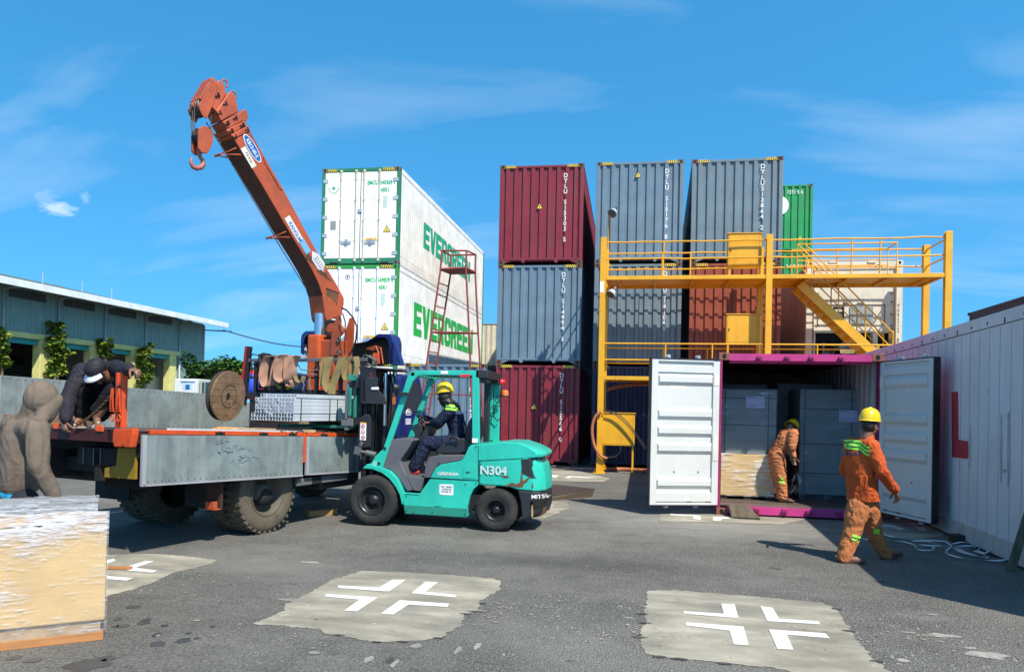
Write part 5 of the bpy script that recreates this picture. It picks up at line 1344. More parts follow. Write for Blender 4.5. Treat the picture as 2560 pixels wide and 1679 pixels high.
# overhead guard: two side frames with the roof between
FR = [(330, 935), (442, 935), (470, 850), (640, 345), (680, 245), (722, 195), (765, 186), (1168, 190), (1168, 742), (1228, 742), (1222, 148), (760, 148), (705, 150), (662, 165), (640, 200), (598, 330), (442, 785), (375, 850)]
guard = side(FR, 9.70, 9.76, 'overhead_guard', TEAL, .010)
side(FR, 10.66, 10.72, 'overhead_guard', TEAL, .010)
b = MB(); q = G(1378, 240, 10.7); q2 = G(1378, 745, 10.7); b.box(q[0]-.045, 1.06, q2[1], q[0]+.045, 1.115, q[1]); b.build('guard_pillar', TEAL, fk, .01)
a = G(665, 160); c = G(1225, 150)
b = MB()
for k in range(7): y = .17+k*.135; b.box(a[0]+.04, y, a[1]-.03, c[0], y+.035, a[1]-.005)
b.build('roof_grille', BLK, fk, .003)
b = MB(); b.box(a[0]-.0, .1, a[1]-.06, a[0]+.07, 1.08, a[1]+.005); b.build('front_cross_bar', TEAL, fk, .01)
b = MB(); b.box(c[0]-.05, .1, c[1]-.10, c[0]+.12, 1.10, c[1]+.01); b.box(c[0]+.0, .16, c[1]-.16, c[0]+.10, .34, c[1]-.08); b.box(c[0], .9, c[1]-.15, c[0]+.12, 1.06, c[1]-.08)
b.build('rear_cross_bar', BLK, fk, .012)
RED = mat('red_lens', (.6, .01, .02), .15, coat=.5)
side([(1072, 182), (1150, 178), (1156, 190), (1148, 204), (1078, 204), (1068, 194)], 9.68, 9.70, 'tail_lamp', RED, .004)
b = MB(); b.lathe([(.0, .06), (.04, .055), (.05, 0), (.05, -.01)], (c[0]+.14, .97, c[1]-.12), 'X', 14); b.build('tail_lamp', RED, fk)
side([(915, 152), (972, 152), (972, 176), (915, 176)], 9.694, 9.699, 'guard_sticker', WHITE, 0); side([(1170, 700), (1215, 700), (1215, 735), (1170, 735)], 9.694, 9.699, 'guard_sticker', WHITE, 0)
for q in ((458, 782), (410, 905)):
    g_ = G(*q); b = MB(); b.cyl((g_[0], .09, g_[1]), (g_[0], .11, g_[1]), .022, 12); b.build('bolt', BLK, fk)
# beacon on the far rear pillar
g_ = G(1438, 345, 10.65); b = MB(); b.lathe([(0, .08), (.04, .075), (.052, .05), (.055, 0)], (g_[0], 1.06, g_[1]-.01), 'Z', 18, cap=False); bc = b.build('beacon', mat('amber_lens', (.75, .16, .01), .15, coat=.5), fk)
b = MB(); b.lathe([(0, .0), (.065, .0), (.065, -.02), (0, -.02)], (g_[0], 1.06, g_[1]-.01), 'Z', 18); b.box(g_[0]-.12, 1.04, g_[1]-.03, g_[0]-.02, 1.08, g_[1]-.015); b.build('beacon_base', BLK, bc)
b = MB()
for (x, y) in ((1375, 390), (1385, 425), (1360, 455)): q = G(x, y, 10.6); b.tube([(q[0]+.03*math.cos(t), 1.0, q[1]+.025*math.sin(t)) for t in [k*math.pi/5 for k in range(11)]], .007, 6)
b.tube([(G(1360, 460, 10.6)[0], 1.0, G(1360, 460, 10.6)[1]), (G(1345, 520, 10.6)[0], 1.0, G(1345, 520, 10.6)[1]), (G(1380, 560, 10.6)[0], 1.0, G(1380, 560, 10.6)[1]), (G(1395, 540, 10.6)[0], 1.0, G(1395, 540, 10.6)[1])], .009, 6)
b.build('cable_loop', BLACK, fk)
b = MB(); q = G(1292, 250, 10.5); q2 = G(1292, 740, 10.5); b.box(q[0]-.03, .85, q2[1], q[0]+.05, .95, q[1]); b.build('exhaust_pillar', BLK, fk, .01)
# wheels
def wheel(cx_, cz, R_, wid, y_out, nm, lugs, m_=None, rim_r=.56, parent=None, org=None, dep=.06):
    m_ = m_ or RUB; s = 1 if y_out < .5 else -1
    b = MB(); pr = [(R_*rim_r, 0), (R_*rim_r, .012), (R_*(rim_r+.06), -.004), (R_*.80, -.012), (R_*.93, .0), (R_*.975, .02), (R_*.985, .04)]
    prof = [(r, y_out+s*h) for r, h in pr]; prof += [(R_*.985, y_out+s*(wid-.04)), (R_*.93, y_out+s*wid), (R_*rim_r, y_out+s*wid)]
    b.lathe(prof, (cx_, 0, cz), 'Y', 48)
    for k in range(lugs):
        t = 2*math.pi*k/lugs
        for h0, h1, dt in ((.015, wid*.46, 0), (wid*.54, wid-.015, .5)):
            tt = t+dt*2*math.pi/lugs; w_ = 2*math.pi/lugs*.62
            pts = []
            for rr in (R_*.94, R_*1.0):
                for a_, hh in ((tt-w_/2, h0), (tt+w_/2, h0), (tt+w_/2+.06, h1), (tt-w_/2+.06, h1)):
                    pts.append((cx_+rr*math.cos(a_), y_out+s*hh, cz+rr*math.sin(a_)))
            b.add(pts, [(0, 1, 2, 3), (7, 6, 5, 4), (0, 4, 5, 1), (1, 5, 6, 2), (2, 6, 7, 3), (3, 7, 4, 0)])
    o = b.build(nm, m_, parent or fk)
    b = MB(); r0 = R_*rim_r
    b.lathe([(r0+.004, y_out-s*.002), (r0-.012, y_out-s*.004), (r0-.03, y_out+s*.03), (r0*.72, y_out+s*dep), (r0*.66, y_out+s*(dep+.015)), (r0*.62, y_out+s*dep*1.2), (r0*.36, y_out+s*dep*.9), (r0*.33, y_out+s*.02), (r0*.2, y_out+s*.012), (0.001, y_out+s*.012)], (cx_, 0, cz), 'Y', 32)
    for k in range(8): a_ = k*math.pi/4+.2; b.cyl((cx_+r0*.47*math.cos(a_), y_out+s*(dep*1.0), cz+r0*.47*math.sin(a_)), (cx_+r0*.47*math.cos(a_), y_out+s*(dep*1.0-.022), cz+r0*.47*math.sin(a_)), .009, 6)
    b.build('rim', mat('black_rim', (.022, .023, .026), .38, .3, dirt_amt=.2), o)
    return o
wf = G(357, 1199, 9.6); wr = G(1362, 1303, 9.6)
fwx = at(*f6(357, 1199), y=9.6).x-FO.x
wheel(fwx, .347, .347, .24, .0, 'front_wheel', 22)
wheel(fwx, .347, .347, .24, 1.2, 'front_wheel', 22)
rwx = at(*f6(1358, 1300), y=9.6).x-FO.x
wheel(rwx, .285, .285, .18, .03, 'rear_wheel', 20, rim_r=.5)
wheel(rwx, .285, .285, .18, 1.17, 'rear_wheel', 20, rim_r=.5)
b = MB(); b.box(rwx-.1, .2, .2, rwx+.1, 1.0, .42); b.box(fwx-.12, .2, .22, fwx+.15, 1.0, .5); b.box(fwx+.1, .15, .25, rwx+.25, 1.05, .46); b.build('axle', DARK, fk)
# mast
mx0 = G(262, 400, 9.8)[0]; mx1 = G(345, 400, 9.8)[0]
ztop = G(300, 118, 9.9)[1]
MST = mat('dark_mast_steel', (.016, .017, .02), .4, .2, dirt=(.05, .05, .055), dirt_amt=.3, dirt_scale=4)
zb = .12
for y in (.28, .86):
    for dx_, w_ in ((0, .06), (.11, .055)):
        b = MB(); x = mx0+dx_; b.box(x, y, zb, x+.09, y+.018, ztop-.04-dx_*.4); b.box(x, y, zb, x+.018, y+w_, ztop-.04-dx_*.4); b.box(x+.072, y, zb, x+.09, y+w_, ztop-.04-dx_*.4)
        b.build('mast_rail', MST, fk, .003)
b = MB(); x1_ = G(635, 140, 9.9)[0]
b.add([(mx0-.03, .2, ztop-.03), (mx0-.03, .95, ztop-.03), (mx0+.45, .95, ztop-.045), (mx0+.45, .2, ztop-.045), (mx0-.03, .2, ztop), (mx0-.03, .95, ztop), (mx0+.4, .95, ztop+.0), (mx0+.62, .2, ztop-.05)],
      [(3, 2, 1, 0), (4, 5, 6, 7), (0, 1, 5, 4), (1, 2, 6, 5), (2, 3, 7, 6), (3, 0, 4, 7)])
b.build('mast_top', MST, fk, .008)
for z in (.35, .95, 1.55, ztop-.12):
    b = MB(); b.box(mx0+.09, .28, z, mx0+.12, .92, z+.09); b.build('mast_cross_bar', MST, fk, .004)
for y in (.42, .80):
    b = MB(); b.cyl((mx0+.28, y, .2), (mx0+.28, y, 1.35), .045, 14); b.mi(1); b.cyl((mx0+.28, y, 1.35), (mx0+.28, y, ztop-.08), .028, 12); b.build('lift_cylinder', [MST, mat('chrome_rod', (.5, .52, .55), .15, .9)], fk)
for y in (.50, .70):
    b = MB()
    for k in range(60):
        z = .25+k*.03
        if z < ztop-.1: b.obox((mx0+.19, y, z), (.022, .03, .024), (0, 0, 0 if k % 2 else .0)); b.cyl((mx0+.19, y-.02, z+.015), (mx0+.19, y+.02, z+.015), .006, 6)
    b.build('lift_chain', mat('dark_chain', (.05, .05, .05), .4, .7), fk)
# near side cover plates
def plate(poly, y, th, nm, m_, bev=.006): b = MB(); b.prism([G(px_, py_, y) for px_, py_ in poly], y-9.6, y-9.6+th); return b.build(nm, m_, fk, bev)
plate([(258, 130), (385, 125), (385, 395), (262, 400)], 9.80, .05, 'mast_cover', MST)
plate([(298, 205), (402, 205), (402, 300), (460, 365), (462, 400), (300, 400)], 9.76, .03, 'mast_cover', BLK)
plate([(268, 398), (462, 398), (462, 422), (268, 418)], 9.73, .08, 'mast_bracket', BLK)
plate([(352, 285), (410, 282), (412, 303), (352, 303)], 9.745, .01, 'name_plate', WHITE, 0)
for dx_, dy_ in ((0, 0), (-9, 20), (9, 20)):
    cxq, cyq = 350+dx_, 178+dy_
    plate([(cxq, cyq-13), (cxq+7, cyq), (cxq, cyq+13), (cxq-7, cyq)] if dy_ == 0 else [(cxq-8, cyq+8), (cxq+ (6 if dx_ > 0 else 2), cyq-5), (cxq+8, cyq+8), (cxq, cyq+10)], 9.795, .003, 'maker_emblem', mat('dull_red_emblem', (.25, .015, .02), .5), 0)
plate([(245, 540), (300, 502), (335, 505), (348, 560), (345, 770), (250, 780)], 9.80, .06, 'mast_cover', BLK)
wl = plate([(263, 568), (312, 572), (307, 716), (259, 713)], 9.795, .003, 'warning_label', WHITE, 0)
b = MB()
for k, yy_ in enumerate((600, 645, 690)):
    g_ = G(285, yy_, 9.79); pts = [(g_[0]+.024*math.cos(t), .189, g_[1]+.024*math.sin(t)) for t in [i*math.pi/8 for i in range(17)]]; b.tube(pts, .003, 5); b.tube([(g_[0]-.015, .189, g_[1]+.015), (g_[0]+.015, .189, g_[1]-.015)], .003, 5)
b.build('warning_symbol', RED, wl)
plate([(265, 568), (312, 572), (311, 582), (264, 579)], 9.793, .003, 'label_heading', mat('orange_label', (.85, .45, .04), .6), 0)
# tilt cylinder
a = Vector((G(240, 800, 9.75)[0], .16, G(240, 800, 9.75)[1])); c_ = Vector((G(385, 835, 9.75)[0], .18, G(385, 835, 9.75)[1]))
b = MB(); b.cyl(a, a.lerp(c_, .5), .022, 12); b.cyl(a.lerp(c_, .45), c_, .042, 14); b.obox(a, (.09, .05, .11), (0, .2, 0)); b.obox(a+Vector((.05, 0, .09)), (.05, .04, .06), (0, .5, 0)); b.build('tilt_cylinder', mat('dull_metal', (.2, .2, .2), .4, .7), fk, .004)
# carriage, backrest and forks
zf = 1.345
cxr = mx0-.05
b = MB()
for z in (zf+.02, zf+.52): b.box(cxr-.035, .12, z, cxr+.03, 1.06, z+.10)
b.box(cxr-.0, .26, zf, cxr+.05, .34, zf+.65); b.box(cxr-.0, .84, zf, cxr+.05, .92, zf+.65); b.build('carriage', BLK, fk, .006)
b = MB(); b.box(cxr-.10, .02, zf-.06, cxr-.05, .12, zf+.60); b.box(cxr-.10, .02, zf+.0, cxr+.02, .05, zf+.10); b.box(cxr-.14, -.0, zf+.0, cxr-.02, .12, zf+.08); b.build('side_shifter', mat('worn_grey_steel', (.15, .16, .16), .5, .4, rust=.2), fk, .006)
b = MB(); b.box(cxr-.045, .0, zf+.14, cxr-.0, .02, zf+.52); b.box(cxr-.05, -.01, zf+.62, cxr+.03, .1, zf+.70); b.build('shifter_cylinder', TEALD, fk, .006)
for y in (.25, .85):
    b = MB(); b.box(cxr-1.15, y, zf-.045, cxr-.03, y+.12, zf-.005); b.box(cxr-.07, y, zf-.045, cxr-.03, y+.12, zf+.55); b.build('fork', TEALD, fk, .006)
# lamps on the pillar
g_ = G(562, 290, 9.6); b = MB(); b.xf = Matrix.Translation((g_[0], -.02, g_[1])) @ Euler((0, R(-80), R(10))).to_matrix().to_4x4()
b.lathe([(.0, -.05), (.03, -.045), (.052, 0), (.055, .03)], n=18); b.mi(1); b.lathe([(0, .036), (.05, .03)], n=18); b.build('head_lamp', [BLK, mat('lamp_glass', (.1, .1, .11), .1)], fk)
side([(536, 330), (560, 330), (562, 425), (536, 425)], 9.60, 9.63, 'turn_indicator', mat('dark_amber_lens', (.35, .10, .01), .25), .006)
side([(535, 325), (600, 322), (655, 328), (670, 340), (640, 352), (570, 350), (560, 360), (535, 340)], 9.62, 9.72, 'lamp_bracket', BLK, .004)
# driver's controls
q = G(812, 563, 10.15); b = MB(); R3 = Euler((0, R(28), 0)).to_matrix()
C0 = Vector((q[0], .55, q[1]))
b.tube([C0+R3 @ Vector((.17*math.cos(t), .17*math.sin(t), 0)) for t in [k*math.pi/12 for k in range(25)]], .014, 8)
for t in (.5, 2.6, 4.4): b.tube([C0, C0+R3 @ Vector((.16*math.cos(t), .16*math.sin(t), 0))], .009, 6)
b.tube([C0, C0-R3 @ Vector((0, 0, .1)), Vector((G(740, 650, 10.15)[0], .55, G(740, 650, 10.15)[1]))], [.03, .03, .05], 10)
b.build('steering_wheel', BLACK, fk)
side([(640, 640), (655, 590), (690, 575), (715, 600), (715, 650), (690, 690), (660, 680)], 9.95, 10.15, 'instrument_panel', BLK, .012)
side([(680, 700), (715, 650), (760, 590), (800, 600), (770, 680), (700, 730)], 10.0, 10.3, 'steering_column', BLK, .012)
side(smoothpoly([(835, 835), (860, 790), (920, 740), (1000, 735), (1060, 690), (1125, 730), (1135, 770), (1100, 832)], 1), 9.85, 10.45, 'seat_cushion', BLK, .02)
side(smoothpoly([(1085, 740), (1090, 640), (1120, 560), (1150, 515), (1166, 540), (1164, 740)], 1), 9.85, 10.45, 'seat_back', mat('black_vinyl', (.012, .012, .013), .5), .02)
b = MB(); g1 = G(1060, 695, 9.8); b.tube([(G(985, 700, 9.8)[0], .2, G(985, 700, 9.8)[1]), (G(1010, 688, 9.8)[0], .2, G(1010, 688, 9.8)[1]), (G(1055, 700, 9.8)[0], .2, G(1055, 700, 9.8)[1]), (G(1068, 718, 9.8)[0], .2, G(1068, 718, 9.8)[1])], .018, 8); b.build('hip_restraint', mat('black_vinyl', (.012, .012, .013), .5), fk)
for k, dx_ in enumerate((0, .05, .1)):
    q = G(650+dx_*100, 690, 10.3); b = MB(); b.tube([(q[0], .5+k*.06, q[1]-.1), (q[0]-.03, .5+k*.06, q[1]+.06)], .007, 6); b.build('control_lever', BLACK, fk)
# seams, bolts, hoses
def seam(pts, w=2.2, yo=9.672): 
    b = MB()
    for i in range(len(pts)-1):
        a_ = G(*pts[i], yo+.008); c_ = G(*pts[i+1], yo+.008); b.beam((a_[0], yo-9.6, a_[1]), (c_[0], yo-9.6, c_[1]), .004, .0045, (0, 1, 0))
    b.build('panel_gap', DARK, fk)
seam([(1224, 752), (1224, 1078)], yo=9.681); seam([(830, 1026), (1222, 1047)], yo=9.681); seam([(1226, 886), (1400, 876), (1585, 866)], yo=9.688)
seam([(625, 1150), (740, 1157)], yo=9.676); seam([(865, 1250), (920, 1252)], yo=9.676)
b = MB()
for q in ((640, 1165), (640, 1285), (1115, 1318), (1120, 1070), (850, 1300), (700, 1296), (1205, 765), (1205, 1060), (900, 900), (1245, 1065), (1245, 905), (1480, 1085)):
    g_ = G(*q); b.cyl((g_[0], .062, g_[1]), (g_[0], .085, g_[1]), .007, 8)
b.build('bolts', BLK, fk)
for k in range(3):
    b = MB(); y = .5+k*.06; b.tube([(mx0+.2, y, ztop-.06), (mx0+.26+.03*k, y, ztop-.02), (mx0+.33+.02*k, y, ztop-.3), (mx0+.30, y, .8), (mx0+.36, y, .45)], .012, 6); b.build('hydraulic_hose', BLACK, fk)
b = MB(); g_ = G(1340, 395, 9.9)
b.tube([(G(1100, 160)[0], .10, G(1100, 160)[1]), (G(1140, 130)[0], .12, G(1140, 130)[1]), (G(1200, 150)[0], .14, G(1200, 150)[1]), (G(1215, 190)[0], .16, G(1215, 190)[1])], .005, 5); b.build('lamp_wire', BLACK, fk)
# marks
def flat_text(txt, x, y, hgt, wid, m_, nm='number_lettering', yo=9.668, bold=.0, rz=0):
    g_ = G(x, y); o = lettering(nm, txt, hgt*1.38, m_, fk, (g_[0], yo-9.6, g_[1]), (R(90), rz, 0), bold=bold, extrude=.001)
    w_ = o.dimensions.x or 1; xs_ = [v.co.x for v in o.data.vertices]; w_ = max(xs_)-min(xs_)
    for v in o.data.vertices: v.co.x *= wid/w_
    return o
FADE = mat('faded_white_lettering', (.50, .62, .60), .6, rust=.25, rust_col=(.03, .4, .32), rust_scale=30)
flat_text('GRENDIA', 977, 988, .040, .29, TXTW, 'model_lettering', 9.680, .0012)
flat_text('N304', 1347, 960, .115, .36, FADE, 'fleet_number', 9.676, .004)
mt_o = lettering('maker_lettering', 'MITSU', .072, TXTW, fk, (0, 0, 0), bold=.001, extrude=0, sx=1.1); g_ = G(1718, 1176)
bpy.context.view_layer.update()
for v in mt_o.data.vertices:
    q = Vector((g_[0]+v.co.x, -.2, g_[1]+v.co.y)); ok, loc, nrm, _ = bmp_.ray_cast(q, Vector((0, 1, 0))); v.co = (loc+Vector((.002, -.004, 0))) if ok else Vector((q.x, .15, q.z))
mt_o.rotation_euler = (0, 0, 0)
st = side([(912, 1072), (1014, 1074), (1020, 1082), (1018, 1156), (1012, 1162), (914, 1156), (907, 1148), (907, 1080)], 9.676, 9.679, 'sticker', WHITE, 0)
lettering('sticker_lettering', 'TELP. 684833\n( PANDAN\nPHONE 45', .035, mat('navy_print', (.03, .03, .09), .6), fk, (G(963, 1112)[0], .0745, G(963, 1112)[1]), sx=.85, line=.95)
g_ = G(378, 905); b = MB(); b.add([(g_[0]+.04*math.cos(t), .095, g_[1]+.04*math.sin(t)) for t in [k*math.pi/10 for k in range(20)]], [tuple(range(20))]); b.build('round_sticker', mat('pale_green_sticker', (.15, .5, .42), .5), fk, fix=False)
# rusty scrapes with shapes of their own
RST = mat('bare_rust', (.13, .055, .022), .8, rust=.45, rust_col=(.02, .36, .28), rust_scale=26)
for poly in ([(1430, 1086), (1475, 1072), (1495, 1058), (1530, 1072), (1562, 1060), (1568, 1010), (1575, 945), (1580, 1000), (1584, 1048), (1612, 1030), (1638, 1008), (1640, 1018), (1618, 1052), (1592, 1070), (1588, 1092), (1560, 1098), (1500, 1088), (1455, 1094)],
             [(1655, 1080), (1662, 1060), (1668, 1108), (1658, 1100)], [(1400, 1000), (1430, 1010), (1460, 1000), (1470, 1015), (1440, 1025)]):
    pts = []
    for i, a_ in enumerate(poly):
        c_ = poly[(i+1) % len(poly)]
        for k in range(3): f_2 = k/3; pts.append((a_[0]*(1-f_2)+c_[0]*f_2+random.uniform(-2.5, 2.5), a_[1]*(1-f_2)+c_[1]*f_2+random.uniform(-3, 3)))
    side(pts, 9.6845+.0, 9.6885, 'rust_patch', RST, 0)
side([(1655, 1250), (1662, 1238), (1668, 1300), (1664, 1350), (1652, 1330)], 9.683, 9.69, 'rust_patch', mat('old_yellow_scrape', (.45, .32, .12), .7), 0)
side([(1702, 1280), (1760, 1265), (1762, 1315), (1715, 1345)], 9.80, 9.83, 'rust_patch', RST, 0)

# ------------------------------------------------------------------ driver
base = Vector((-2.15, 10.1, .55))
pd = thing('person', 'person in navy overalls, yellow hard hat and dark face cover driving the forklift', 'person', base)
V = lambda x, y, yy: W_(f6, x, y, yy)-base
hc = V(952, 355, 10.12); neck = V(985, 425, 10.12); sN = V(1000, 470, 9.93); sF = V(1005, 470, 10.32); chest = V(1030, 530, 10.13); waist = V(1060, 640, 10.13); pel = V(1040, 730, 10.13)
eN = V(905, 562, 9.92); wN = V(838, 570, 9.98); eF = V(890, 590, 10.38); wF = V(800, 540, 10.3)
hN = V(1010, 745, 10.03); hF = V(1010, 745, 10.24); kN = V(805, 735, 10.0); kF = V(800, 745, 10.3); aN = V(705, 940, 9.98); aF = V(690, 930, 10.25)
f = Fig(); P = head(f, hc, (-.96, .12, -.12), (0, 0, 1)); f.chain([neck, chest, waist, pel], [.06, .13, .12, .13], .8, sN-sF); f.cap(sN, sF, .055, .055)
f.chain([sN, eN, wN], [.055, .042, .03]); f.chain([sF, eF, wF], [.055, .042, .03]); f.chain([hN, kN, aN], [.08, .055, .042]); f.chain([hF, kF, aF], [.08, .055, .042])
hand(f, wN, (-.9, .2, -.1), (-.2, 0, -1), -1, 1.1); hand(f, wF, (-.9, -.1, -.1), (-.2, 0, -1), 1, 1.1)
gz = aN.z-.09
foot(f, aN, (-1, 0), gz); foot(f, aF, (-1, 0), gz)
f.organic('body', SKIN, pd, .0075, 3)
NVY = mat('navy_overalls', (.010, .018, .045), .8, bump=.4, bump_scale=30, spec=.3, var=.2, fold=.9)
f = Fig(); f.chain([neck+Vector((.01, 0, -.02)), chest, waist, pel], [.09, .155, .15, .16], .85, sN-sF); f.cap(sN, sF, .08, .08); f.chain([sN, eN, wN+Vector((.03, 0, 0))], [.088, .072, .055]); f.chain([sF, eF, wF], [.085, .07, .05])
f.chain([hN, kN, aN+Vector((0, 0, .02))], [.125, .10, .085]); f.chain([hF, kF, aF], [.12, .10, .08])
ov2 = f.organic('overalls', NVY, pd, .010, 4, .010, 6, seed=11, fold=(1.2, 1.2, 1.2))
f = Fig(); f.ell(hc+Vector((0, 0, -.01)), (.088, .098, .115)); f.chain([hc+Vector((0, 0, -.06)), neck, V(1010, 455, 10.12)], [.085, .088, .12]); f.organic('face_cover', BLACK, pd, .009, 3, .006, 10)
helmet(pd, P)
for a_ in (aN, aF):
    f = Fig(); foot(f, a_+Vector((0, 0, -.05)), (-1, 0), gz, 1.15, .05, .18); f.organic('shoe', mat('red_shoe', (.45, .03, .03), .5, rust=.1, rust_col=(.7, .7, .7), rust_scale=12), pd, .009, 3)
strip(ov2, [V(955, 445, 9.85), V(1000, 448, 9.8), V(1060, 458, 9.85), V(1105, 462, 10.0)], (.0, 0, 1), .075, LIME, 'reflective_tape', pd, .006)
strip(ov2, [V(955, 445, 9.85), V(1000, 448, 9.8), V(1060, 458, 9.85), V(1105, 462, 10.0)], (.0, 0, 1), .012, TAPE, 'tape_stripe', pd, .010)
lettering('back_lettering', 'CANAL PSP', .055, mat('pale_blue_print', (.12, .2, .45), .6), pd, tuple(V(1075, 492, 9.93)+Vector((0, -.02, 0))), (R(90), 0, R(12)), sx=.8)
# ------------------------------------------------------------------ crane truck
O2 = Vector((-4.99, 6.75, 0)); TA = Vector((.238, .971, 0)).normalized(); TBR = Vector((.971, -.238, 0)).normalized()
TM = Matrix(((TBR.x, TA.x, 0), (TBR.y, TA.y, 0), (0, 0, 1))).to_4x4()
tk = thing('crane_truck', 'flatbed truck with orange red folding crane boom and navy cab, seen from its rear corner', 'truck', O2)
Z5 = lambda x, y: (600+x/3.122, 600+y/3.122)
Z4 = lambda x, y: (400+x/3.468, 170+y/3.468)
Z2 = lambda x, y: (x/3.717, 850+y/3.717)
Z3 = lambda x, y: (300+x/3.8387, 980+y/3.8387)
Z6 = lambda x, y: (720+x/4.879, 640+y/4.879)
Z7 = lambda x, y: (450+x/6.003, 820+y/6.003)
def hit(uv, p0, nrm):
    d = FWD + RGT*((uv[0]-CXP)/F_PX) - UPV*((uv[1]-CYP)/F_PX); e_ = Vector((0, 0, EYE))
    return e_ + d*((Vector(p0)-e_).dot(nrm)/d.dot(nrm))
def TXY(uv, y):
    """truck-local point on the cross plane at distance y from the tail"""
    p = hit(uv, O2+TA*y, TA)-O2; return Vector((p.dot(TBR), y, p.z))
def TYZ(uv, x):
    p = hit(uv, O2+TBR*x, TBR)-O2; return Vector((x, p.dot(TA), p.z))
SL = Matrix.Identity(4); SL[2][1] = -.034
def LB(slope=True): b = MB(); b.xf = TM @ SL if slope else TM.copy(); return b
BEDG = mat('grey_painted_board', (.20, .245, .238), .6, dirt=(.10, .12, .125), dirt_amt=.75, dirt_scale=4, streak=.5, streak_col=(.34, .36, .35), rust=.45, rust_scale=5, rust_col=(.16, .09, .055), bump=.15, bump_scale=8, var=.12)
ORNG = mat('orange_paint', (.62, .075, .012), .5, dirt=(.20, .05, .03), dirt_amt=.55, dirt_scale=6, rust=.25, rust_scale=9, var=.08)
CRAN = mat('crane_orange_paint', (.41, .076, .022), .5, dirt=(.10, .035, .02), dirt_amt=.5, dirt_scale=3.2, streak=.2, streak_col=(.2, .06, .03), rust=.3, rust_col=(.07, .035, .02), rust_scale=6, bump=.15, bump_scale=12, var=.12)
NAVYC = mat('navy_cab_paint', (.008, .022, .13), .3, coat=.4, dirt=(.03, .03, .05), dirt_amt=.3, var=.08)
WOOD = mat('grey_brown_wood', (.22, .14, .075), .85, dirt=(.10, .07, .045), dirt_amt=.5, dirt_scale=4, bump=.4, bump_scale=20, stretch=(.6, 5, 5), var=.2)
UND = mat('oily_chassis', (.010, .010, .011), .8, dirt_amt=.2)
ZB_ = 1.33
b = LB(); b.box(-2.27, .03, ZB_-.06, -.03, 4.5, ZB_-.005)
for k in range(9): b.box(-2.25+k*.25, .02, ZB_-.006, -2.25+k*.25+.235, 4.5, ZB_)
b.build('bed_floor', mat('dark_bed_planks', (.075, .06, .05), .85, dirt=(.14, .11, .09), dirt_amt=.6, dirt_scale=5, stretch=(5, .4, 1), var=.25), tk)
b = LB(); b.box(-2.3, -.03, ZB_-.13, 0, .03, ZB_-.012); b.build('rear_beam', mat('dark_red_beam', (.055, .008, .007), .6, dirt_amt=.4, dirt=(.02, .01, .01)), tk, .004)
for q in ((530, 797), (925, 820), (80, 760)):
    p = TXY(Z2(*q), -.035); b = LB(False); b.box(p.x-.05, -.045, p.z-.03, p.x+.06, -.03, p.z+.03); b.build('rear_reflector', mat('orange_reflector', (.8, .10, .02), .3), tk, .004)
b = LB()
for y0, y1 in ((.12, 1.02), (1.08, 1.72), (1.78, 2.25), (2.31, 2.9), (2.95, 4.4)): b.box(-.06, y0, ZB_-.035, .012, y1, ZB_+.012)
b.build('side_rail', ORNG, tk, .003)
b = LB(); b.box(-.06, 0.0, ZB_-.09, 0.0, 4.5, ZB_-.036)
for y in (1.05, 1.75, 2.28, 2.92):
    for dy in (-.05, .03): b.box(-.02, y+dy-.02, ZB_-.05, .035, y+dy+.025, ZB_-.0)
b.build('hinge_row', UND, tk)
def board(x, y0, y1, z0, z1, rib=True, nm='side_board'):
    b = LB(); b.box(x, y0, z0, x+.022, y1, z1); o = b.build(nm, BEDG, tk, .003)
    b = LB(); s = .024 if x > -1 else -.002
    b.box(x-.006, y0, z0-.02, x+.030, y1, z0); b.box(x-.006, y0-.012, z0-.02, x+.030, y0+.035, z1)
    b.build('board_edge', mat('pale_grey_edge', (.33, .33, .35), .55, rust=.2, dirt_amt=.3), o, .002)
    b = LB(); n = int((y1-y0)/.085)
    for k in range(n):
        y = y0+.06+k*.085
        b.box(x+.021 if x > -1 else x-.003, y-.006, z0+.02, x+.0245 if x > -1 else x+.025, y+.006, z0+.035)
        if x < -1: b.box(x+.021, y-.006, z1-.04, x+.025, y+.006, z1-.025)
    b.build('rivets', mat('rusty_rivet', (.10, .06, .045), .8, rust=.4), o)
    return o
bd1 = board(.035, .0, 2.44, .79, ZB_-.04)
board(.035, 2.52, 3.6, .80, ZB_-.04)
board(.035, 3.64, 4.45, .80, ZB_-.04)
b = LB(); b.box(.0, 2.455, .95, .05, 2.50, ZB_-.0); b.build('stake', ORNG, tk, .003)
# scribbles and scrapes on the lowered board
b = MB(); b.xf = TM.copy()
rnd = random.Random(5)
for (x0_, y0_, x1_, y1_, n_) in ((930, 460, 1060, 590, 40), (1120, 500, 1260, 560, 12), (1080, 610, 1300, 680, 30), (840, 458, 1000, 470, 3)):
    for k in range(n_):
        a = (rnd.uniform(x0_, x1_), rnd.uniform(y0_, y1_)); c_ = (a[0]+rnd.gauss(0, 22), a[1]+rnd.gauss(0, 12))
        p = TYZ(Z3(*a), .0595); q = TYZ(Z3(*c_), .0595); dd = (q-p)
        if dd.length < .005: continue
        up_ = Vector((0, -dd.z, dd.y)).normalized()*.0022
        b.add([p-up_, q-up_, q+up_, p+up_], [(0, 1, 2, 3)])
b.build('scribble', mat('blue_ink', (.05, .08, .15), .6), bd1, fix=False)
board(-2.33, .02, 1.02, ZB_+.0, ZB_+.56)
o_ = board(-2.33, 1.06, 3.9, ZB_+.0, ZB_+.53)
b = LB(); b.box(-2.335, 1.02, ZB_, -2.29, 1.06, ZB_+.56); b.build('stake', ORNG, tk)
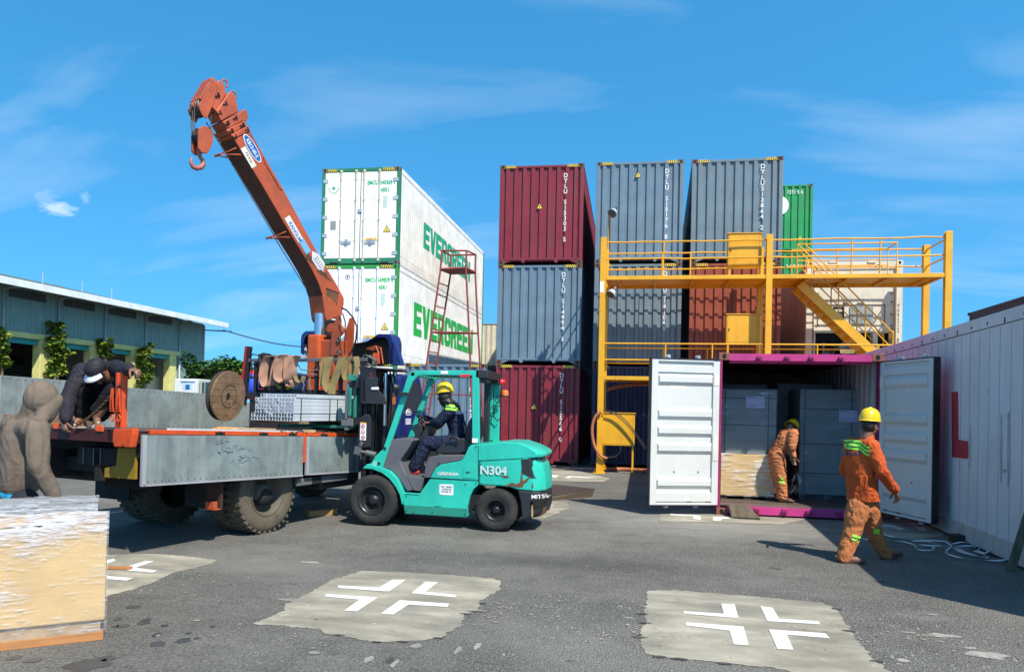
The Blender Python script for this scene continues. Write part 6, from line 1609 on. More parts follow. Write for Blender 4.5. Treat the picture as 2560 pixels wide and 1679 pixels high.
b = LB(); b.box(-2.31, 1.07, ZB_, -2.30, 1.22, ZB_+.52); b.build('rust_strip', mat('brown_rust_strip', (.13, .085, .055), .8, rust=.3), tk)
b = LB(); b.box(-2.28, .08, ZB_+.001, -2.18, 1.0, ZB_+.12); wd1 = b.build('timber', WOOD, None, .006)
wd1.location = O2; tag(wd1, 'brown squared timber lying along the far board of the truck bed', 'timber')
# rear corner post with hooks
p0 = TXY(Z2(1125, 300), -.04); p1 = TXY(Z2(1258, 300), -.04); pz = TXY(Z2(1190, 812), -.04)
b = LB(False); zt_ = TXY(Z2(1190, 285), -.04).z
p1.x = p0.x+.105; b.box(p0.x, -.10, pz.z, p0.x+.04, -.04, zt_-.02); b.box(p0.x+.04, -.08, pz.z, p1.x-.03, -.045, zt_); b.box(p1.x-.03, -.10, pz.z, p1.x, -.04, zt_-.01)
cp = b.build('corner_stake', ORNG, tk, .005)
q = [TXY(Z2(*c_), -.11) for c_ in ((1060, 825), (1275, 820), (1272, 880), (1248, 998), (1175, 995), (1160, 970), (1140, 992), (1070, 990), (1050, 935))]
b = LB(False); b.prism([(v.x*.86+q[0].x*.14, v.z) for v in q], -.12, -.05); b.build('stake_socket', ORNG, tk, .008)
for xq in (1105, 1215):
    b = LB(False)
    c_ = TXY(Z2(1125, 540), -.12); c_.x = p0.x+(-.012 if xq == 1105 else .085)
    for dx_ in (-.02, .02): b.tube([(c_.x+dx_*.4, -.125, c_.z+.10), (c_.x+dx_, -.13, c_.z-.08), (c_.x+dx_*1.2, -.12, c_.z-.14)], .007, 6)
    for k in range(6): b.box(c_.x-.022, -.135, c_.z-.02-k*.022, c_.x+.022, -.12, c_.z-.012-k*.022)
    b.tube([(c_.x+.02*math.cos(t), -.12, c_.z-.20+.035*math.sin(t)) for t in [i*math.pi/5 for i in range(11)]], .007, 6)
    b.build('hanging_hook', ORNG, cp)
# chassis, tanks, guards, wheels
b = LB()
for x in (-1.62, -.78): b.box(x, .1, .78, x+.09, 7.4, 1.08)
for y in (.3, 1.2, 2.6, 3.6, 4.6): b.box(-2.2, y, 1.10, -.1, y+.07, ZB_-.07); b.box(-1.6, y, .85, -.75, y+.06, 1.0)
b.build('chassis_frame', UND, tk)
b = LB(); b.box(-2.28, 0.02, .95, -2.2, 4.4, ZB_-.06); b.box(-.10, .05, 1.05, -.05, 4.4, ZB_-.06); b.build('bed_frame', UND, tk)
b = LB(); b.lathe([(0, -1.05), (.10, -1.05), (.12, -.3), (.2, -.12), (.22, 0), (.2, .12), (.12, .3), (.1, 1.05), (0, 1.05)], (-1.15, 1.98, .52), 'X', 14)
b.build('rear_axle', UND, tk)
q0 = TXY(Z2(720, 985), .1); q1 = TXY(Z2(1100, 1175), .1)
b = LB(False); b.box(q0.x, .1, q1.z, q1.x, .5, q0.z); b.mi(1)
for xx in (.15, .4, .57): x_ = q0.x+(q1.x-q0.x)*xx; b.box(x_, .09, q1.z-.0, x_+.012, .1, q0.z)
b.build('rear_box', [UND, mat('dull_metal', (.2, .2, .2), .4, .7)], tk, .01)
q = [TXY(Z2(*c_), .06) for c_ in ((1110, 1000), (1275, 1000), (1268, 1290), (985, 1270), (990, 1185), (1095, 1165))]
b = LB(False); b.prism([(v.x, v.z) for v in q], .04, .07); b.build('yellow_guard_plate', mat('dark_yellow_plate', (.30, .19, .01), .6, dirt_amt=.4), tk)
a_ = TYZ(Z3(845, 850), -.06); c_ = TYZ(Z3(950, 1115), -.06)
b = LB(False); b.box(-.26, a_.y+.18, c_.z, -.05, a_.y+.22, 1.1); b.build('mud_flap', mat('brown_rubber', (.045, .016, .012), .8), tk)
b = LB(False); b.box(-.20, a_.y+.10, c_.z, -.07, a_.y+.16, c_.z+.08); b.box(-.24, a_.y+.10, c_.z-.015, -.05, a_.y+.2, c_.z); b.build('flap_bracket', CRAN, tk, .006)
b = LB(False); g0 = TYZ(Z3(1700, 855), .0); b.box(-.03, g0.y, g0.z-.06, .0, g0.y+1.1, g0.z+.03); b.mi(1); b.box(-.031, g0.y+.3, g0.z-.061, .003, g0.y+.5, g0.z+.031)
b.build('side_guard', [mat('grey_guard', (.12, .13, .13), .6), UND], tk)
b = LB(False); b.box(-.5, 3.0, .45, -.08, 3.9, .95); b.build('fuel_tank', mat('dull_tank', (.04, .045, .05), .5, .3), tk, .04)
for xa_, xb_, y_, z_ in ((-2.28, -1.66, 1.25, .42), (-.72, -.14, 1.25, .42), (-1.66, -.72, .9, .62)):
    b = LB(); b.box(xa_, y_, z_, xb_, y_+.02, 1.2); b.build('mud_flap', UND, tk)
b = LB(); b.box(-2.2, .5, .72, -1.2, 1.0, 1.18); b.build('tool_box', UND, tk, .02)
MUD = mat('muddy_tyre', (.13, .11, .08), .92, dirt=(.045, .04, .032), dirt_amt=.6, dirt_scale=4, bump=.4, bump_scale=30, spec=.15)
MUDR = mat('dusty_rim', (.10, .085, .06), .7, dirt=(.03, .03, .03), dirt_amt=.5)
def twheel(x_out, y, s, dual=True):
    """truck wheel, outer face at x_out, s=+1 faces right"""
    Rr = .50; wid = .26
    for k in range(2 if dual else 1):
        xo = x_out - s*k*.30
        b = MB(); b.xf = TM.copy()
        pr = [(.29, .01), (.30, .0), (.34, -.006), (.42, -.018), (.47, .0), (.485, .03), (.487, wid-.03), (.47, wid), (.29, wid-.01)]
        b.lathe([(r, xo-s*h) for r, h in pr], (0, y, Rr), 'X', 56)
        n = 34
        for j in range(n):
            t = 2*math.pi*j/n; w_ = .085
            for h0, h1, dt in ((-.004, .10, 0), (.15, wid+.004, .5)):
                tt = t+dt*2*math.pi/n; pts = []
                for rr in (.465, .502):
                    for aa, hh in ((tt-w_/2, h0), (tt+w_/2, h0), (tt+w_/2+.02, h1), (tt-w_/2+.02, h1)): pts.append((xo-s*hh, y+rr*math.cos(aa), Rr+rr*math.sin(aa)))
                b.add(pts, [(0, 1, 2, 3), (7, 6, 5, 4), (0, 4, 5, 1), (1, 5, 6, 2), (2, 6, 7, 3), (3, 7, 4, 0)])
        o = b.build('wheel', MUD, tk)
        if k == 0:
            b = MB(); b.xf = TM.copy()
            b.lathe([(.293, xo-s*.0), (.28, xo+s*.006), (.265, xo-s*.01), (.25, xo-s*.03), (.235, xo-s*.13), (.2, xo-s*.16), (.13, xo-s*.17), (.12, xo-s*.07), (.09, xo-s*.04), (0.001, xo-s*.04)] if dual else [(.293, xo), (.28, xo+s*.006), (.25, xo-s*.02), (.2, xo-s*.03), (.13, xo+s*.04), (.1, xo+s*.08), (.001, xo+s*.09)], (0, y, Rr), 'X', 32)
            for j in range(8): t = j*math.pi/4; b.cyl((xo-s*.15, y+.165*math.cos(t), Rr+.165*math.sin(t)), (xo-s*.19+s*.07, y+.165*math.cos(t), Rr+.165*math.sin(t)), .014, 6)
            b.build('rim', MUDR, o)
twheel(-.10, 1.98, 1); twheel(-2.2, 1.98, -1); twheel(-.06, 5.3, 1, False); twheel(-2.24, 5.3, -1, False)

# headboard rack with leaning red post
RK = mat('black_rack_paint', (.014, .014, .016), .6, rust=.2)
yr = 3.88
pa = TXY(Z7(940, 1010), yr); pb_ = TXY(Z7(1040, 275), yr)
b = LB(False); b.beam((pa.x, yr, pa.z-.3), (pb_.x, yr, pb_.z), .09, .06, (0, 1, 0)); b.build('rack_post', RK, tk, .004)
b = LB(False); b.beam((pa.x-.025, yr-.045, pa.z-.3), (pb_.x-.025, yr-.045, pb_.z), .035, .02, (0, 1, 0)); b.build('red_stripe', mat('dull_red_paint', (.30, .02, .02), .5), tk)
zr = TXY(Z5(560, 932), yr).z
b = LB(False); b.box(pb_.x, yr-.03, zr-.03, .02, yr+.03, zr+.02); b.build('rack_bar', mat('grey_bar', (.10, .11, .12), .5), tk, .004)
b = LB(False); b.box(-2.3, yr-.02, 1.72, .0, yr+.02, 1.80); b.box(-2.3, yr-.02, 2.02, .0, yr+.02, 2.05); b.build('rack_bar', RK, tk, .003)
for x in (-2.1, -1.55, -.9, -.45, -.03): b = LB(False); b.box(x-.025, yr-.025, 1.1, x+.025, yr+.025, zr-.03); b.build('rack_post', RK, tk)
b = LB(False); b.box(-2.1, yr+.03, 1.2, -.02, yr+.06, 1.85); b.build('headboard', mat('dark_headboard', (.02, .02, .03), .7), tk)
# red lamp post on the right of the rack
q = [TXY(Z6(*c_), yr+.1) for c_ in ((1045, 1180), (1110, 1180), (1112, 1310), (1045, 1310))]
b = LB(False); b.prism([(v.x, v.z) for v in q], yr+.08, yr+.12); b.build('orange_bracket', ORNG, tk)
b = LB(False)
ps_ = [TXY(Z6(*c_), yr+.1) for c_ in ((955, 1120), (1065, 1085), (1145, 1110), (1035, 1140))]
b.add([tuple(v) for v in ps_]+[tuple(v+Vector((0, 0, -.015))) for v in ps_], [(0, 1, 2, 3), (7, 6, 5, 4), (0, 4, 5, 1), (1, 5, 6, 2), (2, 6, 7, 3), (3, 7, 4, 0)])
for a_, c_ in (((1070, 1095), (1110, 1190)), ((1130, 1115), (1160, 1310))): b.tube([TXY(Z6(*a_), yr+.1), TXY(Z6(*c_), yr+.1)], .012, 6)
b.build('bracket_hood', CRAN, tk)

# cab
yc = 4.85
cw_ = 2.2
b = LB(False)
prof = [(yc, .85), (yc+.85, .85), (yc+.92, 1.2), (yc+.9, 1.45), (yc+.68, 2.08), (yc+.6, 2.15), (yc+.08, 2.15), (yc, 2.08)]
b.prism(prof, -cw_, -.03, 'YZ'); cabo = b.build('cab', NAVYC, tk, .04)
b = LB(False); b.prism([(yc+.2, 1.55), (yc+.8, 1.52), (yc+.6, 2.02), (yc+.2, 2.02)], -.028, -.024, 'YZ'); b.build('side_window', mat('dark_glass', (.03, .04, .05), .05), cabo)
b = LB(False); b.prism([(yc+.12, .95), (yc+.82, .95), (yc+.82, 1.49), (yc+.12, 1.5)], -.027, -.02, 'YZ'); b.build('door', NAVYC, cabo, .004)
b = LB(False); b.box(-cw_+.3, yc-.006, 1.5, -.4, yc-.002, 2.0); b.build('rear_window', mat('dark_glass', (.03, .04, .05), .05), cabo)
b = LB(False); lo = TYZ(Z5(1315, 1355), -.015)
pts = [(-.015, lo.y+.075*math.cos(t), lo.z+.075*math.sin(t)) for t in [k*math.pi/12 for k in range(25)]]; b.tube(pts[0:13], .007, 6)
b.box(-.022, lo.y-.07, lo.z-.02, -.014, lo.y+.07, lo.z-.008)
for k in range(3): b.box(-.022, lo.y-.08, lo.z-.10-k*.035, -.014, lo.y+.08, lo.z-.08-k*.035)
for yy_ in (-.03, .02): b.tube([(-.016, lo.y+yy_+.02*math.cos(t), lo.z+.03+.02*math.sin(t)) for t in [k*math.pi/5 for k in range(11)]], .005, 5)
b.build('door_emblem', WHITE, cabo)
b = LB(False); b.box(-.02, lo.y-.42, lo.z-.10, -.0, lo.y-.28, lo.z+.06); b.build('fuel_cap', BLACK, cabo, .01)
# roof wind deflector, hollow toward the rear
DY = yc+.1
out_ = [(155, 1180), (158, 1000), (172, 950), (215, 915), (345, 912), (600, 1030), (700, 1045), (810, 1060), (900, 1052), (960, 1040), (1030, 1000), (1085, 955), (1110, 948), (1230, 950), (1262, 985), (1278, 1060), (1275, 1275), (1240, 1285), (1000, 1330), (300, 1330), (190, 1240)]
P3 = [TXY(Z6(*q), DY) for q in out_]
b = LB(False); b.prism([(v.x, v.z) for v in P3], DY+.25, DY+.27); b.build('deflector_back', mat('olive_brown_back', (.055, .042, .022), .8), cabo)
b = LB(False)
n = len(P3); vs = [(v.x, DY, v.z) for v in P3]+[(v.x*1.0, DY+.26, v.z) for v in P3]+[(v.x, DY+.6, v.z-.2) for v in P3]
b.add(vs, [(i, i+1, n+i+1, n+i) for i in range(0, 16)])
cx0 = sum(v.x for v in P3)/n
rim = [Vector((v.x+(.07 if v.x < cx0 else -.07), DY, v.z-.05)) for v in P3]
vs = [(v.x, DY, v.z) for v in P3[:17]]+[tuple(v) for v in rim[:17]]
keep = [i for i in range(16) if i < 4 or i >= 11]
b.add(vs, [(i, i+1, 17+i+1, 17+i) for i in keep])
b.build('roof_deflector', NAVYC, cabo, weld=.0005)
b = LB(False); q = [TXY(Z6(*c_), DY+.1) for c_ in ((190, 1060), (215, 1075), (225, 1180), (300, 1245), (205, 1245))]; b.prism([(v.x, v.z) for v in q], DY+.1, DY+.12); b.build('white_trim', WHITE, cabo)
q = [TXY(Z6(*c_), yc) for c_ in ((1275, 1000), (1300, 1060), (1380, 1330), (1250, 1330), (1270, 1280))]
b = LB(False); b.prism([(v.x, v.z) for v in q], yc+.02, yc+.12); b.build('cab_corner', NAVYC, cabo, .01)

# ------------------------------------------------------------------ crane
PV = O2 - TBR*1.15 + TA*4.7; PV.z = 3.05
DH = Vector((-.46, -.884, 0)).normalized(); NH = Vector((.884, -.46, 0)).normalized()
def BPt(uv, off=.16):
    p = hit(uv, PV+NH*off, NH); return Vector(((p-PV).dot(DH), p.z))
BM = Matrix(((DH.x, NH.x, 0, PV.x-O2.x), (DH.y, NH.y, 0, PV.y-O2.y), (0, 0, 1, 0), (0, 0, 0, 1)))
def bpr(poly, w0, w1, name, m_, bev=.01, parent=None, off=.16):
    b = MB(); b.xf = BM.copy(); b.prism([tuple(BPt(q, off)) for q in poly], w0, w1); return b.build(name, m_, parent or tk, bev)
main = [Z4(640, 612), Z4(870, 990), Z4(1110, 1400), Z5(437, 22), Z5(495, 115), Z5(562, 230), Z5(618, 345), Z5(645, 430), Z5(658, 520), Z5(668, 600), Z5(680, 634), Z5(705, 632), Z5(735, 604), Z5(770, 612), Z5(795, 592), Z5(812, 500), Z5(813, 452), Z5(762, 355), Z5(682, 225), Z5(640, 155), Z5(586, 62), Z4(1060, 1030), Z4(900, 755), Z4(782, 545)]
UNDC = mat('shaded_greasy_underside', (.10, .028, .015), .6, dirt=(.03, .015, .01), dirt_amt=.6, rust=.3, rust_col=(.03, .02, .015), var=.2)  # shade of the underside put into a darker, greasy brown
boom = bpr(main, -.21, .16, 'boom', CRAN, .014)
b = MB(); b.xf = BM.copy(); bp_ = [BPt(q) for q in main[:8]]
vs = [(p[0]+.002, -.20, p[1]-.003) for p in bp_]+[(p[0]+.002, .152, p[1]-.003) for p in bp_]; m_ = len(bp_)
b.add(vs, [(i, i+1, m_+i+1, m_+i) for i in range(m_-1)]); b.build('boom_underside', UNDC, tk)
bpr([Z4(610, 580), Z4(640, 612), Z4(782, 545), Z4(760, 500)], -.185, .175, 'boom_collar', CRAN, .01)
bpr([Z4(575, 535), Z4(608, 578), Z4(758, 500), Z4(740, 455)], -.165, .155, 'boom_collar', CRAN, .01)
bpr([Z4(548, 462), Z4(590, 530), Z4(715, 462), Z4(755, 458), Z4(772, 430), Z4(770, 400), Z4(748, 352), Z4(715, 368), Z4(700, 382)], -.15, .145, 'boom_collar', CRAN, .012)
bpr([Z4(497, 365), Z4(545, 455), Z4(690, 375), Z4(683, 320), Z4(655, 225), Z4(625, 205), Z4(600, 212), Z4(560, 280)], -.13, .13, 'boom_section', CRAN, .012)
bpr([Z4(455, 320), Z4(500, 368), Z4(560, 280), Z4(590, 215), Z4(578, 160), Z4(560, 118), Z4(525, 100), Z4(500, 135)], -.115, .115, 'boom_section', CRAN, .01)
hd_ = bpr([Z4(330, 322), Z4(360, 280), Z4(460, 80), Z4(492, 132), Z4(500, 140), Z4(462, 300), Z4(452, 330), Z4(405, 440), Z4(370, 420), Z4(345, 370)], .115, .135, 'boom_head_plate', CRAN, .004, None, .125)
bpr([Z4(330, 322), Z4(360, 280), Z4(460, 80), Z4(492, 132), Z4(500, 140), Z4(462, 300), Z4(452, 330), Z4(405, 440), Z4(370, 420), Z4(345, 370)], -.155, -.135, 'boom_head_plate', CRAN, .004, None, .125)
b = MB(); b.xf = BM.copy(); q = [BPt(Z4(*c_), .125) for c_ in ((345, 262), (362, 276), (462, 90), (452, 78))]
b.prism([tuple(v) for v in q], -.135, .115); b.build('boom_head_cover', CRAN, tk, .005)
b = MB(); b.xf = BM.copy(); q = [BPt(Z4(*c_), .125) for c_ in ((335, 325), (350, 300), (345, 262), (310, 300))]
b.prism([tuple(v) for v in q], -.02, .0); b.build('boom_head_web', CRAN, tk, .002)
cS = BPt(Z4(362, 345), .0)
SHV = mat('rusty_rope', (.13, .115, .10), .5, .5, rust=.3)
for k in range(4):
    b = MB(); b.xf = BM.copy(); w_ = -.10+k*.055; b.lathe([(.0, w_-.018), (.115, w_-.018), (.118, w_-.012), (.10, w_), (.118, w_+.012), (.115, w_+.018), (0, w_+.018)], (cS[0], 0, cS[1]), 'Y', 24); b.build('sheave', SHV, tk)
# L shaped wear-pad slots on the collars
b = MB(); b.xf = BM.copy()
for (x, y) in ((655, 425), (580, 475), (712, 490), (615, 540), (748, 528), (645, 590), (575, 300), (510, 225), (525, 380)):
    c_ = BPt(Z4(x, y), .16)
    for dx_, dz_, sx_, sz_ in ((-.02, 0, .012, .06), (.012, -.024, .05, .012)):
        b.obox((c_[0]+dx_, .168 if y > 470 else .150 if x > 560 and y > 350 else .128, c_[1]+dz_), (sx_, .03, sz_), (0, R(28), 0))
b.build('wear_pad_slot', mat('black_grease', (.01, .008, .007), .4), tk)
for q in ((560, 135), (635, 235)):
    c_ = BPt(Z4(*q), .1); b = MB(); b.xf = BM.copy(); b.tube([(c_[0]+.05*math.cos(t), .10, c_[1]+.05*math.sin(t)) for t in [k*math.pi/8 for k in range(12)]], .012, 6); b.build('eye_bolt', CRAN, tk)
# hook block and hook hanging from the head
ax_ = BPt(Z4(330, 620), .0)
HB = lambda x, y: BPt(Z4(x, y), .05)
for w0, w1, sh in ((.05, .085, 0), (-.115, -.08, 0)):
    pl = [HB(*q) for q in ((322, 575), (330, 525), (365, 505), (410, 518), (448, 560), (450, 640), (435, 690), (400, 745), (352, 738), (322, 700))]
    b = MB(); b.xf = BM.copy(); b.prism([tuple(v) for v in pl], w0, w1); b.build('hook_block_plate', CRAN, tk, .006)
c_ = HB(385, 600)
b = MB(); b.xf = BM.copy(); b.lathe([(0, -.07), (.125, -.07), (.10, -.045), (.125, -.02), (.10, .01), (.125, .04), (0, .04)], (c_[0], 0, c_[1]), 'Y', 24); b.build('block_sheave', BLK, tk)
hk = [HB(*q) for q in ((362, 735), (372, 770), (395, 800), (398, 830), (375, 855), (340, 862), (308, 850), (290, 815), (292, 785), (300, 765))]
b = MB(); b.xf = BM.copy(); b.tube([(v[0], -.015, v[1]) for v in hk], [.026, .026, .032, .036, .036, .036, .032, .026, .018, .008], 10); b.cyl((hk[0][0], -.015, hk[0][1]+.05), (hk[0][0], -.015, hk[0][1]-.03), .035, 12)
b.build('hook', mat('worn_pink_hook', (.35, .12, .09), .45, rust=.3), tk)
for wy, dx_ in ((-.10, -.115), (-.045, -.115), (.01, -.115), (.065, .10)):
    b = MB(); b.xf = BM.copy(); b.tube([(cS[0]-dx_ if dx_ < 0 else cS[0]-dx_, wy, cS[1]), (c_[0]-dx_, wy*.7, c_[1])], .007, 6); b.build('hoist_rope', SHV, tk)
# hoist rope under the boom and its guides
rope = [Z4(400, 470), Z4(585, 765), Z4(960, 1400), Z5(300, 30), Z5(520, 385)]
b = MB(); b.xf = BM.copy(); RP = [BPt(q, -.0) for q in rope]; b.tube([(v[0], .0, v[1]) for v in RP], .008, 6); b.build('hoist_rope', SHV, tk)
for (qa, qb, qc) in (((640, 700), (520, 700), (505, 755)), ((1080, 1415), (975, 1420), (950, 1470))):
    b = MB(); b.xf = BM.copy(); A3 = [BPt(Z4(*q), 0) for q in (qa, qb, qc)]
    for w_ in (-.12, .12): b.tube([(A3[0][0], w_, A3[0][1]), (A3[2][0]-.0, w_*.5, A3[2][1]), (A3[0][0]-.04, w_, A3[0][1]-.10)], .014, 6)
    b.tube([(A3[2][0], -.08, A3[2][1]), (A3[2][0], .08, A3[2][1])], .018, 8); b.build('rope_guide', CRAN, tk)
# rail line and eye on the upper edge
b = MB(); b.xf = BM.copy(); b.tube([(BPt(Z4(*q))[0], .168, BPt(Z4(*q))[1]) for q in ((895, 775), (905, 820), (1035, 1040), (1060, 1060))], .006, 5); c_ = BPt(Z4(1078, 1075)); b.tube([(c_[0]+.03*math.cos(t), .1, c_[1]+.05*math.sin(t)) for t in [k*math.pi/6 for k in range(13)]], .012, 6); b.build('side_rail', CRAN, tk)
b = MB(); b.xf = BM.copy(); b.tube([(BPt(Z5(*q))[0], .166, BPt(Z5(*q))[1]) for q in ((670, 375), (765, 412), (750, 505))], .007, 5); b.build('weld_edge', BLK, tk)
# brown worn grease patches
GRS = mat('grease_stain', (.12, .06, .02), .6, rust=.4, rust_col=(.05, .03, .015), rust_scale=12, var=.25)
for poly in ([(670, 380), (700, 385), (760, 415), (755, 470), (735, 485), (700, 440), (680, 440)], [(600, 225), (640, 240), (680, 262), (675, 280), (720, 320), (650, 285), (610, 250)], [(495, 100), (520, 95), (565, 130), (575, 170), (600, 215), (560, 180), (520, 150)]):
    pts = []
    for i, a_ in enumerate(poly):
        c_ = poly[(i+1) % len(poly)]
        for k in range(3): pts.append((a_[0]+(c_[0]-a_[0])*k/3+random.uniform(-5, 5), a_[1]+(c_[1]-a_[1])*k/3+random.uniform(-5, 5)))
    bpr([Z5(*q) for q in pts], .1605, .1625, 'grease_stain', GRS, 0, boom)
# stickers
bdir = (BPt(Z4(1110, 1400))-BPt(Z4(870, 990))).normalized(); bper = Vector((-bdir.y, bdir.x));
if bper.y < 0: bper = -bper
def bsheet(c2_, pts, name, m_, w0=.163):
    b = MB(); b.xf = BM.copy(); b.prism([(c2_[0]+bdir[0]*a_+bper[0]*d_, c2_[1]+bdir[1]*a_+bper[1]*d_) for a_, d_ in pts], w0, w0+.002); return b.build(name, m_, boom)
def btext(c2_, txt, size, m_, name, bold=0, sx=.8, w0=.1675):
    o = lettering(name, txt, size, m_, boom, (0, 0, 0), bold=bold, sx=sx, extrude=.0008)
    for v in o.data.vertices:
        q = Vector((c2_[0]+bdir[0]*v.co.x+bper[0]*v.co.y, w0+v.co.z, c2_[1]+bdir[1]*v.co.x+bper[1]*v.co.y)); v.co = BM @ q
    o.rotation_euler = (0, 0, 0); return o
c_ = BPt(Z4(800, 697)); LBL = mat('label_blue', (.01, .12, .38), .4)
bsheet(c_, [(.215*math.cos(t), .075*math.sin(t)) for t in [k*math.pi/14 for k in range(28)]], 'model_plate', WHITE, .162)
bsheet(c_, [(.20*math.cos(t), .065*math.sin(t)) for t in [k*math.pi/14 for k in range(28)]], 'model_plate', LBL, .1645)
btext(c_, 'KB12-60-2', .075, WHITE, 'model_lettering', .001, .85)
c_ = BPt(Z4(768, 775)); bsheet(c_, [(-.15, -.05), (.15, -.05), (.15, .045), (-.15, .045)], 'paper_label', mat('pale_label', (.6, .58, .5), .7, dirt_amt=.3)); btext(c_, '7.5 N\u00b7m', .06, TXTK, 'label_lettering')
c_ = BPt(Z4(1172, 1420)); c2_ = BPt(Z4(1240, 1525))
L_ = (c2_-c_).length
bsheet(c_, [(-.25, -.05), (L_-.05, -.05), (L_-.05, .06), (-.25, .06)], 'maker_label', mat('pale_label2', (.62, .62, .62), .6, dirt_amt=.2)); btext(c_, 'KANGLIM', .085, LBL, 'maker_lettering', .0015, .9)
bsheet(c2_, [(-.07, -.05), (.16, -.05), (.16, .06), (-.07, .06)], 'maker_label', mat('label_light_blue', (.15, .38, .60), .4, rust=.2, rust_col=(.6, .6, .6)), .1632)
c_ = BPt(Z5(608, 168))
bsheet(c_, [(-.19, .0), (-.08, .085), (.09, .095), (.18, .0), (.10, -.075), (-.08, -.085)], 'load_chart_label', mat('pale_label2', (.62, .62, .62), .6))
b = MB(); b.xf = BM.copy()
for k in range(6):
    a0 = -.10+k*.04
    pts = [(c_[0]+bdir[0]*(a0+.045*math.cos(t))+bper[0]*.055*math.sin(t), .167, c_[1]+bdir[1]*(a0+.045*math.cos(t))+bper[1]*.055*math.sin(t)) for t in [-1.1+i*.28 for i in range(9)]]
    b.tube(pts, .004, 4)
b.build('chart_lines', BLACK, boom)
# column, lifting cylinder, swivel bracket
def TP(uv, y): return TXY(uv, y)
yk = 4.3
b = LB(False); a_ = TP(Z5(605, 760), yk); cc = TP(Z5(662, 760), yk); zt2 = TP(Z5(640, 742), yk).z
b.box(TP(Z5(572, 900), yk).x, yk-.16, 1.15, TP(Z5(664, 900), yk).x, yk+.18, zt2); b.build('cylinder_housing', ORNG if 0 else mat('crane_base_orange', (.58, .095, .015), .45, dirt=(.12, .03, .02), dirt_amt=.5, dirt_scale=4, rust=.25), tk, .03)
b = LB(False); rx = TP(Z5(623, 700), yk).x; b.cyl((rx, yk, zt2-.02), (rx-.02, yk+.02, TP(Z5(620, 600), yk).z+.05), .085, 24); b.build('chrome_rod', mat('chrome_rod', (.5, .52, .55), .12, .95), tk)
b = LB(False); b.box(TP(Z5(664, 800), yk+.1).x, yk-.10, 1.2, TP(Z5(800, 800), yk+.1).x, yk+.35, TP(Z5(700, 785), yk+.1).z); b.build('crane_column', CRAN, tk, .02)
q = [TP(Z5(*c_), yk+.0) for c_ in ((738, 905), (745, 790), (755, 700), (775, 640), (788, 595), (815, 590), (822, 640), (818, 760), (800, 905))]
b = LB(False); b.prism([(v.x, v.z) for v in q], yk-.12, yk-.09); b.build('swivel_bracket', CRAN, tk, .004)
b = LB(False); b.prism([(v.x, v.z) for v in q], yk+.22, yk+.25); b.build('swivel_bracket', CRAN, tk, .004)
c_ = TP(Z5(742, 700), yk); b = LB(False); b.lathe([(0, -.15), (.05, -.15), (.05, -.12), (.095, -.12), (.095, .1), (.07, .12), (0, .12)], (c_.x, yk+.02, c_.z), 'Y', 18, smooth=False); b.build('winch_motor', CRAN, tk)
c_ = TP(Z5(735, 725), yk); b = LB(False); b.box(TP(Z5(662, 640), yk+.1).x, yk+.03, TP(Z5(662, 790), yk+.1).z, TP(Z5(735, 640), yk+.1).x, yk+.3, TP(Z5(662, 625), yk+.1).z); b.build('machinery_block', mat('black_grease', (.01, .008, .007), .4), tk, .02)
b = LB(False)
for q in ((768, 775), (765, 880)):
    c_ = TP(Z5(*q), yk-.15); b.tube([(c_.x+.03*math.cos(t), yk-.14, c_.z+.035*math.sin(t)) for t in [k*math.pi/6 for k in range(13)]], .012, 6)
b.build('tie_ring', SHV, tk)
b = LB(False); c_ = TP(Z5(600, 985), yk-.2); b.tube([(c_.x+.045*math.cos(t), yk-.18, c_.z+.045*math.sin(t)) for t in [k*math.pi/8 for k in range(17)]], .014, 6); b.build('tie_ring', CRAN, tk)
hq = [TP(Z5(*c_), yk-.18) for c_ in ((795, 530), (830, 545), (880, 600), (915, 680), (905, 780), (880, 850), (850, 905))]
b = LB(False); b.tube(hq, .014, 8); b.build('hydraulic_hose', BLACK, tk)
hq = [TP(Z5(*c_), yk-.2) for c_ in ((800, 570), (822, 640), (818, 800), (815, 890))]
b = LB(False); b.tube(hq, .010, 6); b.build('hydraulic_hose', BLACK, tk)
# ------------------------------------------------------------------ load on the truck bed
# strapped bundle of steel tubes on the forks
ZBN = 1.405; TS = .05
bt = thing('steel_tube_bundle', 'strapped bundle of shiny square steel tubes resting on the fork tips above the truck bed', 'steel bundle', O2)
GAL = mat('bright_galvanised_steel', (.56, .60, .64), .5, .15, dirt=(.38, .43, .46), dirt_amt=.4, dirt_scale=7, var=.12)
GALD = mat('tube_inside', (.02, .022, .03), .6)
rnd = random.Random(4)
proto = {}
def tube_mesh(kind, ln):
    b = MB(); t = .003; s = TS-.0015
    b.box(0, 0, 0, s, ln, t); b.box(0, 0, s-t, s, ln, s); b.box(0, 0, t, t, ln, s-t); b.box(s-t, 0, t, s, ln, s-t)
    if kind == 'open': b.mi(1); b.box(t, .05, t, s-t, .06, s-t)
    else:
        b.box(t, .0, t, s-t, .003, s-t); b.mi(1)
        z = s*.5; b.add([(s*.28, -.001, z-.007), (s*.72, -.001, z-.007), (s*.78, -.001, z), (s*.72, -.001, z+.007), (s*.28, -.001, z+.007), (s*.22, -.001, z)], [tuple(range(6))])
        b.add([(s*.06, -.001, s*.1), (s*.14, -.001, s*.1), (s*.14, -.001, s*.2), (s*.06, -.001, s*.2)], [(0, 1, 2, 3)])
    o = b.build('tube', [GAL, GALD], bt, fix=False); return o
